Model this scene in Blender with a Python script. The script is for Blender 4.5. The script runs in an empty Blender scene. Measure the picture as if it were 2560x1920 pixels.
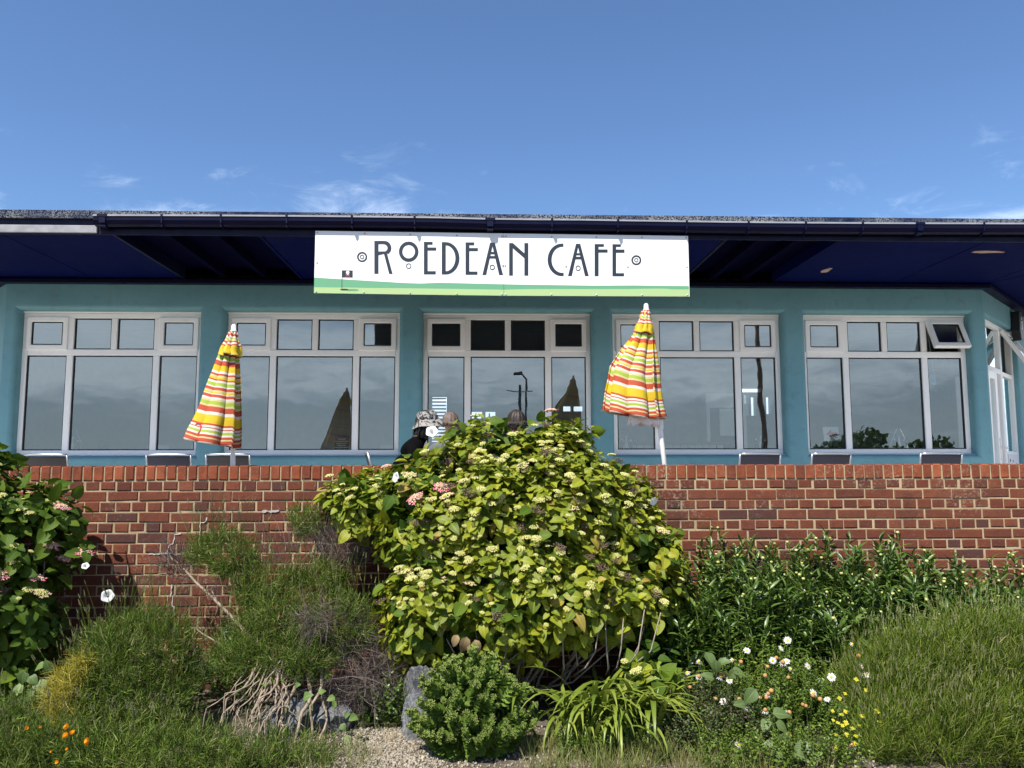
import bpy, bmesh, math, random
import numpy as np
from mathutils import Vector, Matrix

R_ = math.radians
scene = bpy.context.scene
COL = scene.collection
random.seed(7)
rng = np.random.default_rng(7)

# ------------------------------------------------------------------ camera
cam_d = bpy.data.cameras.new('camera')
cam_d.sensor_width = 36.0
cam_d.lens = 27.66
cam_d.clip_start = 0.05
cam_d.clip_end = 6000
cam = bpy.data.objects.new('camera', cam_d)
COL.objects.link(cam)
cam.matrix_world = (Matrix.Translation((0, 0, 1.6)) @ Matrix.Rotation(R_(-2.1), 4, 'Z')
                    @ Matrix.Rotation(R_(90 + 5.81), 4, 'X') @ Matrix.Rotation(R_(-0.13), 4, 'Z'))
scene.camera = cam

# ------------------------------------------------------------------ sun and sky
SUN_EL, SUN_AZ = 55.0, 33.0          # azimuth: degrees to the left of straight behind the camera
sd = Vector((-math.sin(R_(SUN_AZ)) * math.cos(R_(SUN_EL)), -math.cos(R_(SUN_AZ)) * math.cos(R_(SUN_EL)), math.sin(R_(SUN_EL))))
sl = bpy.data.lights.new('sun', 'SUN')
sl.energy = 5.0
sl.angle = R_(0.53)
sl.color = (1.0, 0.95, 0.87)
so = bpy.data.objects.new('sun', sl)
COL.objects.link(so)
so.rotation_euler = (-sd).to_track_quat('-Z', 'Y').to_euler()
so.location = (-6, -8, 12)

world = bpy.data.worlds.new('World')
scene.world = world
world.use_nodes = True
nt = world.node_tree
nt.nodes.clear()
def wn(t, **k):
    n = nt.nodes.new(t)
    for a, b in k.items():
        setattr(n, a, b)
    return n
def wmath(op, a, b=None):
    n = wn('ShaderNodeMath', operation=op)
    for i, v in enumerate((a, b)):
        if v is None: continue
        if isinstance(v, (int, float)): n.inputs[i].default_value = v
        else: nt.links.new(v, n.inputs[i])
    return n.outputs[0]
w_out = wn('ShaderNodeOutputWorld')
w_bg = wn('ShaderNodeBackground')
w_bg.inputs['Strength'].default_value = 0.101
w_sky = wn('ShaderNodeTexSky', sky_type='NISHITA', sun_disc=False)
w_sky.sun_elevation = R_(SUN_EL)
w_sky.sun_rotation = R_(180 + SUN_AZ)
w_sky.altitude = 60
w_sky.air_density = 1.0
w_sky.dust_density = 0.15
w_sky.ozone_density = 8.0
# thin cloud low in the sky all round (direction based), clear blue higher up
w_tc = wn('ShaderNodeTexCoord')
w_sep = wn('ShaderNodeSeparateXYZ')
nt.links.new(w_tc.outputs['Generated'], w_sep.inputs[0])
zc = wmath('ADD', wmath('MAXIMUM', w_sep.outputs[2], 0.0), 0.16)
w_cmb = wn('ShaderNodeCombineXYZ')
nt.links.new(wmath('DIVIDE', w_sep.outputs[0], zc), w_cmb.inputs[0])
nt.links.new(wmath('DIVIDE', w_sep.outputs[1], zc), w_cmb.inputs[1])
w_map = wn('ShaderNodeMapping')
w_map.inputs['Location'].default_value = CLOUD_LOC = (28.95, 22.34, 0.0)
nt.links.new(w_cmb.outputs[0], w_map.inputs[0])
w_n1 = wn('ShaderNodeTexNoise'); w_n1.inputs['Scale'].default_value = 5.0; w_n1.inputs['Detail'].default_value = 9; w_n1.inputs['Roughness'].default_value = 0.62; w_n1.inputs['Distortion'].default_value = 0.5
w_n2 = wn('ShaderNodeTexNoise'); w_n2.inputs['Scale'].default_value = 0.75; w_n2.inputs['Detail'].default_value = 2
nt.links.new(w_map.outputs[0], w_n1.inputs['Vector']); nt.links.new(w_map.outputs[0], w_n2.inputs['Vector'])
cover = wmath('ADD', wmath('MULTIPLY', w_n1.outputs[0], 0.62), wmath('MULTIPLY', w_n2.outputs[0], 0.55))
# coverage falls with height
lowm = wn('ShaderNodeFloatCurve')
cu = lowm.mapping.curves[0]
cu.points[0].location = (0.0, 0.40); cu.points[1].location = (1.0, 0.24)
for px, py in ((0.06, 0.52), (0.13, 0.84), (0.22, 0.76), (0.30, 0.505), (0.35, 0.435), (0.39, 0.37), (0.43, 0.26)): cu.points.new(px, py)
lowm.mapping.update()
zpos = wmath('MAXIMUM', w_sep.outputs[2], 0.0)
nt.links.new(zpos, lowm.inputs['Value'])
cv = wmath('ADD', cover, wmath('SUBTRACT', lowm.outputs[0], 0.5))
w_rmp = wn('ShaderNodeMapRange', interpolation_type='SMOOTHSTEP')
w_rmp.inputs['From Min'].default_value = 0.59; w_rmp.inputs['From Max'].default_value = 1.02
w_rmp.inputs['To Max'].default_value = 0.80
nt.links.new(cv, w_rmp.inputs['Value'])
# sea haze along the horizon
w_hz = wn('ShaderNodeMapRange', interpolation_type='SMOOTHSTEP')
w_hz.inputs['From Min'].default_value = 0.02; w_hz.inputs['From Max'].default_value = 0.27
w_hz.inputs['To Min'].default_value = 0.88; w_hz.inputs['To Max'].default_value = 0.0
nt.links.new(zpos, w_hz.inputs['Value'])
w_mh = wn('ShaderNodeMix', data_type='RGBA')
nt.links.new(w_hz.outputs[0], w_mh.inputs['Factor'])
nt.links.new(w_sky.outputs[0], w_mh.inputs['A'])
w_mh.inputs['B'].default_value = (5.4, 6.2, 7.1, 1)
w_mix = wn('ShaderNodeMix', data_type='RGBA')
nt.links.new(w_rmp.outputs[0], w_mix.inputs['Factor'])
nt.links.new(w_mh.outputs['Result'], w_mix.inputs['A'])
w_mix.inputs['B'].default_value = (11.0, 12.0, 13.2, 1)
nt.links.new(w_mix.outputs['Result'], w_bg.inputs['Color'])
nt.links.new(w_bg.outputs[0], w_out.inputs[0])

scene.view_settings.view_transform = 'Standard'
scene.view_settings.look = 'None'
scene.view_settings.exposure = 0.75
scene.view_settings.gamma = 1.0
scene.view_settings.use_curve_mapping = False
scene.cycles.max_bounces = 8
scene.cycles.transparent_max_bounces = 12
scene.cycles.diffuse_bounces = 3
scene.cycles.glossy_bounces = 4

# ------------------------------------------------------------------ materials
MATS = {}
class NB:
    """small node-graph builder for one material"""
    def __init__(s, name):
        s.m = bpy.data.materials.new(name); s.m.use_nodes = True
        s.t = s.m.node_tree; s.t.nodes.clear()
        s.out = s.n('ShaderNodeOutputMaterial')
        s.b = s.n('ShaderNodeBsdfPrincipled')
        s.t.links.new(s.b.outputs[0], s.out.inputs[0])
        s._tc = None
        MATS[name] = s.m
    def n(s, t, **k):
        n = s.t.nodes.new(t)
        for a, v in k.items(): setattr(n, a, v)
        return n
    def set(s, n, key, v):
        i = n.inputs[key]
        if hasattr(v, 'is_output') or isinstance(v, bpy.types.NodeSocket): s.t.links.new(v, i)
        elif isinstance(v, (tuple, list)) and len(v) == 3 and i.type == 'RGBA': i.default_value = (*v, 1)
        else: i.default_value = v
    def p(s, **k):
        for a, v in k.items(): s.set(s.b, a.replace('_', ' '), v)
        return s
    def tc(s, o='Object'):
        if s._tc is None: s._tc = s.n('ShaderNodeTexCoord')
        return s._tc.outputs[o]
    def pos(s): return s.n('ShaderNodeNewGeometry').outputs['Position']
    def noise(s, scale, detail=3, rough=0.55, vec=None, dist=0.0):
        n = s.n('ShaderNodeTexNoise')
        n.inputs['Scale'].default_value = scale; n.inputs['Detail'].default_value = detail
        n.inputs['Roughness'].default_value = rough; n.inputs['Distortion'].default_value = dist
        s.t.links.new(vec if vec is not None else s.tc(), n.inputs['Vector'])
        return n.outputs[0]
    def voro(s, scale, vec=None, feature='F1'):
        n = s.n('ShaderNodeTexVoronoi', feature=feature); n.inputs['Scale'].default_value = scale
        s.t.links.new(vec if vec is not None else s.tc(), n.inputs['Vector'])
        return n
    def math(s, op, a, b=0.0, c=None, clamp=False):
        n = s.n('ShaderNodeMath', operation=op); n.use_clamp = clamp
        s.set(n, 0, a); s.set(n, 1, b)
        if c is not None: s.set(n, 2, c)
        return n.outputs[0]
    def ramp(s, f, stops, interp='LINEAR'):
        n = s.n('ShaderNodeValToRGB'); n.color_ramp.interpolation = interp
        e = n.color_ramp.elements
        while len(e) < len(stops): e.new(0.5)
        for x, (p, c) in zip(e, stops):
            x.position = p; x.color = (*c, 1) if len(c) == 3 else c
        s.set(n, 0, f)
        return n.outputs[0]
    def rng(s, f, a, b, c=0.0, d=1.0):
        n = s.n('ShaderNodeMapRange'); s.set(n, 'Value', f)
        n.inputs['From Min'].default_value = a; n.inputs['From Max'].default_value = b
        n.inputs['To Min'].default_value = c; n.inputs['To Max'].default_value = d
        return n.outputs[0]
    def mix(s, f, a, b, mode='MIX'):
        n = s.n('ShaderNodeMix', data_type='RGBA', blend_type=mode)
        s.set(n, 'Factor', f); s.set(n, 'A', a if not isinstance(a, tuple) else (*a, 1)); s.set(n, 'B', b if not isinstance(b, tuple) else (*b, 1))
        return n.outputs['Result']
    def rand(s):
        """a random value for each object, or for each loose piece of a joined mesh"""
        o = s.n('ShaderNodeObjectInfo').outputs['Random']
        g = s.n('ShaderNodeNewGeometry').outputs['Random Per Island']
        return s.math('FRACT', s.math('ADD', s.math('MULTIPLY', o, 7.31), s.math('MULTIPLY', g, 3.77)))
    def bump(s, h, strength=0.3, dist=0.01):
        n = s.n('ShaderNodeBump'); n.inputs['Strength'].default_value = strength; n.inputs['Distance'].default_value = dist
        s.set(n, 'Height', h)
        s.t.links.new(n.outputs[0], s.b.inputs['Normal'])
        return s
    def translucent(s, col, fac):
        tr = s.n('ShaderNodeBsdfTranslucent'); s.set(tr, 'Color', col)
        mx = s.n('ShaderNodeMixShader'); mx.inputs[0].default_value = fac
        s.t.links.new(s.b.outputs[0], mx.inputs[1]); s.t.links.new(tr.outputs[0], mx.inputs[2])
        s.t.links.new(mx.outputs[0], s.out.inputs[0])
        return s

def simple(name, col, rough=0.5, metal=0.0, var=0.0, scale=6.0, bump=0.0, bscale=60, spec=0.5):
    b = NB(name)
    c = tuple(col)
    if var:
        n = b.noise(scale, 5, 0.6)
        c = b.mix(b.rng(n, 0.3, 0.7), tuple(v * (1 - var) for v in col), tuple(min(1, v * (1 + var)) for v in col))
    b.p(Base_Color=c, Roughness=rough, Metallic=metal)
    b.set(b.b, 'Specular IOR Level', spec)
    if bump: b.bump(b.noise(bscale, 4, 0.6), bump, 0.004)
    return b.m

def mat_render():
    b = NB('painted_render')
    n = b.noise(0.9, 5, 0.6); n2 = b.noise(7, 5, 0.65)
    c = b.mix(b.rng(n, 0.3, 0.7), (0.125, 0.296, 0.345), (0.158, 0.346, 0.394))
    c = b.mix(b.math('MULTIPLY', b.rng(n2, 0.52, 0.72), 0.45), c, (0.085, 0.205, 0.235))
    # rain streaks and hairline cracks
    mp = b.n('ShaderNodeMapping'); mp.inputs['Scale'].default_value = (9.0, 9.0, 0.7); b.t.links.new(b.tc(), mp.inputs[0])
    sk = b.rng(b.noise(1.0, 5, 0.7, vec=mp.outputs[0]), 0.56, 0.74)
    c = b.mix(b.math('MULTIPLY', sk, 0.38), c, (0.17, 0.24, 0.24))
    b.p(Base_Color=c, Roughness=0.62)
    b.bump(b.math('ADD', b.noise(2.2, 5, 0.6), b.math('MULTIPLY', b.noise(45, 4, 0.6), 0.25)), 0.45, 0.03)
    return b.m
mat_render()
def mat_navy():
    b = NB('navy_paint')
    n = b.noise(1.3, 5, 0.6); n2 = b.noise(18, 4, 0.6)
    c = b.mix(b.rng(n, 0.3, 0.7), (0.0006, 0.001, 0.019), (0.0012, 0.002, 0.027))
    c = b.mix(b.math('MULTIPLY', b.rng(n2, 0.62, 0.74), 0.25), c, (0.008, 0.009, 0.04))
    b.p(Base_Color=c, Roughness=b.rng(n2, 0.3, 0.7, 0.38, 0.55))
    b.set(b.b, 'Specular IOR Level', 0.2)
    b.bump(b.noise(25, 3, 0.5), 0.12, 0.004)
mat_navy()
def mat_soffit():
    b = NB('soffit_paint')
    n = b.noise(0.8, 4, 0.6); n2 = b.noise(5, 5, 0.6)
    c = b.mix(b.rng(n, 0.3, 0.7), (0.0003, 0.0018, 0.046), (0.0012, 0.0044, 0.066))
    c = b.mix(b.math('MULTIPLY', b.rng(n2, 0.55, 0.7), 0.4), c, (0.004, 0.005, 0.032))
    b.p(Base_Color=c, Roughness=0.65)
    b.set(b.b, 'Specular IOR Level', 0.05)
    b.bump(b.noise(3, 4, 0.55), 0.25, 0.03)
mat_soffit()
simple('navy_dark', (0.001, 0.001, 0.016), 0.8, var=0.3, spec=0.03)
def mat_pvc():
    b = NB('white_pvc')
    n = b.noise(3.5, 5, 0.6); n2 = b.noise(22, 4, 0.7)
    c = b.mix(b.rng(n, 0.3, 0.7), (0.89, 0.87, 0.84), (0.94, 0.93, 0.91))
    c = b.mix(b.math('MULTIPLY', b.rng(n2, 0.6, 0.8), 0.35), c, (0.50, 0.47, 0.43))
    b.p(Base_Color=c, Roughness=0.34)
mat_pvc()
simple('gasket', (0.01, 0.01, 0.012), 0.6)
def mat_glass():
    b = NB('window_glass')
    b.t.nodes.remove(b.b)
    tr = b.n('ShaderNodeBsdfTransparent'); tr.inputs[0].default_value = (0.90, 0.94, 0.94, 1)
    gl = b.n('ShaderNodeBsdfGlossy'); gl.inputs['Roughness'].default_value = 0.0
    gl.inputs[0].default_value = (0.88, 0.98, 1.0, 1)
    # slight waviness of the sealed unit
    bp = b.n('ShaderNodeBump'); bp.inputs['Strength'].default_value = 0.06; bp.inputs['Distance'].default_value = 0.02
    b.t.links.new(b.noise(1.7, 2, 0.5, vec=b.pos()), bp.inputs['Height'])
    b.t.links.new(bp.outputs[0], gl.inputs['Normal'])
    fr = b.n('ShaderNodeFresnel'); fr.inputs['IOR'].default_value = 1.52
    f = b.math('ADD', b.math('MULTIPLY', fr.outputs[0], 2.3), 0.086, clamp=True)
    mx = b.n('ShaderNodeMixShader'); b.set(mx, 0, f)
    b.t.links.new(tr.outputs[0], mx.inputs[1]); b.t.links.new(gl.outputs[0], mx.inputs[2])
    b.t.links.new(mx.outputs[0], b.out.inputs[0])
mat_glass()
def mat_felt():
    b = NB('mineral_felt')
    v = b.voro(150); w = b.voro(90)
    sp = b.math('GREATER_THAN', b.math('FRACT', b.math('MULTIPLY', v.outputs['Color'], 5.0)), 0.52)
    pt = b.rng(b.noise(1.3, 3, 0.6), 0.42, 0.55)
    c = b.mix(b.math('MULTIPLY', sp, b.rng(b.noise(2.1, 4), 0.35, 0.6)), (0.012, 0.018, 0.05), (0.24, 0.25, 0.25))
    b.p(Base_Color=c, Roughness=0.95)
    b.set(b.b, 'Specular IOR Level', 0.1)
    b.bump(v.outputs['Distance'], 0.7, 0.006)
mat_felt()
simple('gutter_lip', (0.27, 0.28, 0.31), 0.4, var=0.15)
simple('bare_timber', (0.27, 0.27, 0.29), 0.8, var=0.25, scale=9, bump=0.3, bscale=20)
simple('peeled', (0.42, 0.30, 0.24), 0.9, var=0.2)
simple('interior_wall', (0.50, 0.53, 0.54), 0.8, var=0.08)
simple('interior_floor', (0.22, 0.19, 0.16), 0.6, var=0.2)
simple('cream', (0.62, 0.63, 0.58), 0.5, var=0.06)
simple('dark_grey', (0.045, 0.05, 0.055), 0.5)
simple('black_plastic', (0.008, 0.008, 0.009), 0.45)
simple('white_enamel', (0.78, 0.78, 0.76), 0.35, var=0.05)
simple('silver_metal', (0.42, 0.43, 0.45), 0.36, 0.85, var=0.08)
simple('chrome', (0.7, 0.7, 0.72), 0.15, 1.0)
simple('sky_blue_pot', (0.10, 0.38, 0.52), 0.5)
simple('red_print', (0.55, 0.03, 0.06), 0.5)
simple('brown_glass', (0.10, 0.045, 0.02), 0.15)
simple('green_glass', (0.03, 0.10, 0.05), 0.15)
simple('wood_brown', (0.18, 0.09, 0.045), 0.5, var=0.25)
simple('spotted_print', (0.75, 0.75, 0.8), 0.5)
def mat_meshfab(name, col):
    b = NB(name)
    w = b.n('ShaderNodeTexWave', bands_direction='DIAGONAL'); w.inputs['Scale'].default_value = 55
    b.t.links.new(b.tc(), w.inputs['Vector'])
    c = b.mix(w.outputs['Fac'], tuple(v * 0.5 for v in col), tuple(v * 1.7 for v in col))
    b.p(Base_Color=c, Roughness=0.7)
mat_meshfab('sling_mesh', (0.016, 0.014, 0.016))
mat_meshfab('sling_mesh_navy', (0.010, 0.010, 0.022))
def mat_brick(name, cols):
    b = NB(name)
    r = b.rand()
    c = b.ramp(r, cols)
    pos = b.pos()
    n = b.noise(16, 6, 0.65, vec=pos); n3 = b.noise(1.1, 4, 0.6, vec=pos)
    c = b.mix(b.math('MULTIPLY', b.rng(n, 0.35, 0.7), 0.55), c, (0.085, 0.026, 0.015))
    c = b.mix(b.math('MULTIPLY', b.rng(n3, 0.48, 0.72), 0.45), c, (0.065, 0.022, 0.018))
    sp = b.rng(b.noise(95, 3, 0.7, vec=pos), 0.66, 0.74)
    c = b.mix(b.math('MULTIPLY', sp, 0.7), c, (0.42, 0.36, 0.28))
    n4 = b.noise(2.6, 5, 0.7, vec=pos, dist=0.6)
    c = b.mix(b.math('MULTIPLY', b.rng(n4, 0.52, 0.68), 0.55), c, (0.040, 0.022, 0.019))
    li = b.math('MULTIPLY', b.rng(b.noise(48, 4, 0.7, vec=pos), 0.52, 0.62), b.rng(b.noise(1.7, 3, 0.6, vec=pos), 0.53, 0.66))
    c = b.mix(b.math('MULTIPLY', li, 0.6), c, (0.30, 0.26, 0.19))
    b.p(Base_Color=c, Roughness=0.9)
    b.set(b.b, 'Specular IOR Level', 0.2)
    b.bump(b.math('ADD', b.noise(60, 5, 0.65, vec=pos), n), 0.5, 0.006)
mat_brick('brick_red', [(0.0, (0.118, 0.034, 0.020)), (0.3, (0.172, 0.053, 0.028)), (0.55, (0.088, 0.030, 0.021)), (0.84, (0.185, 0.062, 0.033)), (0.92, (0.080, 0.034, 0.026)), (1.0, (0.068, 0.034, 0.031))])
mat_brick('brick_coping', [(0.0, (0.180, 0.046, 0.022)), (0.4, (0.290, 0.078, 0.033)), (0.7, (0.165, 0.044, 0.022)), (1.0, (0.310, 0.090, 0.040))])
def mat_mortar():
    b = NB('mortar')
    pos = b.pos()
    n = b.noise(7, 5, 0.65, vec=pos); n2 = b.noise(120, 3, 0.7, vec=pos)
    c = b.mix(b.rng(n, 0.3, 0.7), (0.29, 0.21, 0.115), (0.45, 0.35, 0.21))
    c = b.mix(b.math('MULTIPLY', b.rng(n2, 0.55, 0.7), 0.5), c, (0.20, 0.16, 0.11))
    c = b.mix(b.math('MULTIPLY', b.rng(b.noise(2.6, 5, 0.7, vec=pos, dist=0.6), 0.5, 0.66), 0.65), c, (0.11, 0.085, 0.06))
    b.p(Base_Color=c, Roughness=0.95)
    b.bump(n2, 0.6, 0.005)
mat_mortar()
simple('efflorescence', (0.40, 0.38, 0.34), 0.9, var=0.1)
def mat_ground():
    b = NB('soil')
    pos = b.pos()
    n = b.noise(3, 6, 0.65, vec=pos); n2 = b.noise(40, 4, 0.7, vec=pos)
    c = b.mix(b.rng(n, 0.35, 0.65), (0.055, 0.042, 0.028), (0.12, 0.10, 0.066))
    c = b.mix(b.rng(n2, 0.5, 0.7), c, (0.19, 0.165, 0.12))
    b.p(Base_Color=c, Roughness=0.95)
    b.bump(n2, 0.8, 0.02)
mat_ground()
simple('paving', (0.66, 0.62, 0.55), 0.85, var=0.15, bump=0.3)

def leafmat(name, stops, rough=0.5, trans=0.3, tcol=None, vein=0.0, spec=0.5, veins=9.0, bumpy=0.25):
    b = NB(name)
    c = b.ramp(b.rand(), stops)
    pn = b.noise(2.3, 3, 0.6, vec=b.pos())
    c = b.mix(b.math('MULTIPLY', b.rng(pn, 0.35, 0.65), 0.35), c, tuple(v * 0.62 for v in stops[0][1]))
    if vein:
        uv = b.n('ShaderNodeUVMap').outputs[0]
        sx = b.n('ShaderNodeSeparateXYZ'); b.t.links.new(uv, sx.inputs[0])
        au = b.math('ABSOLUTE', b.math('SUBTRACT', sx.outputs[0], 0.5))
        ph = b.math('SUBTRACT', b.math('MULTIPLY', sx.outputs[1], veins), b.math('MULTIPLY', au, veins * 0.75))
        st = b.math('ABSOLUTE', b.math('SUBTRACT', b.math('FRACT', ph), 0.5))
        line = b.rng(st, 0.0, 0.13, 1.0, 0.0)
        mid = b.rng(au, 0.0, 0.045, 1.0, 0.0)
        vv = b.math('MAXIMUM', b.math('MULTIPLY', line, 0.55), mid)
        lite = tuple(min(1, v * 1.55 + 0.03) for v in stops[len(stops) // 2][1])
        c = b.mix(b.math('MULTIPLY', vv, vein), c, lite)
        b.bump(b.math('SUBTRACT', 1.0, st), bumpy, 0.004)
    b.p(Base_Color=c, Roughness=rough)
    b.set(b.b, 'Specular IOR Level', spec)
    if trans:
        tc = b.mix(0.6, c, tcol, 'MIX') if tcol else c
        b.translucent(tc, trans)
    return b.m
leafmat('hydrangea_leaf', [(0.0, (0.085, 0.125, 0.008)), (0.35, (0.150, 0.190, 0.011)), (0.7, (0.215, 0.245, 0.014)), (0.93, (0.300, 0.310, 0.022)), (0.97, (0.36, 0.30, 0.03)), (1.0, (0.26, 0.16, 0.05))], 0.48, 0.26, (0.36, 0.40, 0.012), vein=0.6, spec=0.28)
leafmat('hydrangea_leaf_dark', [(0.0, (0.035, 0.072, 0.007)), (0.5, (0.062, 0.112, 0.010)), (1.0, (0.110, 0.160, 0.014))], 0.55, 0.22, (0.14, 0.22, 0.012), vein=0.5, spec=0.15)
leafmat('dry_leaf', [(0.0, (0.30, 0.20, 0.09)), (1.0, (0.42, 0.31, 0.15))], 0.7, 0.25, vein=0.4)
leafmat('cream_flower', [(0.0, (0.46, 0.47, 0.13)), (0.5, (0.58, 0.55, 0.19)), (1.0, (0.64, 0.57, 0.26))], 0.7, 0.15)
leafmat('pink_flower', [(0.0, (0.62, 0.10, 0.20)), (0.5, (0.70, 0.20, 0.28)), (1.0, (0.74, 0.42, 0.36))], 0.7, 0.2)
leafmat('blush_flower', [(0.0, (0.64, 0.52, 0.32)), (0.6, (0.70, 0.44, 0.32)), (1.0, (0.70, 0.30, 0.28))], 0.7, 0.2)
leafmat('dead_flower', [(0.0, (0.10, 0.065, 0.040)), (1.0, (0.22, 0.15, 0.10))], 0.9, 0.0)
leafmat('lavender_leaf', [(0.0, (0.040, 0.078, 0.010)), (0.4, (0.085, 0.140, 0.018)), (0.8, (0.155, 0.215, 0.034)), (0.92, (0.25, 0.285, 0.075)), (1.0, (0.33, 0.27, 0.14))], 0.6, 0.28, spec=0.15)
leafmat('lavender_soft', [(0.0, (0.055, 0.098, 0.011)), (0.5, (0.120, 0.180, 0.020)), (0.9, (0.22, 0.270, 0.045)), (1.0, (0.36, 0.31, 0.15))], 0.65, 0.3, spec=0.12)
leafmat('lavender_bud', [(0.0, (0.13, 0.15, 0.055)), (1.0, (0.25, 0.24, 0.12))], 0.8, 0.0)
leafmat('dead_twig', [(0.0, (0.07, 0.052, 0.045)), (0.6, (0.15, 0.115, 0.10)), (1.0, (0.27, 0.22, 0.20))], 0.9, 0.0)
leafmat('daisy_leaf', [(0.0, (0.036, 0.078, 0.010)), (0.5, (0.070, 0.128, 0.017)), (1.0, (0.135, 0.200, 0.034))], 0.38, 0.18, spec=0.55, vein=0.25, veins=1.0, bumpy=0.0)
leafmat('herb_leaf', [(0.0, (0.070, 0.125, 0.013)), (0.6, (0.13, 0.205, 0.022)), (1.0, (0.22, 0.27, 0.045))], 0.5, 0.25)
leafmat('herb_dark', [(0.0, (0.040, 0.065, 0.014)), (0.6, (0.085, 0.125, 0.024)), (1.0, (0.12, 0.07, 0.055))], 0.6, 0.2)
leafmat('sedum_leaf', [(0.0, (0.080, 0.140, 0.020)), (0.5, (0.128, 0.205, 0.032)), (1.0, (0.195, 0.275, 0.052))], 0.55, 0.2, spec=0.15)
leafmat('sedum_bud', [(0.0, (0.20, 0.26, 0.05)), (1.0, (0.29, 0.33, 0.08))], 0.6, 0.1)
leafmat('strap_leaf', [(0.0, (0.120, 0.180, 0.020)), (0.5, (0.200, 0.265, 0.032)), (1.0, (0.30, 0.34, 0.055))], 0.42, 0.3, vein=0.3, veins=0.5, bumpy=0.0)
leafmat('bramble_leaf', [(0.0, (0.070, 0.115, 0.030)), (1.0, (0.115, 0.165, 0.045))], 0.5, 0.2, vein=0.75)
leafmat('bindweed_leaf', [(0.0, (0.085, 0.15, 0.03)), (1.0, (0.15, 0.22, 0.05))], 0.5, 0.3, vein=0.4)
leafmat('yellow_strand', [(0.0, (0.36, 0.31, 0.030)), (0.6, (0.54, 0.47, 0.05)), (1.0, (0.66, 0.60, 0.18))], 0.7, 0.35)
leafmat('grass_blade', [(0.0, (0.09, 0.15, 0.018)), (0.5, (0.17, 0.19, 0.045)), (1.0, (0.36, 0.29, 0.13))], 0.6, 0.25)
leafmat('straw', [(0.0, (0.30, 0.22, 0.11)), (1.0, (0.48, 0.38, 0.22))], 0.8, 0.1)
leafmat('white_petal', [(0.0, (0.72, 0.72, 0.70)), (1.0, (0.82, 0.82, 0.80))], 0.5, 0.3)
leafmat('yellow_eye', [(0.0, (0.72, 0.42, 0.01)), (1.0, (0.80, 0.52, 0.02))], 0.7, 0.0)
leafmat('spent_eye', [(0.0, (0.34, 0.17, 0.05)), (1.0, (0.48, 0.26, 0.09))], 0.8, 0.0)
leafmat('mustard_petal', [(0.0, (0.68, 0.58, 0.02)), (1.0, (0.78, 0.70, 0.06))], 0.6, 0.3)
leafmat('poppy_petal', [(0.0, (0.80, 0.30, 0.005)), (1.0, (0.85, 0.42, 0.01))], 0.5, 0.3)
simple('green_stem', (0.09, 0.14, 0.035), 0.6, var=0.2, scale=20)
simple('grey_bark', (0.24, 0.20, 0.16), 0.9, var=0.4, scale=30, bump=0.6, bscale=70)
simple('pale_bark', (0.25, 0.195, 0.14), 0.9, var=0.45, scale=26, bump=0.7, bscale=60)
def mat_rock():
    b = NB('grey_rock')
    n = b.noise(4, 8, 0.7, dist=1.2); n2 = b.noise(22, 6, 0.7, dist=0.8)
    c = b.mix(b.rng(n, 0.35, 0.68), (0.045, 0.048, 0.054), (0.22, 0.225, 0.23))
    c = b.mix(b.rng(n2, 0.55, 0.75), c, (0.34, 0.33, 0.30))
    b.p(Base_Color=c, Roughness=0.85)
    b.bump(b.math('ADD', n, n2), 0.8, 0.03)
mat_rock()
leafmat('pebble', [(0.0, (0.15, 0.125, 0.09)), (0.4, (0.29, 0.25, 0.185)), (0.8, (0.42, 0.37, 0.29)), (1.0, (0.20, 0.165, 0.13))], 0.9, 0.0)

# ------------------------------------------------------------------ mesh helpers
def tag(o, label=None, cat=None, group=None, kind=None):
    if label: o['label'] = label
    if cat: o['category'] = cat
    if group: o['group'] = group
    if kind: o['kind'] = kind
    return o
def empty(name, loc=(0, 0, 0), rz=0.0):
    o = bpy.data.objects.new(name, None)
    o.empty_display_size = 0.1
    COL.objects.link(o); o.location = loc; o.rotation_euler = (0, 0, rz)
    return o
def link(name, me, parent=None, mtx=None):
    o = bpy.data.objects.new(name, me)
    COL.objects.link(o)
    if parent is not None: o.parent = parent
    if mtx is not None: o.matrix_local = mtx
    return o
def mesh_np(name, V, F, mat, uv=None, smooth=False):
    """V (n,3); F (m,3|4) int; uv per loop"""
    V = np.asarray(V, dtype=np.float32); F = np.asarray(F, dtype=np.int32)
    me = bpy.data.meshes.new(name)
    k = F.shape[1]
    me.vertices.add(len(V)); me.vertices.foreach_set('co', V.ravel())
    me.loops.add(F.size); me.loops.foreach_set('vertex_index', F.ravel())
    me.polygons.add(len(F))
    me.polygons.foreach_set('loop_start', np.arange(0, F.size, k, dtype=np.int32))
    me.polygons.foreach_set('loop_total', np.full(len(F), k, dtype=np.int32))
    if smooth: me.polygons.foreach_set('use_smooth', np.ones(len(F), dtype=bool))
    if uv is not None:
        l = me.uv_layers.new(name='UVMap'); l.data.foreach_set('uv', np.asarray(uv, dtype=np.float32).ravel())
    me.update(calc_edges=True)
    me.materials.append(MATS[mat])
    return me
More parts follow.
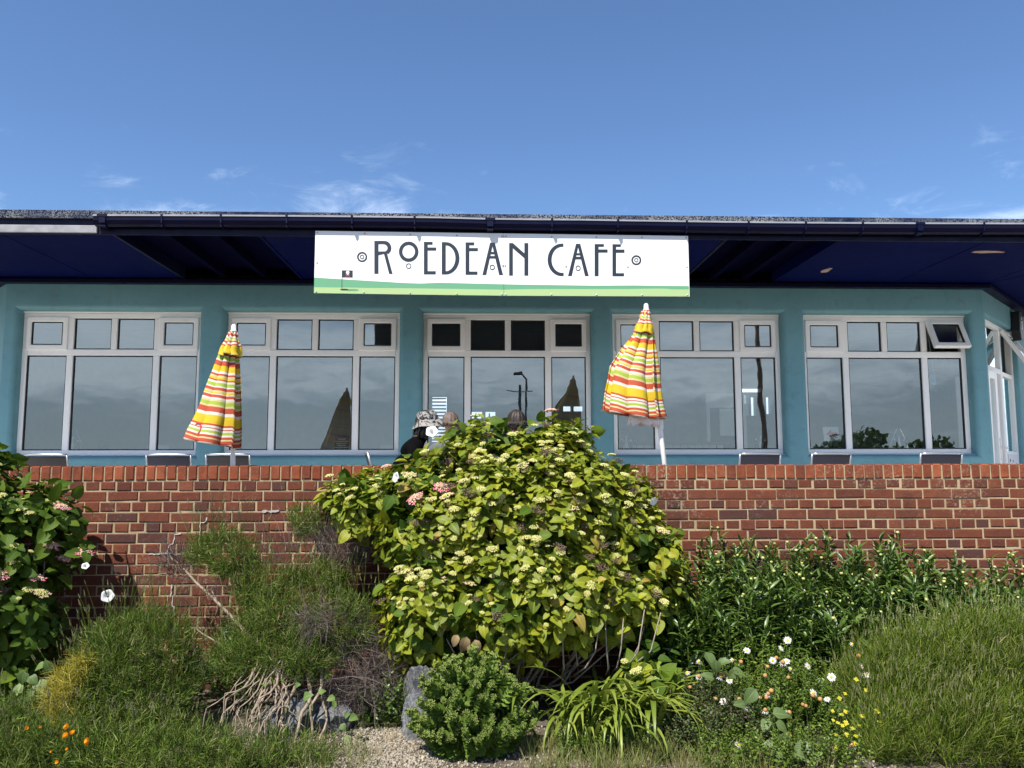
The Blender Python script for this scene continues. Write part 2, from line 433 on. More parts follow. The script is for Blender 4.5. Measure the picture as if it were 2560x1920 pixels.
class MB:
    """collects shapes of one part"""
    def __init__(s): s.v = []; s.f = []
    def add(s, v, f):
        o = len(s.v); s.v += [tuple(p) for p in v]; s.f += [tuple(i + o for i in q) for q in f]; return s
    def box(s, x0, x1, y0, y1, z0, z1):
        v = [(x, y, z) for x in (x0, x1) for y in (y0, y1) for z in (z0, z1)]
        return s.add(v, [(0, 1, 3, 2), (4, 6, 7, 5), (0, 4, 5, 1), (2, 3, 7, 6), (0, 2, 6, 4), (1, 5, 7, 3)])
    def prism(s, poly, y0, y1):
        """polygon in x,z pushed from y0 (front) to y1"""
        n = len(poly)
        v = [(x, y0, z) for x, z in poly] + [(x, y1, z) for x, z in poly]
        f = [tuple(range(n)), tuple(range(2 * n - 1, n - 1, -1))]
        f += [(i, i + n, (i + 1) % n + n, (i + 1) % n) for i in range(n)]
        return s.add(v, f)
    def ring(s, outer, inner, y0, y1):
        n = len(outer)
        v = [(x, y, z) for y in (y0, y1) for P in (outer, inner) for x, z in P]
        f = []
        for i in range(n):
            j = (i + 1) % n
            f += [(i, j, n + j, n + i), (2 * n + i, 3 * n + i, 3 * n + j, 2 * n + j), (i, 2 * n + i, 2 * n + j, j), (n + i, n + j, 3 * n + j, 3 * n + i)]
        return s.add(v, f)
    def tube(s, pts, rad, n=8, cap=True):
        pts = [Vector(p) for p in pts]
        if not isinstance(rad, (list, tuple)): rad = [rad] * len(pts)
        v = []; prev = None
        for i, p in enumerate(pts):
            d = (pts[min(i + 1, len(pts) - 1)] - pts[max(i - 1, 0)]).normalized()
            u = prev if prev is not None else (Vector((0, 0, 1)) if abs(d.z) < 0.9 else Vector((1, 0, 0)))
            a = d.cross(u)
            if a.length < 1e-5: a = d.cross(Vector((0.3, 0.9, 0.1)))
            a.normalize(); b = a.cross(d).normalized(); prev = b
            for k in range(n):
                t = 2 * math.pi * k / n
                v.append(p + (a * math.cos(t) + b * math.sin(t)) * rad[i])
        f = []
        for i in range(len(pts) - 1):
            for k in range(n):
                k2 = (k + 1) % n
                f.append((i * n + k, i * n + k2, (i + 1) * n + k2, (i + 1) * n + k))
        if cap:
            f.append(tuple(range(n - 1, -1, -1))); f.append(tuple(range((len(pts) - 1) * n, len(pts) * n)))
        return s.add(v, f)
    def lathe(s, prof, n=20, c=(0, 0, 0), sx=1.0, sy=1.0):
        v = []; f = []
        for r, z in prof:
            for k in range(n):
                t = 2 * math.pi * k / n
                v.append((c[0] + sx * r * math.cos(t), c[1] + sy * r * math.sin(t), c[2] + z))
        for i in range(len(prof) - 1):
            for k in range(n):
                k2 = (k + 1) % n
                f.append((i * n + k, i * n + k2, (i + 1) * n + k2, (i + 1) * n + k))
        f.append(tuple(range(n - 1, -1, -1))); f.append(tuple(range((len(prof) - 1) * n, len(prof) * n)))
        return s.add(v, f)
    def mesh(s, name, mat, smooth=False, bevel=0.0, seg=1):
        me = bpy.data.meshes.new(name)
        me.from_pydata(s.v, [], s.f)
        if bevel:
            bm = bmesh.new(); bm.from_mesh(me)
            bmesh.ops.recalc_face_normals(bm, faces=bm.faces)
            bmesh.ops.bevel(bm, geom=[e for e in bm.edges if e.is_manifold and e.calc_face_angle(0) > 0.6], offset=bevel, segments=seg, affect='EDGES', profile=0.5)
            bm.to_mesh(me); bm.free()
        if smooth:
            me.polygons.foreach_set('use_smooth', np.ones(len(me.polygons), dtype=bool))
        me.materials.append(MATS[mat]); me.update()
        return me
    def build(s, name, mat, parent=None, smooth=False, bevel=0.0, mtx=None, seg=1):
        return link(name, s.mesh(name, mat, smooth, bevel, seg), parent, mtx)
def copy_tree(o, parent=None):
    c = o.copy(); COL.objects.link(c)
    if parent is not None: c.parent = parent
    for ch in list(o.children): copy_tree(ch, c)
    return c
def unit(a): return a / np.maximum(np.linalg.norm(a, axis=-1, keepdims=True), 1e-9)
def frames(pos, d, up, scale):
    """matrices whose y axis is d and whose z axis is near up"""
    d = unit(d); x = unit(np.cross(d, up)); z = np.cross(x, d)
    M = np.zeros((len(pos), 4, 4), dtype=np.float64)
    sc = np.asarray(scale)
    if sc.ndim == 1: sc = np.repeat(sc[:, None], 3, axis=1)
    M[:, :3, 0] = x * sc[:, :1]; M[:, :3, 1] = d * sc[:, 1:2]; M[:, :3, 2] = z * sc[:, 2:3]
    M[:, :3, 3] = pos; M[:, 3, 3] = 1
    return M
def scatter(T, M):
    """T = (V, F, UV); one joined array for many placements"""
    V, F, UV = T
    Vh = np.concatenate([V, np.ones((len(V), 1))], axis=1)
    out = np.einsum('nij,vj->nvi', M, Vh)[:, :, :3].reshape(-1, 3)
    FF = (F[None] + (np.arange(len(M)) * len(V))[:, None, None]).reshape(-1, F.shape[1])
    return out, FF, (None if UV is None else np.tile(UV, (len(M), 1)))
def join_sc(parts):
    Vs, Fs, Us = [], [], []; o = 0
    for V, F, U in parts:
        Vs.append(V); Fs.append(F + o); o += len(V)
        if U is not None: Us.append(U)
    return np.concatenate(Vs), np.concatenate(Fs), (np.concatenate(Us) if Us and len(Us) == len(parts) else None)
def leaf_t(nl=5, nw=2, W=0.62, fold=0.25, curl=0.25, belly=0.72, tip=1.0, wave=0.0, seed=0):
    """leaf of length 1 along +y, upper side +z"""
    r = np.random.default_rng(seed)
    V = []; UVv = []
    for i in range(nl + 1):
        t = i / nl
        w = W * 0.5 * (math.sin(math.pi * t ** belly) ** tip if 0 < t < 1 else 0.0) + 0.004
        for j in range(-nw, nw + 1):
            u = j / nw
            x = u * w
            z = fold * abs(x) - curl * t * t + (wave * math.sin(t * 9 + j) * abs(u) if wave else 0)
            V.append((x, t, z)); UVv.append((u * 0.5 + 0.5, t))
    k = 2 * nw + 1
    F = [(i * k + j, i * k + j + 1, (i + 1) * k + j + 1, (i + 1) * k + j) for i in range(nl) for j in range(2 * nw)]
    F = np.array(F); V = np.array(V, dtype=float); UVv = np.array(UVv)
    return V, F, UVv[F.ravel()]
def blade_t(nl=3, W=0.06, curl=0.2, twist=0.0):
    V = []; UVv = []
    for i in range(nl + 1):
        t = i / nl
        w = W * 0.5 * (1 - t ** 2.2) * (0.55 + 0.45 * min(1, t * 4)) + 0.001
        for u in (-1, 1):
            V.append((u * w, t, -curl * t * t)); UVv.append((u * 0.5 + 0.5, t))
    F = np.array([(2 * i, 2 * i + 1, 2 * i + 3, 2 * i + 2) for i in range(nl)])
    return np.array(V, dtype=float), F, np.array(UVv)[F.ravel()]
def blob_t(n=1):
    """octahedron as quads-free triangles, given as degenerate quads to join with leaves"""
    V = np.array([(1, 0, 0), (-1, 0, 0), (0, 1, 0), (0, -1, 0), (0, 0, 1), (0, 0, -1)], dtype=float)
    F = np.array([(0, 2, 4), (2, 1, 4), (1, 3, 4), (3, 0, 4), (2, 0, 5), (1, 2, 5), (3, 1, 5), (0, 3, 5)])
    return V, F, None
def rand_unit(n, r): return unit(r.normal(size=(n, 3)))

# ================================================================== SETTING
def sheet(name, x0, x1, y0, y1, z, mat):
    me = bpy.data.meshes.new(name); me.from_pydata([(x0, y0, z), (x1, y0, z), (x1, y1, z), (x0, y1, z)], [], [(0, 1, 2, 3)])
    me.materials.append(MATS[mat]); o = link(name, me); o['kind'] = 'structure'; return o
sheet('ground', -2500, 2500, -2500, 2500, 0.0, 'soil')
TZ = 0.85
mb = MB().box(-14, 14, 6.13, 8.70, 0.02, TZ)
tag(mb.build('terrace', 'paving'), kind='structure')

# ================================================================== CAFE BUILDING
FY = 8.83                      # face of the front wall
XL, XR = -5.32, 5.82           # its two corners; the ends turn back at 45 degrees
WT = 3.62                      # top of the wall under the eave
WZ0, WZ1 = 1.70, 3.33
WINX = [(-5.180, -3.182), (-2.905, -0.950), (-0.690, 1.235), (1.482, 3.448), (3.705, 5.660)]
cafe = empty('cafe_building', (0, FY, TZ))
tag(cafe, 'low teal cafe building with white windows, navy overhanging eave and angled ends', 'building')
CAFE_INV = Matrix.Translation((0, -FY, -TZ))
def part(mb, name, mat, parent=None, **k):
    """a part of the cafe given in world coordinates"""
    if parent is None or parent is cafe:
        return mb.build(name, mat, cafe, mtx=CAFE_INV.copy(), **k)
    return mb.build(name, mat, parent, **k)

def wall_with_holes(x0, x1, z0, z1, holes, depth, bev):
    """x/z panel with rectangular openings, its front at y=0, opening edges softly rounded"""
    xs = sorted({x0, x1, *[h[0] for h in holes], *[h[1] for h in holes]})
    zs = sorted({z0, z1, *[h[2] for h in holes], *[h[3] for h in holes]})
    bm = bmesh.new(); vm = {}
    def vt(x, z):
        if (x, z) not in vm: vm[(x, z)] = bm.verts.new((x, 0, z))
        return vm[(x, z)]
    for i in range(len(xs) - 1):
        for j in range(len(zs) - 1):
            cx, cz = (xs[i] + xs[i + 1]) / 2, (zs[j] + zs[j + 1]) / 2
            if any(h[0] < cx < h[1] and h[2] < cz < h[3] for h in holes): continue
            bm.faces.new([vt(xs[i], zs[j]), vt(xs[i + 1], zs[j]), vt(xs[i + 1], zs[j + 1]), vt(xs[i], zs[j + 1])])
    r = bmesh.ops.extrude_face_region(bm, geom=list(bm.faces))
    nv = [g for g in r['geom'] if isinstance(g, bmesh.types.BMVert)]
    bmesh.ops.translate(bm, verts=nv, vec=(0, depth, 0))
    bmesh.ops.recalc_face_normals(bm, faces=bm.faces)
    bm.edges.ensure_lookup_table()
    ed = []
    for e in bm.edges:
        if not e.is_manifold or e.calc_face_angle(0) < 0.8: continue
        a, b = e.verts
        inside = lambda v: x0 + 1e-4 < v.co.x < x1 - 1e-4 and z0 + 1e-4 < v.co.z < z1 - 1e-4
        if abs(a.co.y) < 1e-5 and abs(b.co.y) < 1e-5 and (inside(a) and inside(b)): ed.append(e)
    if bev: bmesh.ops.bevel(bm, geom=ed, offset=bev, segments=5, affect='EDGES', profile=0.5)
    me = bpy.data.meshes.new('wall'); bm.to_mesh(me); bm.free()
    for p in me.polygons: p.use_smooth = False
    me.materials.append(MATS['painted_render'])
    return me
holes = [(a, b, WZ0, WZ1) for a, b in WINX]
fw = link('front_wall', wall_with_holes(XL, XR, TZ - 0.2, WT, holes, 0.26, 0.05), cafe, Matrix.Translation((0, 0, -TZ)))
# angled ends
S2 = math.sqrt(0.5)
MR = Matrix.Translation((XR, FY, 0)) @ Matrix.Rotation(R_(45), 4, 'Z')      # local x runs along the right end wall
ML = Matrix.Translation((XL, FY, 0)) @ Matrix.Rotation(R_(-45), 4, 'Z')     # local x runs back towards the front corner
DS0, DS1 = 0.09, 1.78
DZ0, DZ1 = TZ, 3.33
ew = link('end_wall', wall_with_holes(0, 3.4, TZ - 0.2, WT, [(DS0, DS1, TZ - 0.1, DZ1)], 0.24, 0.03), cafe, CAFE_INV @ MR)
ewl = link('end_wall', wall_with_holes(-3.4, 0, TZ - 0.2, WT, [(-2.3, -0.33, WZ0, WZ1)], 0.24, 0.05), cafe, CAFE_INV @ ML)

# --- windows -------------------------------------------------------------
def window(W, H, parent, mtx, open_sash=None, recess=0.0):
    """white window: fixed lower lights, four top lights of which the outer two are sashes. local x 0..W, z 0..H, front y=0"""
    fr = MB()
    o = 0.055           # outer frame
    d = 0.07
    tz = H * 0.722      # transom
    xa, xb = W * 0.265, W * 0.745
    fr.box(0, W, 0, d, 0, o).box(0, W, 0, d, H - o, H)
    fr.box(0, o, 0.0015, d, o, H - o).box(W - o, W, 0.0015, d, o, H - o)
    fr.box(o, W - o, -0.004, d, tz - 0.035, tz + 0.035)
    for x in (xa, xb):
        fr.box(x - 0.036, x + 0.036, -0.002, d, o, tz - 0.035)
        fr.box(x - 0.034, x + 0.034, -0.002, d, tz + 0.035, H - o)
    xm = (xa + xb) / 2
    fr.box(xm - 0.034, xm + 0.034, -0.0025, d, tz + 0.035, H - o)
    win = link('window', fr.mesh('window', 'white_pvc', bevel=0.006), parent, mtx)
    MB().box(-0.01, W + 0.012, -0.055, 0.02, -0.03, -0.003).build('sill', 'white_pvc', win, bevel=0.006)
    MB().box(-0.006, W + 0.006, -0.012, 0.03, H + 0.002, H + 0.022).build('head_trim', 'white_pvc', win, bevel=0.004)
    def light(x0, x1, z0, z1, y=0.02, root=win):
        g = MB()
        b = 0.012
        P = [(x0, z0), (x1, z0), (x1, z1), (x0, z1)]; Q = [(x0 + b, z0 + b), (x1 - b, z0 + b), (x1 - b, z1 - b), (x0 + b, z1 - b)]
        g.ring(P, Q, y - 0.004, y + 0.02)
        g.build('gasket', 'gasket', root)
        pm = MB().box(x0 + 0.004, x1 - 0.004, y + 0.006, y + 0.014, z0 + 0.004, z1 - 0.004)
        # a pane is one sheet
        me = bpy.data.meshes.new('pane'); yy = y + 0.008
        me.from_pydata([(x0 + b, yy, z0 + b), (x1 - b, yy, z0 + b), (x1 - b, yy, z1 - b), (x0 + b, yy, z1 - b)], [], [(0, 1, 2, 3)])
        me.materials.append(MATS['window_glass'])
        return link('pane', me, root)
    lz0, lz1 = o + 0.0, tz - 0.035
    light(o, xa - 0.036, lz0, lz1); light(xa + 0.036, xb - 0.036, lz0, lz1); light(xb + 0.036, W - o, lz0, lz1)
    uz0, uz1 = tz + 0.035, H - o
    light(xa + 0.034, xm - 0.034, uz0, uz1); light(xm + 0.034, xb - 0.034, uz0, uz1)
    for side, (x0, x1) in enumerate(((o - 0.012, xa - 0.026), (xb + 0.026, W - o + 0.012))):
        f = 0.058
        z0, z1 = uz0 - 0.010, uz1 + 0.012
        P = [(0, 0), (x1 - x0, 0), (x1 - x0, z0 - z1), (0, z0 - z1)]
        w, h = x1 - x0, z1 - z0
        sb = MB().ring([(0, -h), (w, -h), (w, 0), (0, 0)], [(f, -h + f), (w - f, -h + f), (w - f, -f), (f, -f)], -0.022, 0.03)
        m = Matrix.Translation((x0, 0, z1))
        if open_sash == side: m = Matrix.Translation((x0, -0.012, z1)) @ Matrix.Rotation(R_(-26), 4, 'X')
        s = link('sash', sb.mesh('sash', 'white_pvc', bevel=0.008), win, m)
        # glass and seal move with the sash, and sit under the window to stay two levels deep
        b = 0.010
        g = MB().ring([(f, -h + f), (w - f, -h + f), (w - f, -f), (f, -f)], [(f + b, -h + f + b), (w - f - b, -h + f + b), (w - f - b, -f - b), (f + b, -f - b)], -0.012, 0.012)
        link('gasket', g.mesh('gasket', 'gasket'), win, m)
        me = bpy.data.meshes.new('pane')
        me.from_pydata([(f + b, 0.0, -h + f + b), (w - f - b, 0.0, -h + f + b), (w - f - b, 0.0, -f - b), (f + b, 0.0, -f - b)], [], [(0, 1, 2, 3)])
        me.materials.append(MATS['window_glass']); link('pane', me, win, m)
    return win
for i, (a, b) in enumerate(WINX):
    window(b - a, WZ1 - WZ0 - 0.03, cafe, Matrix.Translation((a, 0.12, WZ0 + 0.008 - TZ)), open_sash=1 if i == 4 else None)
window(1.97, WZ1 - WZ0 - 0.03, cafe, CAFE_INV @ ML @ Matrix.Translation((-2.3, 0.10, WZ0 + 0.008)))

# --- entrance in the right-hand end wall ---------------------------------
ent = MB()
W, H = DS1 - DS0, DZ1 - DZ0
ft = 0.06
bx = 0.98                    # width of the door bay
tz = 1.88
ent.box(0, ft, 0, 0.08, 0, H).box(W - ft, W, 0, 0.08, 0, H).box(ft, W - ft, 0.001, 0.08, H - ft, H)
ent.box(bx - 0.04, bx + 0.04, -0.002, 0.08, 0, H - ft)
ent.box(ft, bx - 0.04, 0.0005, 0.08, tz - 0.03, tz + 0.04).box(bx + 0.04, W - ft, 0.0005, 0.08, tz - 0.04, tz + 0.02)
ent.box(bx + 0.04, W - ft, 0.0005, 0.08, 0, 0.9)
ME = CAFE_INV @ MR @ Matrix.Translation((DS0, 0.06, DZ0))
frame = link('door_frame', ent.mesh('door_frame', 'white_pvc', bevel=0.006), cafe, ME)
def pane(x0, x1, z0, z1, y, root, m=None):
    me = bpy.data.meshes.new('pane'); me.from_pydata([(x0, y, z0), (x1, y, z0), (x1, y, z1), (x0, y, z1)], [], [(0, 1, 2, 3)])
    me.materials.append(MATS['window_glass']); return link('pane', me, root, m)
pane(ft, bx - 0.04, tz + 0.04, H - ft, 0.03, frame)
pane(bx + 0.04, W - ft, 0.9, tz - 0.04, 0.03, frame)
# open top sash on the narrow bay
f = 0.05; w = W - ft - bx - 0.03; h = H - ft - tz
sb = MB().ring([(0, -h), (w, -h), (w, 0), (0, 0)], [(f, -h + f), (w - f, -h + f), (w - f, -f), (f, -f)], -0.02, 0.03)
ms = Matrix.Translation((bx + 0.035, -0.015, H - ft + 0.01)) @ Matrix.Rotation(R_(-30), 4, 'X')
link('sash', sb.mesh('sash', 'white_pvc', bevel=0.006), frame, ms)
pane(f, w - f, -h + f, -f, 0.0, frame, ms)
# narrow fixed leaf beside the opening, glazed above a moulded panel
dw = 0.44
dl = MB().box(0, 0.07, 0, 0.055, 0, tz - 0.03).box(dw - 0.10, dw, 0, 0.055, 0, tz - 0.03).box(0.07, dw - 0.10, 0.001, 0.055, tz - 0.13, tz - 0.03).box(0.07, dw - 0.10, 0.001, 0.055, 0, 0.14).box(0.07, dw - 0.10, 0.001, 0.055, 0.62, 0.72)
dl.box(0.07, dw - 0.10, 0.012, 0.045, 0.14, 0.62).box(0.10, dw - 0.13, 0.004, 0.05, 0.20, 0.56)
door = link('door', dl.mesh('door', 'white_pvc', bevel=0.005), cafe, CAFE_INV @ MR @ Matrix.Translation((DS0 + ft, 0.02, DZ0)))
pane(0.07, dw - 0.10, 0.72, tz - 0.13, 0.03, door)
MB().box(dw - 0.075, dw - 0.035, -0.012, 0.0, 0.78, 1.05).tube([(dw - 0.055, -0.01, 0.93), (dw - 0.055, -0.05, 0.93), (dw + 0.06, -0.055, 0.93)], 0.011).build('handle', 'white_enamel', door)
# the other leaf stands open inwards
dl2 = MB().box(0, 0.09, 0, 0.055, 0, tz - 0.03).box(0.42, 0.5, 0, 0.055, 0, tz - 0.03).box(0.09, 0.42, 0.001, 0.055, tz - 0.13, tz - 0.03).box(0.09, 0.42, 0.001, 0.055, 0, 0.70)
m2 = CAFE_INV @ MR @ Matrix.Translation((DS0 + bx - 0.05, 0.07, DZ0)) @ Matrix.Rotation(R_(108), 4, 'Z')
door2 = link('door', dl2.mesh('door', 'white_pvc', bevel=0.005), cafe, m2)
door2['label'] = 'door leaf standing open into the room'
pane(0.09, 0.42, 0.70, tz - 0.13, 0.03, door2)
# spotted print below the narrow bay
sp = MB().box(bx + 0.06, W - ft - 0.02, -0.008, -0.001, 0.45, 0.86)
pn = sp.build('printed_panel', 'spotted_print', frame)
for k in range(16):
    x = bx + 0.10 + random.random() * (W - ft - bx - 0.2); z = 0.5 + random.random() * 0.33; r = 0.012 + random.random() * 0.02
    MB().prism([(x + r * math.cos(t * 0.7), z + r * math.sin(t * 0.7)) for t in range(9)], -0.0105, -0.0085).build('printed_spot', 'navy_dark', frame)

# --- eave: soffit, fascia, roof edge, gutter ------------------------------
SZ = 3.675
EY = 7.06                       # back of fascia
kx = 1.77 * math.tan(R_(22.5))
EXL, EXR = XL - kx, XR + kx
def eave_poly(off):             # outline of an eave running round the two angled ends, offset outward from the wall
    k = off * math.tan(R_(22.5))
    L = 3.4
    n = off * S2
    return [(XL - L * S2 - n, FY + L * S2 - n), (XL - k, FY - off), (XR + k, FY - off), (XR + L * S2 + n, FY + L * S2 - n)]
def band(offa, offb, z0, z1, mat, name, mb=None):
    """box section following the eave from offset offa (outer) to offb (inner)"""
    A, B = eave_poly(offa), eave_poly(offb)
    v = [(x, y, z) for z in (z0, z1) for P in (A, B) for x, y in P]
    f = []
    for i in range(3):
        a, b, c, d = i, i + 1, 4 + i + 1, 4 + i
        f += [(a, d, c, b), (8 + a, 8 + b, 8 + c, 8 + d), (a, b, 8 + b, 8 + a), (d, 8 + d, 8 + c, c)]
    f += [(0, 8, 12, 4), (3, 7, 15, 11)]
    return part(MB().add(v, f), name, mat)
OV = FY - EY                    # 1.77
band(OV + 0.022, OV, 3.665, 3.800, 'navy_paint', 'fascia')
band(OV + 0.055, OV - 0.25, 3.803, 3.876, 'mineral_felt', 'roof_edge')
band(0.10, -0.02, WT - 0.005, SZ - 0.02, 'navy_paint', 'cornice')
band(OV + 0.001, -0.3, 3.80, 3.802, 'navy_dark', 'roof_deck')
# soffit boards; two bays lie open and show the rafters
def soffit(x0, x1, y0=7.062, y1=8.75, z=SZ):
    return part(MB().box(x0 + 0.006, x1 - 0.006, y0, y1, z, z + 0.015), 'soffit_board', 'soffit_paint')
for x0, x1 in [(XL, -4.35), (-4.35, -3.36), (-2.02, -0.8), (-0.8, 0.4), (0.4, 1.6), (1.6, 2.24), (3.34, 4.73), (4.73, XR)]:
    soffit(x0, x1)
for x0, x1 in [(-3.36, -2.02), (2.24, 3.34)]:
    n = 3
    part(MB().box(x0, x0 + 0.03, 7.062, 8.75, SZ - 0.006, SZ + 0.12), 'batten', 'navy_paint')
    part(MB().box(x1 - 0.03, x1, 7.062, 8.75, SZ - 0.006, SZ + 0.12), 'batten', 'soffit_paint')
    for k in range(1, n):
        x = x0 + (x1 - x0) * k / n
        part(MB().box(x - 0.03, x + 0.03, 7.062, 8.75, SZ + 0.02, SZ + 0.118), 'rafter', 'navy_dark')
for sgn, MM in ((1, MR), (-1, ML)):
    xs = (0.1, 3.4) if sgn > 0 else (-3.4, -0.1)
    mb = MB()
    k = OV * math.tan(R_(22.5))
    if sgn > 0: P = [(-k + 0.006, -OV + 0.002), (3.4, -OV + 0.002), (3.4, -0.05), (0.006, -0.05)]
    else: P = [(-3.4, -OV + 0.002), (k - 0.006, -OV + 0.002), (-0.006, -0.05), (-3.4, -0.05)]
    # the triangle between the straight run and the mitre
    xe = XR if sgn > 0 else XL
    T_ = [(xe + sgn * 0.004, EY + 0.002), (xe + sgn * (k - 0.008), EY + 0.002), (xe + sgn * 0.004, FY - 0.05)]
    if sgn < 0: T_ = T_[::-1]
    tb_ = MB().add([(x, y, SZ + dz) for dz in (0, 0.015) for x, y in T_], [(2, 1, 0), (3, 4, 5), (0, 1, 4, 3), (1, 2, 5, 4), (2, 0, 3, 5)])
    part(tb_, 'soffit_board', 'soffit_paint')
    mb.add([(x, y, SZ + 0.004 + dz) for dz in (0, 0.015) for x, y in P], [(3, 2, 1, 0), (4, 5, 6, 7), (0, 1, 5, 4), (2, 3, 7, 6), (1, 2, 6, 5), (3, 0, 4, 7)])
    link('soffit_board', mb.mesh('soffit_board', 'soffit_paint'), cafe, CAFE_INV @ MM)
def patch(cx, cy, w, h, seed):
    r = random.Random(seed); P = []
    for t in range(14):
        a = t / 14 * 2 * math.pi; q = 0.75 + 0.4 * r.random()
        P.append((cx + w * q * math.cos(a), cy + h * q * math.sin(a)))
    v = [(x, y, SZ - 0.003) for x, y in P] + [(x, y, SZ - 0.0008) for x, y in P]
    n = 14
    mb = MB().add(v, [tuple(range(n - 1, -1, -1)), tuple(range(n, 2 * n))] + [(i, (i + 1) % n, (i + 1) % n + n, i + n) for i in range(n)])
    part(mb, 'peeled_patch', 'peeled')
patch(3.70, 8.20, 0.045, 0.11, 1); patch(4.97, 7.42, 0.16, 0.045, 2)
# bare timber at the left end of the fascia
part(MB().box(-4.9, -3.47, EY - 0.044, EY - 0.0235, 3.672, 3.742), 'bare_board', 'bare_timber', bevel=0.004)
# gutter along the front, from the left joint to the right
GX0, GX1 = -3.46, EXR - 0.05
prof = [(0.0, 0.085), (0.0, 0.035), (0.022, 0.006), (0.055, 0.0), (0.088, 0.010), (0.108, 0.045), (0.112, 0.082), (0.106, 0.082), (0.098, 0.05), (0.08, 0.02), (0.055, 0.010), (0.03, 0.014), (0.010, 0.04), (0.008, 0.085)]
GB = EY - 0.028
def gut_z(x): return 3.717 + 0.010 * math.sin((x + 3.5) * 0.75) - 0.010 * math.exp(-((x - 0.2) / 0.25) ** 2)
xs = np.linspace(GX0, GX1, 24)
v = []; f = []
n = len(prof)
for x in xs:
    for (d, z) in prof: v.append((x, GB - d, gut_z(x) + z))
for i in range(len(xs) - 1):
    for k in range(n):
        f.append((i * n + k, (i + 1) * n + k, (i + 1) * n + (k + 1) % n, i * n + (k + 1) % n))
f += [tuple(range(n)), tuple(range(len(v) - 1, len(v) - n - 1, -1))]
gutter = part(MB().add(v, f), 'gutter', 'navy_paint')
lipm = MB()
v = []; f = []
for x in xs:
    for (d, z) in [(0.118, 0.079), (0.118, 0.094), (0.100, 0.094), (0.100, 0.085)]: v.append((x, GB - d, gut_z(x) + z))
for i in range(len(xs) - 1):
    for k in range(4): f.append((i * 4 + k, i * 4 + (k + 1) % 4, (i + 1) * 4 + (k + 1) % 4, (i + 1) * 4 + k))
lipm.add(v, f).build('gutter_lip', 'gutter_lip', gutter)
for k, x in enumerate([-3.38, -2.86, -2.34, -1.76, -1.18, -0.62, 0.06, 0.62, 1.22, 1.85, 2.42, 2.95, 3.48, 4.02, 4.62, 5.2]):
    z = gut_z(x); w = 0.045 if k in (0, 6, 13) else 0.010
    MB().box(x - w, x + w, GB - 0.1205, GB - 0.098, z + 0.074, z + 0.0965).box(x - w * 0.6, x + w * 0.6, GB - 0.117, GB - 0.105, z + 0.02, z + 0.074).box(x - w * 0.6, x + w * 0.6, GB - 0.105, GB - 0.04, z - 0.012, z + 0.004).build('gutter_bracket', 'navy_paint', gutter)
# horn speaker / alarm box high on the end wall
al = MB()
P = [(-0.10, 0.0), (0.10, 0.02), (0.115, -0.24), (0.05, -0.36), (-0.05, -0.38), (-0.11, -0.25)]
al.prism(P, -0.10, 0.0)
ab = al.build('alarm_box', 'black_plastic', bevel=0.01, mtx=MR @ Matrix.Translation((1.58, -0.003, 3.56)))
tag(ab, 'black tapered alarm box high on the angled end wall beside the entrance', 'alarm box')
for z, w in ((-0.10, 0.03), (-0.15, 0.045), (-0.19, 0.04), (-0.23, 0.03)):
    MB().box(0.0, w, -0.104, -0.1, z, z + 0.03).build('printed_mark', 'white_enamel', ab)

# --- inside --------------------------------------------------------------
BY = 14.2
def slab(z0, z1, name, mat, inset, y_front):
    d = inset / S2
    L = 3.2
    P = [(XL + inset * 0.42, y_front), (XR - inset * 0.42, y_front), (XR - inset * 0.42 + L * S2, y_front + L * S2), (XR - inset * 0.42 + L * S2, BY + 0.2), (XL + inset * 0.42 - L * S2, BY + 0.2), (XL + inset * 0.42 - L * S2, y_front + L * S2)]
    n = len(P)
    v = [(x, y, z0) for x, y in P] + [(x, y, z1) for x, y in P]
    f = [tuple(range(n - 1, -1, -1)), tuple(range(n, 2 * n))] + [(i, (i + 1) % n, (i + 1) % n + n, i + n) for i in range(n)]
    part(MB().add(v, f), name, mat)
slab(TZ - 0.12, TZ - 0.005, 'floor_slab', 'interior_floor', 0.0, 8.72)
slab(3.45, 3.55, 'ceiling', 'interior_wall', 0.30, FY + 0.27)
slab(3.81, 3.865, 'roof_slab', 'mineral_felt', -1.0, FY - 1.2)
bw_holes = [(-0.93, -0.66, 2.00, 2.82), (4.72, 5.10, 2.90, 2.98), (4.74, 4.86, 2.47, 2.86), (4.90, 5.01, 2.47, 2.82), (5.18, 5.29, 2.50, 2.82), (-0.30, -0.02, 2.42, 2.55), (0.04, 0.22, 2.44, 2.55), (1.45, 1.60, 2.55, 2.65), (1.64, 1.82, 2.55, 2.65)]
bm_ = wall_with_holes(-7.68, 8.16, TZ - 0.1, 3.6, bw_holes, 0.2, 0)
bm_.materials.clear(); bm_.materials.append(MATS['interior_wall'])
link('back_wall', bm_, cafe, CAFE_INV @ Matrix.Translation((0, BY, 0)))
part(MB().box(-7.70, -7.58, 11.1, BY + 0.2, TZ - 0.1, 3.6), 'side_wall', 'interior_wall')
part(MB().box(8.06, 8.18, 11.1, BY + 0.2, TZ - 0.1, 3.6), 'side_wall', 'interior_wall')
# venetian blind in one back window
for k in range(13):
    z = 2.02 + k * 0.062
    part(MB().box(-0.92, -0.67, BY - 0.03, BY + 0.012, z, z + 0.028), 'blind_slat', 'cream')

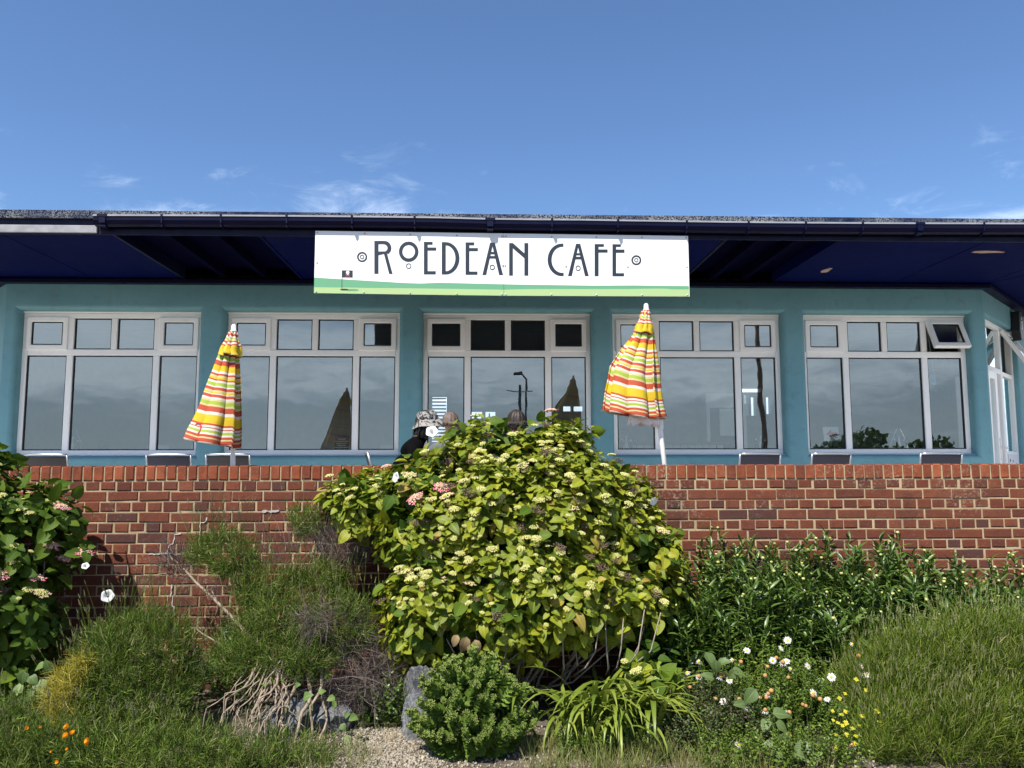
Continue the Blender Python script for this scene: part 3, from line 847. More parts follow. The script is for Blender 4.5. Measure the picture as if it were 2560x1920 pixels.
# ------------------------------------------------------------------ lettering outlines (x, z on the board, metres)
LETTERS=[
   ('R',[(-0.9868,3.6112),(-0.9496,3.6115),(-0.9451,3.3079),(-0.9821,3.3077)]),
   ('R',[(-0.9496,3.6115),(-0.8963,3.6119),(-0.8798,3.6098),(-0.8644,3.6031),(-0.8512,3.5924),(-0.8411,3.5785),(-0.8348,3.5623),(-0.8327,3.5449),(-0.835,3.5276),(-0.8416,3.5116),(-0.8518,3.498),(-0.8651,3.4877),(-0.8736,3.5034),(-0.8178,3.3062),(-0.8498,3.3077),(-0.8988,3.4919),(-0.9476,3.4785),(-0.9481,3.5132),(-0.8861,3.5149),(-0.8781,3.5209),(-0.8721,3.5286),(-0.8684,3.5374),(-0.8674,3.5468),(-0.8691,3.5561),(-0.8734,3.5647),(-0.88,3.572),(-0.8884,3.5776),(-0.8981,3.5811),(-0.9085,3.5822),(-0.9491,3.581)]),
   ('O|ring',[(-0.5884,3.5143),(-0.5899,3.4959),(-0.5947,3.4782),(-0.6027,3.462),(-0.6135,3.4477),(-0.6268,3.4359),(-0.6419,3.4271),(-0.6584,3.4217),(-0.6755,3.4197),(-0.6927,3.4214),(-0.7092,3.4266),(-0.7246,3.4352),(-0.738,3.4467),(-0.7491,3.4609),(-0.7575,3.477),(-0.7627,3.4946),(-0.7646,3.5129),(-0.7631,3.5312),(-0.7583,3.5489),(-0.7504,3.5652),(-0.7396,3.5796),(-0.7264,3.5914),(-0.7112,3.6002),(-0.6948,3.6057),(-0.6776,3.6076),(-0.6603,3.606),(-0.6437,3.6008),(-0.6284,3.5922),(-0.6149,3.5806),(-0.6038,3.5664),(-0.5955,3.5502),(-0.5903,3.5326)],[(-0.6198,3.514),(-0.6207,3.5019),(-0.6238,3.4903),(-0.629,3.4796),(-0.6359,3.4702),(-0.6445,3.4625),(-0.6542,3.4567),(-0.6648,3.4531),(-0.6759,3.4519),(-0.6869,3.453),(-0.6976,3.4564),(-0.7075,3.462),(-0.7162,3.4696),(-0.7233,3.4789),(-0.7287,3.4895),(-0.732,3.5011),(-0.7333,3.5131),(-0.7323,3.5252),(-0.7292,3.5368),(-0.7241,3.5475),(-0.7172,3.557),(-0.7087,3.5647),(-0.6989,3.5705),(-0.6883,3.5741),(-0.6772,3.5754),(-0.6661,3.5743),(-0.6554,3.5709),(-0.6455,3.5652),(-0.6368,3.5576),(-0.6297,3.5483),(-0.6243,3.5376),(-0.621,3.5261)]),
   ('O|ring',[(-0.6514,3.3809),(-0.6518,3.376),(-0.6531,3.3713),(-0.6552,3.3669),(-0.6581,3.3631),(-0.6617,3.3599),(-0.6658,3.3576),(-0.6702,3.3561),(-0.6748,3.3556),(-0.6794,3.356),(-0.6839,3.3574),(-0.688,3.3597),(-0.6916,3.3628),(-0.6946,3.3666),(-0.6968,3.371),(-0.6982,3.3757),(-0.6987,3.3806),(-0.6983,3.3855),(-0.6971,3.3902),(-0.6949,3.3945),(-0.692,3.3984),(-0.6885,3.4015),(-0.6844,3.4039),(-0.68,3.4053),(-0.6753,3.4059),(-0.6707,3.4054),(-0.6663,3.404),(-0.6621,3.4017),(-0.6585,3.3986),(-0.6555,3.3948),(-0.6533,3.3905),(-0.6519,3.3858)],[(-0.6582,3.3808),(-0.6584,3.3773),(-0.6594,3.3739),(-0.6609,3.3707),(-0.663,3.3679),(-0.6655,3.3657),(-0.6684,3.364),(-0.6716,3.3629),(-0.6749,3.3625),(-0.6782,3.3629),(-0.6814,3.3639),(-0.6843,3.3655),(-0.6869,3.3678),(-0.689,3.3705),(-0.6906,3.3736),(-0.6916,3.3771),(-0.692,3.3806),(-0.6917,3.3842),(-0.6908,3.3876),(-0.6892,3.3907),(-0.6872,3.3935),(-0.6846,3.3958),(-0.6817,3.3975),(-0.6786,3.3986),(-0.6753,3.3989),(-0.672,3.3986),(-0.6688,3.3976),(-0.6658,3.3959),(-0.6633,3.3937),(-0.6611,3.3909),(-0.6595,3.3878),(-0.6585,3.3844)]),
   ('E',[(-0.54,3.6062),(-0.4618,3.6068),(-0.4616,3.5797),(-0.5058,3.5794),(-0.5056,3.5541),(-0.4283,3.5547),(-0.4281,3.5259),(-0.5053,3.5253),(-0.5037,3.3351),(-0.4309,3.3356),(-0.4307,3.3062),(-0.5373,3.3054)]),
   ('D',[(-0.3785,3.6049),(-0.3427,3.6052),(-0.3409,3.3059),(-0.3764,3.3057)]),
   ('D',[(-0.3427,3.6052),(-0.3185,3.6025),(-0.2951,3.5941),(-0.2735,3.5804),(-0.2546,3.5619),(-0.239,3.5393),(-0.2274,3.5134),(-0.2202,3.4853),(-0.2177,3.4561),(-0.22,3.4269),(-0.2269,3.3988),(-0.2382,3.3729),(-0.2535,3.3502),(-0.2722,3.3315),(-0.2936,3.3176),(-0.3167,3.3089),(-0.3409,3.3059),(-0.341,3.3354),(-0.324,3.3378),(-0.3077,3.3447),(-0.2926,3.3559),(-0.2795,3.3708),(-0.2687,3.3891),(-0.2607,3.4099),(-0.2558,3.4324),(-0.2543,3.4559),(-0.2561,3.4793),(-0.2612,3.5018),(-0.2694,3.5225),(-0.2804,3.5407),(-0.2937,3.5556),(-0.3089,3.5666),(-0.3254,3.5733),(-0.3425,3.5755)]),
   ('E',[(-0.163,3.604),(-0.0845,3.6047),(-0.0844,3.5775),(-0.1287,3.5772),(-0.1287,3.5519),(-0.0511,3.5525),(-0.051,3.5237),(-0.1286,3.523),(-0.128,3.3342),(-0.0549,3.3347),(-0.0548,3.3052),(-0.1618,3.3045)]),
   ('A',[(0.059,3.6023),(0.0812,3.6025),(0.0813,3.5695),(0.0243,3.3031),(-0.0097,3.3029)]),
   ('A',[(0.0812,3.6025),(0.1035,3.6027),(0.1776,3.3041),(0.1418,3.3039),(0.0813,3.5695)]),
   ('A',[(0.0685,3.5176),(0.0948,3.5178),(0.0995,3.4969),(0.064,3.4966)]),
   ('A',[(0.0602,3.4791),(0.1035,3.4794),(0.1084,3.4577),(0.0556,3.4573)]),
   ('A|ring',[(0.1026,3.3749),(0.1022,3.3701),(0.1009,3.3656),(0.0987,3.3613),(0.0959,3.3576),(0.0924,3.3546),(0.0884,3.3523),(0.0841,3.3509),(0.0796,3.3504),(0.0751,3.3508),(0.0708,3.3522),(0.0668,3.3544),(0.0633,3.3574),(0.0605,3.3611),(0.0584,3.3653),(0.057,3.3698),(0.0566,3.3746),(0.057,3.3793),(0.0583,3.3839),(0.0605,3.3881),(0.0633,3.3918),(0.0668,3.3949),(0.0708,3.3972),(0.0751,3.3986),(0.0796,3.3991),(0.0841,3.3987),(0.0884,3.3973),(0.0924,3.3951),(0.0959,3.3921),(0.0987,3.3884),(0.1009,3.3842),(0.1022,3.3796)],[(0.0958,3.3748),(0.0955,3.3714),(0.0946,3.3682),(0.0931,3.3652),(0.0911,3.3625),(0.0886,3.3603),(0.0858,3.3587),(0.0828,3.3577),(0.0796,3.3573),(0.0765,3.3577),(0.0734,3.3586),(0.0706,3.3602),(0.0682,3.3624),(0.0661,3.365),(0.0647,3.368),(0.0637,3.3712),(0.0634,3.3746),(0.0637,3.378),(0.0646,3.3813),(0.0661,3.3843),(0.0682,3.387),(0.0706,3.3891),(0.0734,3.3908),(0.0764,3.3918),(0.0796,3.3921),(0.0828,3.3918),(0.0858,3.3909),(0.0886,3.3893),(0.0911,3.3871),(0.0931,3.3845),(0.0946,3.3815),(0.0955,3.3782)]),
   ('N',[(0.2329,3.6009),(0.2668,3.6012),(0.2661,3.2994),(0.2324,3.2992)]),
   ('N',[(0.3718,3.6021),(0.4074,3.6024),(0.4061,3.3004),(0.3707,3.3001)]),
   ('N',[(0.2668,3.6012),(0.3715,3.5064),(0.3713,3.4619),(0.2667,3.5534)]),
   ('C',[(0.728,3.6),(0.7118,3.5999),(0.6917,3.5979),(0.6721,3.5922),(0.6535,3.5829),(0.6363,3.5704),(0.6209,3.5548),(0.6077,3.5367),(0.5971,3.5164),(0.5893,3.4945),(0.5844,3.4714),(0.5827,3.4478),(0.5841,3.4242),(0.5886,3.4013),(0.5961,3.3795),(0.6065,3.3595),(0.6193,3.3417),(0.6344,3.3264),(0.6514,3.3142),(0.6698,3.3053),(0.6892,3.3),(0.7092,3.2983),(0.7277,3.2984),(0.728,3.3288),(0.7052,3.3282),(0.6912,3.331),(0.6778,3.3364),(0.6652,3.3442),(0.6537,3.3543),(0.6435,3.3665),(0.6349,3.3805),(0.628,3.396),(0.623,3.4127),(0.62,3.4302),(0.6191,3.4481),(0.6203,3.466),(0.6235,3.4835),(0.6288,3.5003),(0.6359,3.516),(0.6448,3.5302),(0.6552,3.5426),(0.6669,3.5529),(0.6797,3.561),(0.6932,3.5666),(0.7072,3.5696),(0.7277,3.5702)]),
   ('A',[(0.844,3.5993),(0.8631,3.5995),(0.8627,3.5663),(0.8021,3.2989),(0.7673,3.2986)]),
   ('A',[(0.8631,3.5995),(0.8822,3.5996),(0.9573,3.2999),(0.9225,3.2997),(0.8627,3.5663)]),
   ('A',[(0.8485,3.5108),(0.8768,3.5111),(0.8808,3.4929),(0.8444,3.4926)]),
   ('A',[(0.841,3.4778),(0.8842,3.4781),(0.8891,3.4558),(0.836,3.4554)]),
   ('A|ring',[(0.8829,3.3726),(0.8824,3.3677),(0.8811,3.3631),(0.8789,3.3588),(0.8761,3.3551),(0.8726,3.352),(0.8687,3.3497),(0.8644,3.3482),(0.86,3.3477),(0.8556,3.3482),(0.8513,3.3495),(0.8474,3.3518),(0.844,3.3548),(0.8413,3.3586),(0.8392,3.3628),(0.838,3.3674),(0.8376,3.3723),(0.8381,3.3771),(0.8394,3.3817),(0.8415,3.386),(0.8444,3.3898),(0.8479,3.3929),(0.8518,3.3952),(0.8561,3.3966),(0.8605,3.3971),(0.8649,3.3967),(0.8692,3.3953),(0.8731,3.393),(0.8765,3.39),(0.8792,3.3863),(0.8813,3.382),(0.8825,3.3774)],[(0.8764,3.3725),(0.8761,3.369),(0.8751,3.3656),(0.8736,3.3624),(0.8716,3.3597),(0.8691,3.3574),(0.8663,3.3557),(0.8632,3.3547),(0.86,3.3543),(0.8569,3.3546),(0.8539,3.3556),(0.8511,3.3573),(0.8487,3.3595),(0.8467,3.3623),(0.8452,3.3654),(0.8443,3.3688),(0.8441,3.3723),(0.8444,3.3758),(0.8454,3.3792),(0.8469,3.3824),(0.8489,3.3851),(0.8514,3.3874),(0.8542,3.3891),(0.8573,3.3901),(0.8604,3.3905),(0.8636,3.3902),(0.8666,3.3892),(0.8694,3.3875),(0.8718,3.3853),(0.8738,3.3826),(0.8753,3.3794),(0.8762,3.3761)]),
   ('F',[(1.0146,3.5982),(1.0993,3.5989),(1.0989,3.5732),(1.0501,3.5728),(1.0498,3.548),(1.1327,3.5486),(1.1323,3.5196),(1.0494,3.519),(1.0464,3.2996),(1.0108,3.2994)]),
   ('E',[(1.1782,3.5979),(1.2549,3.5985),(1.2545,3.5736),(1.2113,3.5733),(1.2109,3.5484),(1.2875,3.549),(1.287,3.5192),(1.2104,3.5186),(1.2074,3.3279),(1.2805,3.3284),(1.28,3.3004),(1.1737,3.2997)]),
   ('roundel|ring',[(-1.0486,3.4621),(-1.0493,3.453),(-1.0518,3.4442),(-1.0559,3.436),(-1.0614,3.4289),(-1.0682,3.423),(-1.076,3.4187),(-1.0845,3.4159),(-1.0933,3.415),(-1.1022,3.4158),(-1.1108,3.4184),(-1.1187,3.4227),(-1.1257,3.4284),(-1.1315,3.4355),(-1.1359,3.4435),(-1.1386,3.4523),(-1.1396,3.4614),(-1.1389,3.4706),(-1.1365,3.4794),(-1.1324,3.4875),(-1.1269,3.4946),(-1.1201,3.5005),(-1.1123,3.5049),(-1.1038,3.5076),(-1.0949,3.5086),(-1.086,3.5078),(-1.0774,3.5052),(-1.0695,3.5009),(-1.0625,3.4951),(-1.0567,3.4881),(-1.0524,3.48),(-1.0496,3.4712)],[(-1.0629,3.462),(-1.0634,3.4557),(-1.0651,3.4497),(-1.0679,3.4441),(-1.0717,3.4392),(-1.0764,3.4352),(-1.0817,3.4322),(-1.0875,3.4304),(-1.0936,3.4297),(-1.0997,3.4303),(-1.1056,3.4321),(-1.111,3.435),(-1.1158,3.4389),(-1.1198,3.4438),(-1.1227,3.4493),(-1.1246,3.4553),(-1.1253,3.4615),(-1.1248,3.4678),(-1.1232,3.4738),(-1.1204,3.4794),(-1.1166,3.4843),(-1.1119,3.4883),(-1.1066,3.4913),(-1.1008,3.4932),(-1.0947,3.4938),(-1.0886,3.4933),(-1.0827,3.4915),(-1.0773,3.4886),(-1.0725,3.4846),(-1.0685,3.4798),(-1.0655,3.4742),(-1.0636,3.4682)]),
   ('roundel|ring',[(-1.0747,3.4619),(-1.0751,3.458),(-1.0761,3.4543),(-1.0778,3.4508),(-1.0802,3.4478),(-1.0831,3.4453),(-1.0864,3.4434),(-1.09,3.4422),(-1.0938,3.4418),(-1.0976,3.4422),(-1.1012,3.4433),(-1.1046,3.4451),(-1.1076,3.4476),(-1.1101,3.4506),(-1.1119,3.454),(-1.1131,3.4577),(-1.1135,3.4616),(-1.1132,3.4655),(-1.1122,3.4693),(-1.1104,3.4727),(-1.1081,3.4758),(-1.1052,3.4783),(-1.1019,3.4801),(-1.0982,3.4813),(-1.0945,3.4817),(-1.0907,3.4813),(-1.087,3.4802),(-1.0836,3.4784),(-1.0807,3.476),(-1.0782,3.473),(-1.0763,3.4695),(-1.0752,3.4658)],[(-1.0815,3.4619),(-1.0817,3.4593),(-1.0824,3.4569),(-1.0835,3.4546),(-1.085,3.4526),(-1.0869,3.451),(-1.0891,3.4498),(-1.0915,3.449),(-1.0939,3.4488),(-1.0964,3.449),(-1.0988,3.4497),(-1.101,3.4509),(-1.1029,3.4525),(-1.1045,3.4545),(-1.1057,3.4567),(-1.1065,3.4591),(-1.1068,3.4617),(-1.1066,3.4642),(-1.1059,3.4666),(-1.1048,3.4689),(-1.1032,3.4709),(-1.1013,3.4725),(-1.0992,3.4737),(-1.0968,3.4745),(-1.0944,3.4748),(-1.0919,3.4745),(-1.0895,3.4738),(-1.0873,3.4726),(-1.0853,3.471),(-1.0837,3.4691),(-1.0825,3.4668),(-1.0818,3.4644)]),
   ('roundel2|ring',[(1.4406,3.4508),(1.4395,3.4418),(1.4367,3.4331),(1.4324,3.425),(1.4266,3.418),(1.4196,3.4122),(1.4116,3.4078),(1.403,3.4051),(1.3941,3.4042),(1.3852,3.405),(1.3767,3.4076),(1.3689,3.4118),(1.3621,3.4175),(1.3565,3.4245),(1.3525,3.4324),(1.35,3.4411),(1.3493,3.4501),(1.3503,3.4592),(1.3531,3.4679),(1.3574,3.4759),(1.3632,3.483),(1.3703,3.4888),(1.3782,3.4932),(1.3868,3.4959),(1.3958,3.4968),(1.4047,3.496),(1.4132,3.4934),(1.421,3.4892),(1.4278,3.4835),(1.4334,3.4765),(1.4374,3.4685),(1.4399,3.4598)],[(1.4259,3.4507),(1.4252,3.4446),(1.4233,3.4387),(1.4203,3.4332),(1.4164,3.4284),(1.4116,3.4245),(1.4062,3.4215),(1.4004,3.4197),(1.3943,3.4191),(1.3883,3.4196),(1.3825,3.4214),(1.3772,3.4242),(1.3726,3.4281),(1.3689,3.4328),(1.3661,3.4382),(1.3644,3.4441),(1.364,3.4502),(1.3647,3.4564),(1.3665,3.4623),(1.3695,3.4677),(1.3734,3.4725),(1.3782,3.4765),(1.3836,3.4794),(1.3894,3.4813),(1.3955,3.4819),(1.4015,3.4814),(1.4073,3.4796),(1.4126,3.4767),(1.4172,3.4729),(1.421,3.4681),(1.4238,3.4627),(1.4254,3.4568)]),
   ('roundel2|ring',[(1.4137,3.4506),(1.4132,3.4469),(1.4121,3.4433),(1.4103,3.44),(1.4079,3.4371),(1.405,3.4347),(1.4018,3.433),(1.3982,3.4318),(1.3946,3.4315),(1.3909,3.4318),(1.3874,3.4328),(1.3842,3.4346),(1.3814,3.4369),(1.3791,3.4398),(1.3775,3.4431),(1.3765,3.4466),(1.3762,3.4503),(1.3766,3.454),(1.3777,3.4576),(1.3795,3.4609),(1.3819,3.4638),(1.3848,3.4662),(1.3881,3.468),(1.3916,3.4691),(1.3953,3.4695),(1.3989,3.4692),(1.4024,3.4681),(1.4056,3.4664),(1.4084,3.464),(1.4107,3.4612),(1.4124,3.4579),(1.4134,3.4543)],[(1.4071,3.4506),(1.4069,3.4481),(1.4061,3.4458),(1.405,3.4437),(1.4034,3.4418),(1.4015,3.4402),(1.3994,3.439),(1.3971,3.4383),(1.3947,3.4381),(1.3923,3.4383),(1.39,3.439),(1.3879,3.4401),(1.3861,3.4416),(1.3846,3.4435),(1.3835,3.4456),(1.3829,3.448),(1.3827,3.4504),(1.383,3.4528),(1.3837,3.4551),(1.3849,3.4573),(1.3864,3.4592),(1.3883,3.4607),(1.3905,3.4619),(1.3928,3.4626),(1.3951,3.4629),(1.3975,3.4627),(1.3998,3.462),(1.4019,3.4608),(1.4037,3.4593),(1.4052,3.4574),(1.4063,3.4553),(1.407,3.453)]),
]
HILL = [(-1.5128,3.2697),(-1.2695,3.2558),(-0.9836,3.2404),(-0.697,3.2249),(-0.5703,3.2214),(-0.4013,3.2294),(-0.1047,3.2243),(0.1843,3.2191),(0.3141,3.2171),(0.5151,3.2151),(0.9991,3.2115),(1.3719,3.2154),(1.6483,3.2138),(1.8692,3.2127)]
LAWN = [(-1.515,3.1812),(-1.117,3.1776),(-0.6964,3.1766),(-0.274,3.1731),(0.1842,3.1681),(0.314,3.173),(0.5149,3.1759),(0.9179,3.1783),(1.3226,3.1807),(1.5257,3.186),(1.6477,3.1867),(1.729,3.1806),(1.8692,3.1814)]
BOT = [(-1.5163,3.128),(-0.6958,3.119),(0.1842,3.1136),(0.9171,3.1136),(1.8724,3.1157)]

# ================================================================== SIGN BOARD
SY = 6.99
simple('sign_white', (0.80, 0.80, 0.79), 0.38, var=0.02)
simple('sign_ink', (0.012, 0.020, 0.034), 0.45)
simple('sign_green', (0.12, 0.33, 0.18), 0.45)
simple('sign_lime', (0.36, 0.50, 0.22), 0.45)
simple('sign_shadow_green', (0.10, 0.29, 0.16), 0.45)
simple('bone_red', (0.62, 0.12, 0.10), 0.5)
simple('screw_steel', (0.35, 0.36, 0.36), 0.4, 0.6)
sign = empty('sign_board', (0.18, SY, 3.12))
tag(sign, 'long white sign board reading ROEDEAN CAFE above green hills, under the eave', 'sign')
SI = Matrix.Translation((-0.18, -SY, -3.12))
def sp_(mb, name, mat, parent=sign, **k): return mb.build(name, mat, parent, mtx=SI.copy() if parent is sign else None, **k)
top = lambda x: 3.700 + (x + 1.519) / 3.404 * (3.681 - 3.700)
seam = 0.1844
def bot(x):
    return float(np.interp(x, [p[0] for p in BOT], [p[1] for p in BOT]))
for x0, x1 in ((-1.5175, seam - 0.0012), (seam + 0.0012, 1.878)):
    sp_(MB().prism([(x0, bot(x0)), (x1, bot(x1)), (x1, top(x1)), (x0, top(x0))], SY, SY + 0.006), 'panel', 'sign_white')
sp_(MB().box(-1.50, 1.86, SY + 0.008, SY + 0.030, 3.14, 3.672), 'backing_board', 'navy_dark')
for x in (-1.2, -0.4, 0.6, 1.5):
    sp_(MB().box(x - 0.025, x + 0.025, SY + 0.031, SY + 0.062, 3.14, 3.672), 'batten', 'navy_dark')
def strip(P, Q, name, mat, y):
    """coloured strip between an upper outline P and a lower outline Q, split at the panel joint"""
    for a, b in ((-1.5175, seam - 0.0012), (seam + 0.0012, 1.8735)):
        up = [(a, float(np.interp(a, [p[0] for p in P], [p[1] for p in P])))] + [p for p in P if a < p[0] < b] + [(b, float(np.interp(b, [p[0] for p in P], [p[1] for p in P])))]
        lo = [(x, float(np.interp(x, [p[0] for p in Q], [p[1] for p in Q])) - 0.0) for x in (b, (a + b) / 2, a)]
        sp_(MB().prism(lo[::-1] + up[::-1], y, SY - 0.0003), name, mat)
strip(HILL, [(x, z + 0.0005) for x, z in LAWN], 'printed_hill', 'sign_green', SY - 0.0012)
strip(LAWN, [(x, z + 0.001) for x, z in BOT], 'printed_lawn', 'sign_lime', SY - 0.0018)
counts = [('letter_r', 2), ('letter_o', 2), ('letter_e', 1), ('letter_d', 2), ('letter_e', 1), ('letter_a', 5), ('letter_n', 3), ('letter_c', 1), ('letter_a', 5), ('letter_f', 1), ('letter_e', 1), ('roundel', 2), ('roundel', 2)]
it = iter(LETTERS)
for nm, c in counts:
    mb = MB()
    for k in range(c):
        e = next(it); y = SY - 0.0020 - 0.0003 * k
        if len(e) == 3: mb.ring(e[1], e[2], y, SY - 0.0004)
        else: mb.prism(e[1], y, SY - 0.0004)
    sp_(mb, nm, 'sign_ink')
# printed golf flag with skull and crossbones
fl = sp_(MB().prism([(-1.2728, 3.3376), (-1.1761, 3.3366), (-1.1750, 3.2719), (-1.2715, 3.2730)][::-1], SY - 0.0016, SY - 0.0003), 'printed_flag', 'sign_ink')
MB().prism([(-1.2733, 3.3376), (-1.2688, 3.3376), (-1.2672, 3.1690), (-1.2717, 3.1690)][::-1], SY - 0.0026, SY - 0.0021).build('flag_pole', 'sign_ink', fl)
ell = lambda cx, cz, a, b, n=20: [(cx + a * math.cos(2 * math.pi * i / n), cz + b * math.sin(2 * math.pi * i / n)) for i in range(n)]
MB().prism(ell(-1.2467, 3.1613, 0.038, 0.0075), SY - 0.0034, SY - 0.0028).build('hole', 'sign_ink', fl)
MB().prism(ell(-1.180, 3.1578, 0.062, 0.009), SY - 0.0026, SY - 0.0020).build('hole_shadow', 'sign_shadow_green', fl)
MB().prism(ell(-1.2203, 3.3185, 0.0155, 0.0145), SY - 0.0026, SY - 0.0018).build('skull', 'sign_white', fl)
MB().prism([(-1.2285, 3.308), (-1.2121, 3.308), (-1.2130, 3.298), (-1.2276, 3.298)][::-1], SY - 0.0025, SY - 0.0018).build('skull_jaw', 'sign_white', fl)
for dx in (-0.0055, 0.0055):
    MB().prism(ell(-1.2203 + dx, 3.3175, 0.0032, 0.0036, 10), SY - 0.0031, SY - 0.0027).build('eye_socket', 'sign_ink', fl)
for sg, yy in ((1, 0.0025), (-1, 0.0029)):
    MB().prism([(-1.2395, 3.290 - sg * 0.009 - 0.0022), (-1.2010, 3.290 + sg * 0.009 - 0.0022), (-1.2010, 3.290 + sg * 0.009 + 0.0022), (-1.2395, 3.290 - sg * 0.009 + 0.0022)], SY - yy, SY - 0.0018).build('crossbone', 'bone_red', fl)
for P in (ell(-1.2203, 3.2905, 0.004, 0.004, 8),):
    pass
scr = MB().lathe([(0.0075, 0), (0.0068, 0.003), (0.003, 0.005)], 10).mesh('screw', 'screw_steel')
for x, z in [(-1.4988, 3.6844), (-1.075, 3.6793), (-0.6638, 3.6724), (-0.2425, 3.669), (0.1694, 3.6637), (0.2037, 3.664), (-1.4967, 3.406), (0.1752, 3.3911), (0.1957, 3.3912), (-1.4973, 3.1401), (-1.0727, 3.1366), (-0.658, 3.1329), (-0.2399, 3.1285), (0.1672, 3.1265), (0.2015, 3.1251), (0.6215, 3.6637), (1.031, 3.663), (1.4495, 3.6649), (1.860, 3.6659), (1.860, 3.3918), (1.3149, 3.3896), (0.7496, 3.3889), (0.6151, 3.1266), (1.0263, 3.1257), (1.4433, 3.1272), (1.858, 3.1291)]:
    link('screw', scr, sign, SI @ Matrix.Translation((x, SY - 0.0022, z)) @ Matrix.Rotation(R_(90), 4, 'X'))

# ================================================================== BRICK WALL
BWY = 5.90
BWX0, BWX1 = -6.4, 6.6
bwall = empty('brick_wall', (0, BWY, 0))
tag(bwall, 'red brick garden wall with upright coping bricks holding up the terrace', 'wall')
WTOP = 1.592
def brick_mesh(L, H, D, seed):
    r = random.Random(seed); j = lambda a=0.0026: (r.random() - 0.5) * 2 * a
    c = 0.0045 + r.random() * 0.003
    x0, x1, z0, z1 = -L / 2 + j(), L / 2 + j(), -H / 2 + j(), H / 2 + j()
    F = [(x0 + c + j(), 0, z0 + c + j()), (x1 - c + j(), 0, z0 + c + j()), (x1 - c + j(), 0, z1 - c + j()), (x0 + c + j(), 0, z1 - c + j())]
    M_ = [(x0, c, z0), (x1, c, z0), (x1, c, z1), (x0, c, z1)]
    Bk = [(x0, D, z0), (x1, D, z0), (x1, D, z1), (x0, D, z1)]
    f = [(0, 1, 2, 3)]
    for a in (0, 4):
        for i in range(4): f.append((a + i, a + 4 + i, a + 4 + (i + 1) % 4, a + (i + 1) % 4))
    f.append((11, 10, 9, 8))
    return MB().add(F + M_ + Bk, f).mesh('brick', 'brick_red')
ST = [brick_mesh(0.2160, 0.0668, 0.09, s) for s in range(8)]
HD = [brick_mesh(0.1035, 0.0668, 0.09, s + 20) for s in range(8)]
CP = [brick_mesh(0.0662, 0.1020, 0.224, s + 40) for s in range(5)]
for m in CP: m.materials.clear(); m.materials.append(MATS['brick_coping'])
rb = random.Random(3)
allb = []
z = WTOP - 0.103 - 0.010
course = 0
while z - 0.065 > -0.12:
    zc_ = z - 0.0325
    head = course % 2 == 0
    step = 0.1125 if head else 0.225
    x = BWX0 + (0.0 if head else 0.056) + rb.random() * 0.012
    while x < BWX1:
        allb.append((x + step / 2 + rb.uniform(-.002, .002), zc_ + rb.uniform(-.0015, .0015), head))
        x += step
    z -= 0.0752
    course += 1
def score(b):
    x, z, h = b
    if -3.15 < x < -1.0 and z > 0.32: return z + 0.3 * (x < -1.5)
    if 1.15 < x < 4.3 and z > 0.85: return z + 0.25
    return -1
cand = sorted(allb, key=score, reverse=True)
keep = set(id(b) for b in cand[:300] if score(b) > 0)
ib = Matrix.Translation((0, -BWY, 0))
rest_v, rest_f = [], []
for b in allb:
    x, z, h = b
    me = rb.choice(HD if h else ST)
    m = Matrix.Translation((x, rb.uniform(-0.002, 0.003), z)) @ Matrix.Rotation(rb.uniform(-0.006, 0.006), 4, 'Y')
    if id(b) in keep: link('brick', me, bwall, m)
    else:
        o = len(rest_v); rest_v += [tuple(m @ v.co) for v in me.vertices]; rest_f += [tuple(i + o for i in p.vertices) for p in me.polygons]
rest = link('bricks', MB().add(rest_v, rest_f).mesh('bricks', 'brick_red'), bwall); rest['kind'] = 'stuff'
x = BWX0
while x < BWX1:
    w = 0.0755
    me = rb.choice(CP)
    link('coping_brick', me, bwall, Matrix.Translation((x + w / 2, rb.uniform(-0.003, 0.002) - 0.002, WTOP - 0.0515 + rb.uniform(-0.002, 0.002))) @ Matrix.Rotation(rb.uniform(-0.015, 0.015), 4, 'Y'))
    x += w
MB().box(BWX0, BWX1, 0.0065, 0.222, -0.15, WTOP - 0.006).build('mortar_core', 'mortar', bwall)
# white bloom along a stepped crack
def bloom(P, w):
    r = random.Random(5); L = []; Rr = []
    pts = []
    for (x0, z0), (x1, z1) in zip(P, P[1:]):
        n = max(2, int(math.hypot(x1 - x0, z1 - z0) / 0.018))
        pts += [(x0 + (x1 - x0) * i / n, z0 + (z1 - z0) * i / n) for i in range(n)]
    pts.append(P[-1])
    v, f = [], []
    for i, (x, z) in enumerate(pts):
        a = pts[max(0, i - 1)]; b = pts[min(len(pts) - 1, i + 1)]
        dx, dz = b[0] - a[0], b[1] - a[1]; l = math.hypot(dx, dz) or 1
        q = w * (0.3 + r.random() * 0.9)
        jx, jz = r.uniform(-.004, .004), r.uniform(-.004, .004)
        for s in (-1, 1): v.append((x + jx - s * dz / l * q, -0.0042 - 0.001 * (s > 0), z + jz + s * dx / l * q))
        for s in (-1, 1): v.append((x + jx - s * dz / l * q * 0.9, 0.006, z + jz + s * dx / l * q * 0.9))
    for i in range(len(pts) - 1):
        a, b = i * 4, i * 4 + 4
        f += [(a, a + 1, b + 1, b), (a, b, b + 2, a + 2), (a + 1, a + 3, b + 3, b + 1)]
    MB().add(v, f).build('lime_bloom', 'efflorescence', bwall)
bloom([(-2.020, 1.215), (-2.024, 1.185), (-2.060, 1.180), (-2.066, 1.11)], 0.0045)
bloom([(-2.200, 1.10), (-2.246, 1.09), (-2.250, 1.03), (-2.282, 1.020), (-2.290, 0.962), (-2.34, 0.956), (-2.425, 0.955)], 0.0045)
bloom([(-2.290, 0.960), (-2.23, 0.950), (-2.20, 0.953)], 0.004)
bloom([(-2.251, 0.735), (-2.256, 0.66), (-2.243, 0.655), (-2.240, 0.588), (-2.230, 0.58), (-2.226, 0.520)], 0.005)
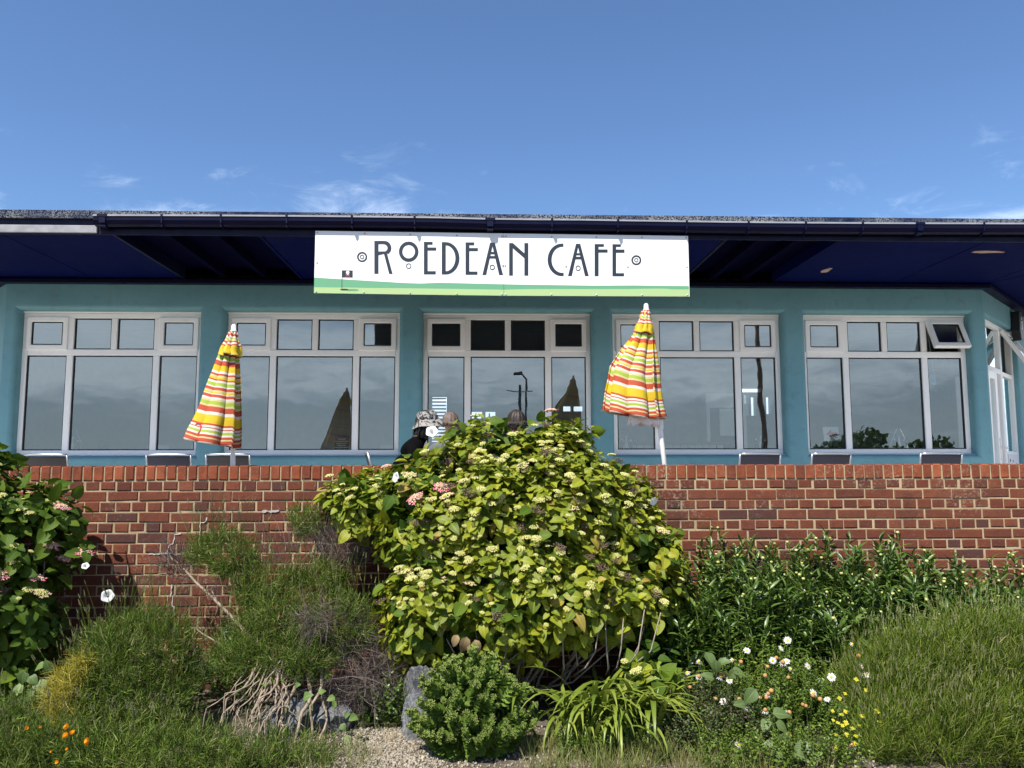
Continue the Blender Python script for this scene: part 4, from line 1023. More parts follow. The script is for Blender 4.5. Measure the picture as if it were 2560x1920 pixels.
bloom([(-1.62, 1.255), (-1.50, 1.262)], 0.010)
# drain pipe rim; a black disc stands in for the dark inside
dp = MB().ring(ell(-1.83, 0.404, 0.040, 0.040, 18), ell(-1.83, 0.404, 0.030, 0.030, 18), -0.012, 0.06)
dp.build('drain_pipe', 'pale_bark', bwall)
MB().prism(ell(-1.83, 0.404, 0.031, 0.031, 18), -0.006, 0.0).build('drain_dark_disc', 'black_plastic', bwall)

# ================================================================== PARASOLS
S_ = dict(Y=(0.60, 0.42, 0.006), R=(0.44, 0.060, 0.018), W=(0.62, 0.585, 0.50), G=(0.31, 0.42, 0.035), C=(0.56, 0.47, 0.22))
SEQ = [(345, 'R'), (400, 'C'), (412, 'Y'), (490, 'R'), (505, 'W'), (520, 'R'), (535, 'C'), (550, 'G'), (565, 'W'), (580, 'R'), (600, 'W'), (612, 'R'), (630, 'C'), (640, 'G'), (665, 'W'), (675, 'R'), (715, 'Y'), (765, 'W'), (785, 'R'), (800, 'C'), (815, 'Y'), (830, 'R'), (845, 'W'), (860, 'G'), (890, 'W'), (900, 'R'), (925, 'C'), (940, 'Y'), (950, 'W'), (960, 'R'), (985, 'W'), (1000, 'C'), (1015, 'G'), (1045, 'C'), (1058, 'R'), (1104, 'W'), (1128, 'Y'), (1200, 'R'), (1215, 'W'), (1230, 'R'), (1240, 'W'), (1255, 'G'), (1275, 'W'), (1290, 'R'), (1312, 'C'), (1322, 'R'), (1352, 'W')]
def mat_stripe():
    b = NB('striped_canvas')
    uv = b.n('ShaderNodeUVMap').outputs[0]
    sx = b.n('ShaderNodeSeparateXYZ'); b.t.links.new(uv, sx.inputs[0])
    v = sx.outputs[1]
    st = [((y - 345) / 1025.0, S_[c]) for y, c in SEQ]
    h = 24
    split = st[h][0]
    r1 = b.ramp(v, st[:h], 'CONSTANT')
    r2 = b.ramp(v, st[h:], 'CONSTANT')
    c = b.mix(b.math('GREATER_THAN', v, split - 1e-5), r1, r2)
    # lighter seam along each gore
    se = b.math('ABSOLUTE', b.math('SUBTRACT', b.math('FRACT', b.math('MULTIPLY', sx.outputs[0], 8.0)), 0.5))
    c = b.mix(b.math('MULTIPLY', b.math('LESS_THAN', se, 0.025), 0.5), c, (0.80, 0.70, 0.42))
    b.p(Base_Color=c, Roughness=0.7)
    b.bump(b.math('ADD', b.noise(6, 4, 0.6), b.math('MULTIPLY', b.noise(300, 2, 0.5), 0.1)), 0.35, 0.03)
    b.translucent(c, 0.16)
mat_stripe()
simple('white_canvas', (0.78, 0.78, 0.80), 0.7, var=0.04)
def canopy(prof, L, seed, v0, v1, amp, folds=8, nv=44, na=192, hem=0.03, slant=0.045):
    """furled fabric. prof(t) -> (centre dx, half width x, half width y); each gore hangs its own fabric length"""
    r = random.Random(seed)
    ph = [r.uniform(-0.5, 0.5) for _ in range(folds)]; am = [r.uniform(0.6, 1.3) for _ in range(folds)]
    V, UVv = [], []
    for i in range(nv + 1):
        t = i / nv
        cx, ax, ay = prof(t)
        for k in range(na):
            th = 2 * math.pi * k / na
            g = th / (2 * math.pi) * folds
            gi = int(g) % folds; gf = g - int(g)
            # sharp ridge at gore edges, sunken and swept to one side between
            w = 1 - amp * am[gi] * (1 - abs(2 * gf - 1) ** 1.3) * min(1, t * 3 + 0.15)
            tw = 0.5 * amp * math.sin(2 * math.pi * gf + ph[gi]) * min(1, t * 2)
            a = th + tw + 0.22 * ph[gi] * t
            x = cx + ax * w * math.cos(a); y = ay * w * math.sin(a)
            x += 0.006 * math.sin(7 * th + 11 * t + seed) * t; y += 0.006 * math.cos(5 * th - 9 * t) * t
            s = t * L
            d2 = min(x * x + y * y, (s * 0.95) ** 2) if s > 0 else 0
            edge = abs(2 * gf - 1)
            z = -math.sqrt(max(s * s - d2, 0.0)) - hem * t * edge * am[gi]
            V.append((x, y, z)); UVv.append((k / na, v0 + (v1 - v0) * t * (1 - slant * (1 - edge) * am[gi])))
    F, U = [], []
    for i in range(nv):
        for k in range(na):
            k2 = (k + 1) % na
            F.append((i * na + k, (i + 1) * na + k, (i + 1) * na + k2, i * na + k2))
            a, b_, c_, d = UVv[i * na + k], UVv[(i + 1) * na + k], UVv[(i + 1) * na + k2], UVv[i * na + k2]
            if k2 == 0: c_ = (1.0, c_[1]); d = (1.0, d[1])
            U += [a, b_, c_, d]
    return mesh_np('canopy', V, F, 'striped_canvas', U, smooth=True)
def add_solid(o, th=0.002):
    m = o.modifiers.new('thickness', 'SOLIDIFY'); m.thickness = th; m.offset = -1
def parasol(name, base, top_z, lean, prof, L, vprof, vL, label, seed, amp):
    root = empty(name, base)
    tag(root, label, 'parasol', 'furled parasols along the terrace wall')
    h = top_z - base[2]
    lx = lean * h
    tipm = Matrix.Translation((lx, 0, h))
    MB().tube([(0, 0, 0.0), (lx * (h - 0.06) / h, 0, h - 0.06)], 0.019, 14).build('pole', 'white_enamel', root, smooth=True)
    MB().lathe([(0.20, 0.0), (0.20, 0.035), (0.06, 0.06), (0.03, 0.22), (0.021, 0.24)], 24).build('base', 'dark_grey', root, bevel=0.004)
    c = link('canopy', canopy(prof, L, seed, 0.06, 1.0, amp), root, tipm @ Matrix.Translation((0, 0, -0.055)))
    add_solid(c)
    vc = canopy(vprof, vL, seed + 3, 0.30, 0.06, amp * 1.3, na=120, nv=20, hem=0.02)
    v = link('vent_cap', vc, root, tipm @ Matrix.Translation((0, 0, -0.05))); add_solid(v)
    MB().lathe([(0.024, -0.065), (0.026, -0.05), (0.020, -0.045), (0.019, -0.012), (0.014, -0.002), (0.006, 0.002)], 16).build('finial', 'white_enamel', root, smooth=True, mtx=tipm.copy())
    return root
p1 = parasol('striped_parasol', (-1.965, 6.35, TZ), 2.725, -0.026,
             lambda t: (float(np.interp(t, [0, .26, .42, .58, .74, .9, 1], [0, -.035, -.052, -.070, -.092, -.120, -.132])), float(np.interp(t, [0, .26, .42, .58, .74, .9, 1], [.022, .092, .124, .158, .186, .216, .230])), 0.022 + 0.155 * t ** 0.92), 0.915,
             lambda t: (-0.020 * t, 0.024 + 0.085 * t, 0.024 + 0.085 * t), 0.215,
             'orange, yellow and green striped parasol, furled, standing upright left of the sign', 4, 0.52)
MB().tube([(0, 0, 0), (0.0, 0, 0.001)], 0.001, 4)
# tie patch near the hem of the left parasol
tp = MB().ring(ell(0, 0, 0.034, 0.046, 22), ell(0, 0, 0.027, 0.038, 22), -0.004, 0.0)
tp.build('tie_patch', 'red_print', p1, mtx=Matrix.Translation((-0.262, -0.118, 1.035)) @ Matrix.Rotation(R_(-24), 4, 'Z') @ Matrix.Rotation(R_(12), 4, 'Y'))
p2 = parasol('striped_parasol', (1.535, 6.35, TZ), 2.915, -0.0935,
             lambda t: (float(np.interp(t, [0, .26, .42, .62, .83, 1], [0, -.025, -.062, -.103, -.116, -.114])), float(np.interp(t, [0, .26, .42, .62, .83, 1], [.022, .094, .148, .212, .245, .262])), 0.022 + 0.15 * t ** 0.9), 0.885,
             lambda t: (-0.022 * t, 0.024 + 0.066 * t, 0.024 + 0.06 * t), 0.205,
             'orange, yellow and green striped parasol, furled, leaning and blown out below the sign', 9, 0.42)
# white lining hanging below the right canopy and its tilt joint
ln = canopy(lambda t: (0.09 * t - 0.125 * t, 0.012 + 0.125 * t, 0.012 + 0.075 * t), 0.94, 21, 0.993, 1.0, 0.10, na=90, nv=14)
ln.materials.clear(); ln.materials.append(MATS['white_canvas'])
lo = link('lining', ln, p2, Matrix.Translation((-0.0935 * 2.065, 0, 2.065 - 0.055))); add_solid(lo)
MB().lathe([(0.026, 0), (0.026, 0.07), (0.022, 0.08)], 14, c=(-0.0935 * 1.04, 0, 1.03)).tube([(-0.0935 * 1.04 - 0.03, -0.02, 1.065), (-0.0935 * 1.04 - 0.045, -0.025, 1.05), (-0.0935 * 1.04 - 0.03, -0.03, 1.03)], 0.006, 6).build('tilt_joint', 'white_enamel', p2, smooth=False)

# ================================================================== TERRACE CHAIRS
def make_chair(mesh):
    root = empty('terrace_chair')
    w, d, sh, bh = 0.42, 0.42, 0.44, 0.845
    t = 0.011
    def back(x): return [(x, 0.20, sh - 0.02), (x, 0.235, sh + 0.16), (x, 0.275, sh + 0.33), (x, 0.295, bh)]
    for s in (-1, 1):
        x = s * w / 2
        MB().tube([(x, -0.22, 0), (x, -0.20, sh)], t, 8).build('leg', 'silver_metal', root, smooth=True)
        MB().tube([(x, 0.26, 0), (x, 0.20, sh)], t, 8).build('leg', 'silver_metal', root, smooth=True)
        MB().tube([(x, -0.20, sh), (x, -0.205, sh + 0.19), (x, -0.18, sh + 0.205), (x, 0.24, sh + 0.2)], 0.012, 8).build('armrest', 'silver_metal', root, smooth=True)
    # back frame: a flat metal hoop with a slightly bowed top rail
    bf = MB()
    for s in (-1, 1):
        P = back(s * w / 2)
        bf.tube([(a, b, c) for a, b, c in P], 0.0105, 8)
    top_ = [(-w / 2 + w * k / 8, 0.295 + 0.028 * math.sin(math.pi * k / 8), bh + 0.006 * math.sin(math.pi * k / 8)) for k in range(9)]
    bf.tube(top_, 0.011, 8)
    bf.build('back_frame', 'silver_metal', root, smooth=True)
    v, f = [], []
    n = 8
    for j, (y, z) in enumerate([(0.215, sh + 0.03), (0.235, sh + 0.16), (0.275, sh + 0.33), (0.2935, bh - 0.012)]):
        for k in range(n + 1):
            v.append((-w / 2 + 0.012 + (w - 0.024) * k / n, y + 0.024 * math.sin(math.pi * k / n), z))
    for j in range(3):
        for k in range(n): f.append((j * (n + 1) + k, j * (n + 1) + k + 1, (j + 1) * (n + 1) + k + 1, (j + 1) * (n + 1) + k))
    o = MB().add(v, f).build('backrest', mesh, root); add_solid(o, 0.004)
    MB().box(-w / 2 + 0.01, w / 2 - 0.01, -0.20, 0.20, sh - 0.004, sh + 0.008).build('seat', mesh, root, bevel=0.003)
    MB().tube([(-w / 2, -0.20, sh), (w / 2, -0.20, sh)], 0.011, 8).tube([(-w / 2, 0.20, sh), (w / 2, 0.20, sh)], 0.011, 8).tube([(-w / 2, -0.20, sh), (-w / 2, 0.20, sh)], 0.011, 8).tube([(w / 2, -0.20, sh), (w / 2, 0.20, sh)], 0.011, 8).build('seat_frame', 'silver_metal', root, smooth=True)
    return root
chairA = make_chair('sling_mesh'); chairB = make_chair('sling_mesh_navy')
usedA = usedB = False
def chair(kind, x, y, rz, label):
    global usedA, usedB
    src = chairA if kind == 'A' else chairB
    used = usedA if kind == 'A' else usedB
    o = copy_tree(src) if used else src
    if kind == 'A': usedA = True
    else: usedB = True
    o.location = (x, y, TZ); o.rotation_euler = (0, 0, rz)
    tag(o, label, 'chair', 'silver framed chairs on the terrace')
    return o
# rz = pi: backrest towards the camera
chair('A', -4.20, 8.05 , R_(178), 'silver chair with black mesh back in front of the leftmost window, left of two')
chair('B', -3.07, 8.10, R_(182), 'silver chair with dark back below the right side of the leftmost window')
chair('A', -2.47, 8.05, R_(179), 'silver chair with black mesh back right behind the left parasol pole')
chair('B', 2.75, 8.10, R_(184), 'silver chair with dark back below the window right of the leaning parasol')
chair('B', 3.50, 8.18, R_(186), 'silver chair with dark back below the left side of the window with an open sash')
chair('B', 4.66, 8.15, R_(178), 'silver chair with dark back farthest right, nearest the entrance')

# ================================================================== PEOPLE AT THE HIDDEN TABLE
simple('skin', (0.55, 0.30, 0.22), 0.55, var=0.08)
simple('black_cloth', (0.0025, 0.0025, 0.003), 0.9, var=0.3, spec=0.05)
simple('grey_cloth', (0.10, 0.11, 0.13), 0.85, var=0.2)
simple('blue_cloth', (0.03, 0.05, 0.11), 0.85, var=0.2)
simple('denim', (0.04, 0.06, 0.11), 0.85, var=0.2)
simple('hair_black', (0.010, 0.009, 0.009), 0.5, var=0.3, bump=0.8, bscale=140)
simple('hair_greybrown', (0.12, 0.085, 0.07), 0.6, var=0.4, scale=30, bump=0.8, bscale=140)
simple('hair_darkbrown', (0.022, 0.013, 0.010), 0.5, var=0.4, scale=30, bump=0.8, bscale=140)
def person(x, y, rz, scale, cloth, label, lean=0.06, head_z=0.0):
    """seated figure, local -y is forward; the body is one remeshed surface"""
    root = empty('person', (x, y, TZ), rz)
    bm = bmesh.new(); sk = bm.verts.layers.skin.verify()
    J = {}
    def v(n, p, r):
        q = bm.verts.new(p); q[sk].radius = r if isinstance(r, tuple) else (r, r); J[n] = q; return q
    sh_ = 0.46
    v('pel', (0, 0.05, sh_ + 0.10), (0.165, 0.115)); v('wst', (0, 0.03, sh_ + 0.28), (0.145, 0.105)); v('chs', (0, 0.03 - lean, sh_ + 0.45), (0.165, 0.115)); v('upc', (0, 0.035 - lean * 1.6, sh_ + 0.555), (0.125, 0.085)); v('nek', (0, 0.02 - lean * 2.0, sh_ + 0.64), (0.058, 0.06)); v('hd0', (0, 0.0 - lean * 2.4, sh_ + 0.705), (0.062, 0.075))
    for a, b in (('pel', 'wst'), ('wst', 'chs'), ('chs', 'upc'), ('upc', 'nek'), ('nek', 'hd0')): bm.edges.new((J[a], J[b]))
    for s in (-1, 1):
        k = 'l' if s < 0 else 'r'
        v(k + 'hip', (s * 0.10, 0.0, sh_ + 0.09), 0.092); v(k + 'kne', (s * 0.13, -0.42, sh_ + 0.06), 0.062); v(k + 'ank', (s * 0.13, -0.40, 0.09), 0.042); v(k + 'toe', (s * 0.15, -0.56, 0.04), (0.042, 0.035))
        v(k + 'sho', (s * 0.185, 0.03 - lean * 1.4, sh_ + 0.53), 0.062); v(k + 'elb', (s * 0.24, -0.10, sh_ + 0.29), 0.044); v(k + 'wri', (s * 0.13, -0.31, sh_ + 0.31), 0.028); v(k + 'plm', (s * 0.115, -0.37, sh_ + 0.315), (0.034, 0.017))
        for a, b in (('pel', k + 'hip'), (k + 'hip', k + 'kne'), (k + 'kne', k + 'ank'), (k + 'ank', k + 'toe'), ('upc', k + 'sho'), (k + 'sho', k + 'elb'), (k + 'elb', k + 'wri'), (k + 'wri', k + 'plm')): bm.edges.new((J[a], J[b]))
        for q, (fx, ln_) in enumerate(((-0.024, 0.062), (-0.008, 0.074), (0.009, 0.070), (0.024, 0.054))):
            a = v(k + 'f%d' % q, (s * 0.115 + fx, -0.405, sh_ + 0.316), 0.0088); b = v(k + 'g%d' % q, (s * 0.115 + fx * 1.1, -0.40 - ln_ * 0.6, sh_ + 0.312), 0.0082); c = v(k + 'h%d' % q, (s * 0.115 + fx * 1.1, -0.40 - ln_, sh_ + 0.296), 0.0070)
            bm.edges.new((J[k + 'plm'], a)); bm.edges.new((a, b)); bm.edges.new((b, c))
        a = v(k + 't0', (s * 0.115 - s * 0.034, -0.355, sh_ + 0.31), 0.010); b = v(k + 't1', (s * 0.115 - s * 0.055, -0.395, sh_ + 0.305), 0.0085)
        bm.edges.new((J[k + 'plm'], a)); bm.edges.new((a, b))
    J['pel'][sk].use_root = True
    me = bpy.data.meshes.new('body'); bm.to_mesh(me); bm.free()
    o = bpy.data.objects.new('body_tmp', me); COL.objects.link(o)
    o.modifiers.new('skin', 'SKIN').use_smooth_shade = True
    s_ = o.modifiers.new('sub', 'SUBSURF'); s_.levels = 2
    dg = bpy.context.evaluated_depsgraph_get(); dg.update()
    em = bpy.data.meshes.new_from_object(o.evaluated_get(dg))
    bm = bmesh.new(); bm.from_mesh(em)
    # head: skull, jaw, nose, ears, brows joined into the body
    hz = sh_ + 0.79; hy = -lean * 2.6 + 0.0
    def blob(c, r, sub=3):
        q = bmesh.ops.create_icosphere(bm, subdivisions=sub, radius=1.0)
        bmesh.ops.transform(bm, matrix=Matrix.Translation(c) @ Matrix.Diagonal((*r, 1)), verts=q['verts'])
    blob((0, hy + 0.012, hz + 0.025), (0.077, 0.098, 0.098)); blob((0, hy - 0.025, hz - 0.045), (0.060, 0.070, 0.075)); blob((0, hy - 0.060, hz - 0.085), (0.034, 0.034, 0.028))
    blob((0, hy - 0.098, hz - 0.015), (0.013, 0.020, 0.026), 2); blob((0, hy - 0.090, hz - 0.058), (0.026, 0.014, 0.010), 2)
    for s in (-1, 1):
        blob((s * 0.078, hy + 0.015, hz - 0.008), (0.010, 0.020, 0.030), 2); blob((s * 0.030, hy - 0.083, hz + 0.028), (0.022, 0.013, 0.008), 2); blob((s * 0.040, hy - 0.065, hz - 0.028), (0.026, 0.026, 0.026), 2)
    me2 = bpy.data.meshes.new('body'); bm.to_mesh(me2); bm.free()
    o.modifiers.clear(); o.data = me2
    rm = o.modifiers.new('rm', 'REMESH'); rm.mode = 'VOXEL'; rm.voxel_size = 0.0075
    sm = o.modifiers.new('sm', 'SMOOTH'); sm.iterations = 4; sm.factor = 0.5
    dg = bpy.context.evaluated_depsgraph_get(); dg.update()
    fm = bpy.data.meshes.new_from_object(o.evaluated_get(dg))
    bpy.data.objects.remove(o)
    fm.materials.clear()
    for n_ in ('skin', cloth, 'denim', 'black_plastic'): fm.materials.append(MATS[n_])
    for p in fm.polygons:
        c = p.center; p.use_smooth = True
        if c.z > sh_ + 0.668: p.material_index = 0
        elif c.z > sh_ + 0.17 and not (c.y < -0.315 and c.z > sh_ + 0.27): p.material_index = 1
        elif c.y < -0.315 and c.z > sh_ + 0.25: p.material_index = 0
        elif c.z < 0.09: p.material_index = 3
        else: p.material_index = 2
    link('body', fm, root)
    for s in (-1, 1):
        MB().lathe([(0.001, -0.011), (0.008, -0.008), (0.0115, 0), (0.008, 0.008), (0.001, 0.011)], 10, c=(s * 0.030, hy - 0.083, hz + 0.008)).build('eye', 'white_enamel', root, smooth=True)
        MB().lathe([(0.001, -0.005), (0.004, -0.003), (0.0055, 0), (0.004, 0.003), (0.001, 0.005)], 8, c=(s * 0.030, hy - 0.0915, hz + 0.008)).build('iris', 'black_plastic', root, smooth=True)
    root.scale = (scale, scale, scale)
    tag(root, label, 'person', 'people seated at the terrace table')
    return root, hy, hz
def hair(root, hy, hz, mat, length, seed, grow=1.12):
    """hair: a thick cap with a ragged lower edge made of locks"""
    r = random.Random(seed)
    v, f = [], []
    na, nv = 60, 12
    for i in range(nv + 1):
        for k in range(na):
            a = 2 * math.pi * k / na
            front = max(0, -math.sin(a))           # sin=-1 is the face
            lo = length * (1 - front ** 0.7 * 0.92) + 0.02 * r.random()
            low = -0.02 - lo + 0.07 * front
            t = i / nv
            phi = t * math.pi * 0.5
            if t < 0.75:
                q = t / 0.75 * math.pi / 2
                rad = math.sin(q); zz = 0.105 * math.cos(q)
            else:
                rad = 1.0 + 0.10 * (t - 0.75) / 0.25; zz = low * (t - 0.75) / 0.25
            j = 1 + 0.05 * math.sin(13 * a + 3 * t) + 0.03 * math.sin(29 * a)
            v.append((0.083 * grow * rad * j * math.cos(a), hy + 0.014 + 0.104 * grow * rad * j * math.sin(a), hz + 0.030 + zz * grow))
    for i in range(nv):
        for k in range(na):
            k2 = (k + 1) % na
            f.append((i * na + k, (i + 1) * na + k, (i + 1) * na + k2, i * na + k2))
    o = MB().add(v, f).build('hair', mat, root, smooth=True); add_solid(o, 0.012)
    # loose strands round the lower edge
    st = MB()
    for k in range(70):
        a = r.uniform(-0.25 * math.pi, 1.25 * math.pi)
        x0, y0 = 0.088 * grow * math.cos(a), hy + 0.014 + 0.108 * grow * math.sin(a)
        z0 = hz + 0.02; l = length * r.uniform(0.7, 1.25)
        st.tube([(x0, y0, z0), (x0 * 1.12 + r.uniform(-.01, .01), y0 + 0.012 * math.sin(a), z0 - l * 0.6), (x0 * 1.2 + r.uniform(-.03, .03), y0 + 0.02 * math.sin(a) + r.uniform(-.02, .02), z0 - l)], [0.006, 0.005, 0.001], 5)
    st.build('hair_strands', mat, root, smooth=True)
r1, hy1, hz1 = person(-0.74, 7.02, R_(98), 0.885, 'black_cloth', 'person in a black top and patterned grey bucket hat, dark hair, seated behind the hydrangea', lean=0.11)
hair(r1, hy1, hz1, 'hair_black', 0.13, 1, 1.10)
def mat_hat():
    b = NB('patterned_hat')
    n = b.noise(16, 2, 0.4, dist=2.2)
    c = b.ramp(n, [(0.0, (0.012, 0.012, 0.014)), (0.44, (0.012, 0.012, 0.014)), (0.47, (0.24, 0.225, 0.21)), (1.0, (0.29, 0.275, 0.26))])
    b.p(Base_Color=c, Roughness=0.85)
    b.bump(b.noise(8, 3), 0.4, 0.02)
mat_hat()
hat = MB()
na = 40; v = []; f = []
for (r_, z_) in [(0.002, 0.082), (0.045, 0.086), (0.074, 0.080), (0.088, 0.060), (0.100, 0.006), (0.102, 0.0), (0.124, -0.028), (0.150, -0.060), (0.154, -0.066), (0.150, -0.067), (0.120, -0.034), (0.096, -0.006)]:
    for k in range(na):
        a = 2 * math.pi * k / na
        j = 1 + 0.02 * math.sin(3 * a + 20 * z_) + (0.05 * math.sin(2 * a + 1) if r_ > 0.11 else 0)
        v.append((r_ * j * math.cos(a), r_ * 1.12 * j * math.sin(a), z_ + (0.012 * math.sin(3 * a) if r_ > 0.11 else 0)))
for i in range(11):
    for k in range(na): f.append((i * na + k, (i + 1) * na + k, (i + 1) * na + (k + 1) % na, i * na + (k + 1) % na))
f.append(tuple(range(na)))
ho = MB().add(v, f).build('bucket_hat', 'patterned_hat', r1, smooth=True, mtx=Matrix.Translation((0, hy1 + 0.014, hz1 + 0.050)) @ Matrix.Rotation(R_(-10), 4, 'X') @ Matrix.Rotation(R_(-6), 4, 'Y'))
for (ang, zz) in ((200, 0.028), (150, 0.03), (255, 0.028), (300, 0.03)):
    a = R_(ang); q = Matrix.Rotation(a + R_(90), 4, 'Z') @ Matrix.Translation((0, -0.1065, zz))
    MB().prism(ell(0, 0, 0.019, 0.014, 16), -0.004, 0.004).build('printed_eye', 'black_plastic', ho, mtx=q)
    MB().ring(ell(0, 0, 0.011, 0.011, 14), ell(0, 0, 0.006, 0.006, 14), -0.0055, -0.003).build('printed_iris', 'silver_metal', ho, mtx=q)
r2, hy2, hz2 = person(-0.33, 7.55, R_(165), 0.905, 'grey_cloth', 'person with short grey-brown hair, only the head showing above the hydrangea', lean=0.03)
hair(r2, hy2, hz2, 'hair_greybrown', 0.02, 2, 1.04)
r3, hy3, hz3 = person(0.33, 7.30, R_(-160), 0.905, 'blue_cloth', 'person with dark hair, crown of the head showing right of the hydrangea top', lean=0.03)
hair(r3, hy3, hz3, 'hair_darkbrown', 0.06, 3, 1.06)
# each sits on a terrace chair drawn up to a small round table
chair('B', -0.72, 7.03, R_(98), 'silver chair seen edge-on beside the hydrangea, under the person in the bucket hat')
chair('A', -0.33, 7.54, R_(165), 'silver chair under the person with grey-brown hair, behind the hydrangea')
chair('A', 0.33, 7.29, R_(-160), 'silver chair under the dark-haired person behind the hydrangea')
tb = empty('terrace_table', (0.0, 7.98, TZ))
tag(tb, 'small round white terrace table behind the hydrangea among the seated people', 'table')
MB().lathe([(0.30, 0.70), (0.31, 0.71), (0.31, 0.725), (0.30, 0.73)], 32).build('table_top', 'white_enamel', tb)
MB().lathe([(0.22, 0.0), (0.22, 0.02), (0.04, 0.05), (0.03, 0.70)], 20).build('pedestal', 'silver_metal', tb)

# ================================================================== PLANTS
def ellipsoid_shoots(ells, n, r, ymin=-9, zmin=0.12, face=(0, -1, 0), bias=0.35, shrink=0.93):
    """points on the skin of a union of ellipsoids, with outward normals"""
    P, N = [], []
    vol = np.array([e[3] * e[4] + e[3] * e[5] + e[4] * e[5] for e in ells]); vol = vol / vol.sum()
    tries = 0
    while len(P) < n and tries < n * 60:
        tries += 1
        e = ells[r.choice(len(ells), p=vol)]
        d = r.normal(size=3); d /= np.linalg.norm(d)
        c = np.array(e[:3]); rad = np.array(e[3:6])
        p = c + d * rad
        if p[2] < zmin or p[1] > 5.86 and p[2] < 1.60: continue
        nn = d / rad; nn /= np.linalg.norm(nn)
        if np.dot(nn, face) < -bias and nn[2] < 0.4: continue
        if any(np.sum(((p - np.array(q[:3])) / (np.array(q[3:6]) * shrink)) ** 2) < 1 for q in ells if q is not e): continue
        P.append(p); N.append(nn)
    return np.array(P), np.array(N)
HL = [leaf_t(6, 2, 0.74, 0.28, 0.20, 0.68, 0.66, 0.02), leaf_t(6, 2, 0.68, 0.10, 0.36, 0.70, 0.68, 0.025), leaf_t(6, 2, 0.78, 0.40, 0.10, 0.66, 0.66, 0.015), leaf_t(6, 2, 0.64, 0.20, 0.50, 0.72, 0.70, 0.03)]
def flower_t(seed, n=46, R=1.0, petals=0):
    """flat dome of tiny florets"""
    r = np.random.default_rng(seed)
    V0, F0, _ = blob_t()
    parts = []
    for k in range(n):
        q = math.sqrt((k + 0.5) / n) * R; a = k * 2.39996 + r.uniform(-.2, .2)
        z = 0.30 * (1 - (q / R) ** 2) + r.uniform(-0.05, 0.05)
        s = r.uniform(0.17, 0.25) * R
        rot = np.linalg.qr(r.normal(size=(3, 3)))[0]
        parts.append(((V0 * (s, s, s * 0.8)) @ rot.T + (q * math.cos(a), q * math.sin(a), z), F0, None))
    return join_sc(parts)
def ray_petals(n, seed, z=0.05, R=1.25, size=0.42):
    r = np.random.default_rng(seed); parts = []
    for k in range(n):
        a = k / n * 2 * math.pi + r.uniform(-.2, .2); rr = R * r.uniform(0.8, 1.0)
        c = np.array([rr * math.cos(a), rr * math.sin(a), z + r.uniform(-.1, .1)])
        for j in range(4):
            b = a + j * math.pi / 2 + 0.4
            d = np.array([math.cos(b), math.sin(b), r.uniform(-.1, .2)]); e = np.array([-math.sin(b), math.cos(b), 0])
            V = np.array([c, c + d * size * 0.55 + e * size * 0.32, c + d * size, c + d * size * 0.55 - e * size * 0.32])
            parts.append((V, np.array([(0, 1, 2), (0, 2, 3)]), None))
    return join_sc(parts)
def umbel_t(seed, n=26):
    """dead head: spokes carrying shrivelled florets"""
    r = np.random.default_rng(seed); parts = []
    V0, F0, _ = blob_t()
    for k in range(n):
        q = math.sqrt((k + 0.5) / n); a = k * 2.39996
        e = np.array([q * math.cos(a), q * math.sin(a), 0.25 * (1 - q * q) + r.uniform(-.12, .12)])
        s0 = np.array([0, 0, -0.8]); m = np.array([0.03, 0.0, 0]); m2 = np.array([0, 0.03, 0])
        parts.append((np.array([s0 + m, s0 - m, e - m, e + m]), np.array([(0, 1, 2), (0, 2, 3)]), None))
        for j in range(2):
            parts.append((V0 * r.uniform(0.06, 0.13) * np.array([1, 1, 0.6]) + e + r.uniform(-.1, .1, 3), F0, None))
    return join_sc(parts)
FLW = [mesh_np('flower_head', *flower_t(s)[:2], 'cream_flower', smooth=False) for s in range(4)]
def two_mat_flower(seed, core, rim):
    a = flower_t(seed, 40); b = ray_petals(7, seed)
    me = mesh_np('flower_head', *join_sc([a, b])[:2], core)
    me.materials.append(MATS[rim])
    idx = np.zeros(len(me.polygons), dtype=np.int32); idx[len(a[1]):] = 1
    me.polygons.foreach_set('material_index', idx); return me
PNK = [two_mat_flower(31 + s, 'blush_flower', 'pink_flower') for s in range(2)]
BLS = [two_mat_flower(41 + s, 'cream_flower', 'blush_flower') for s in range(2)]
DED = [mesh_np('dead_head', *umbel_t(s)[:2], 'dead_flower') for s in range(3)]

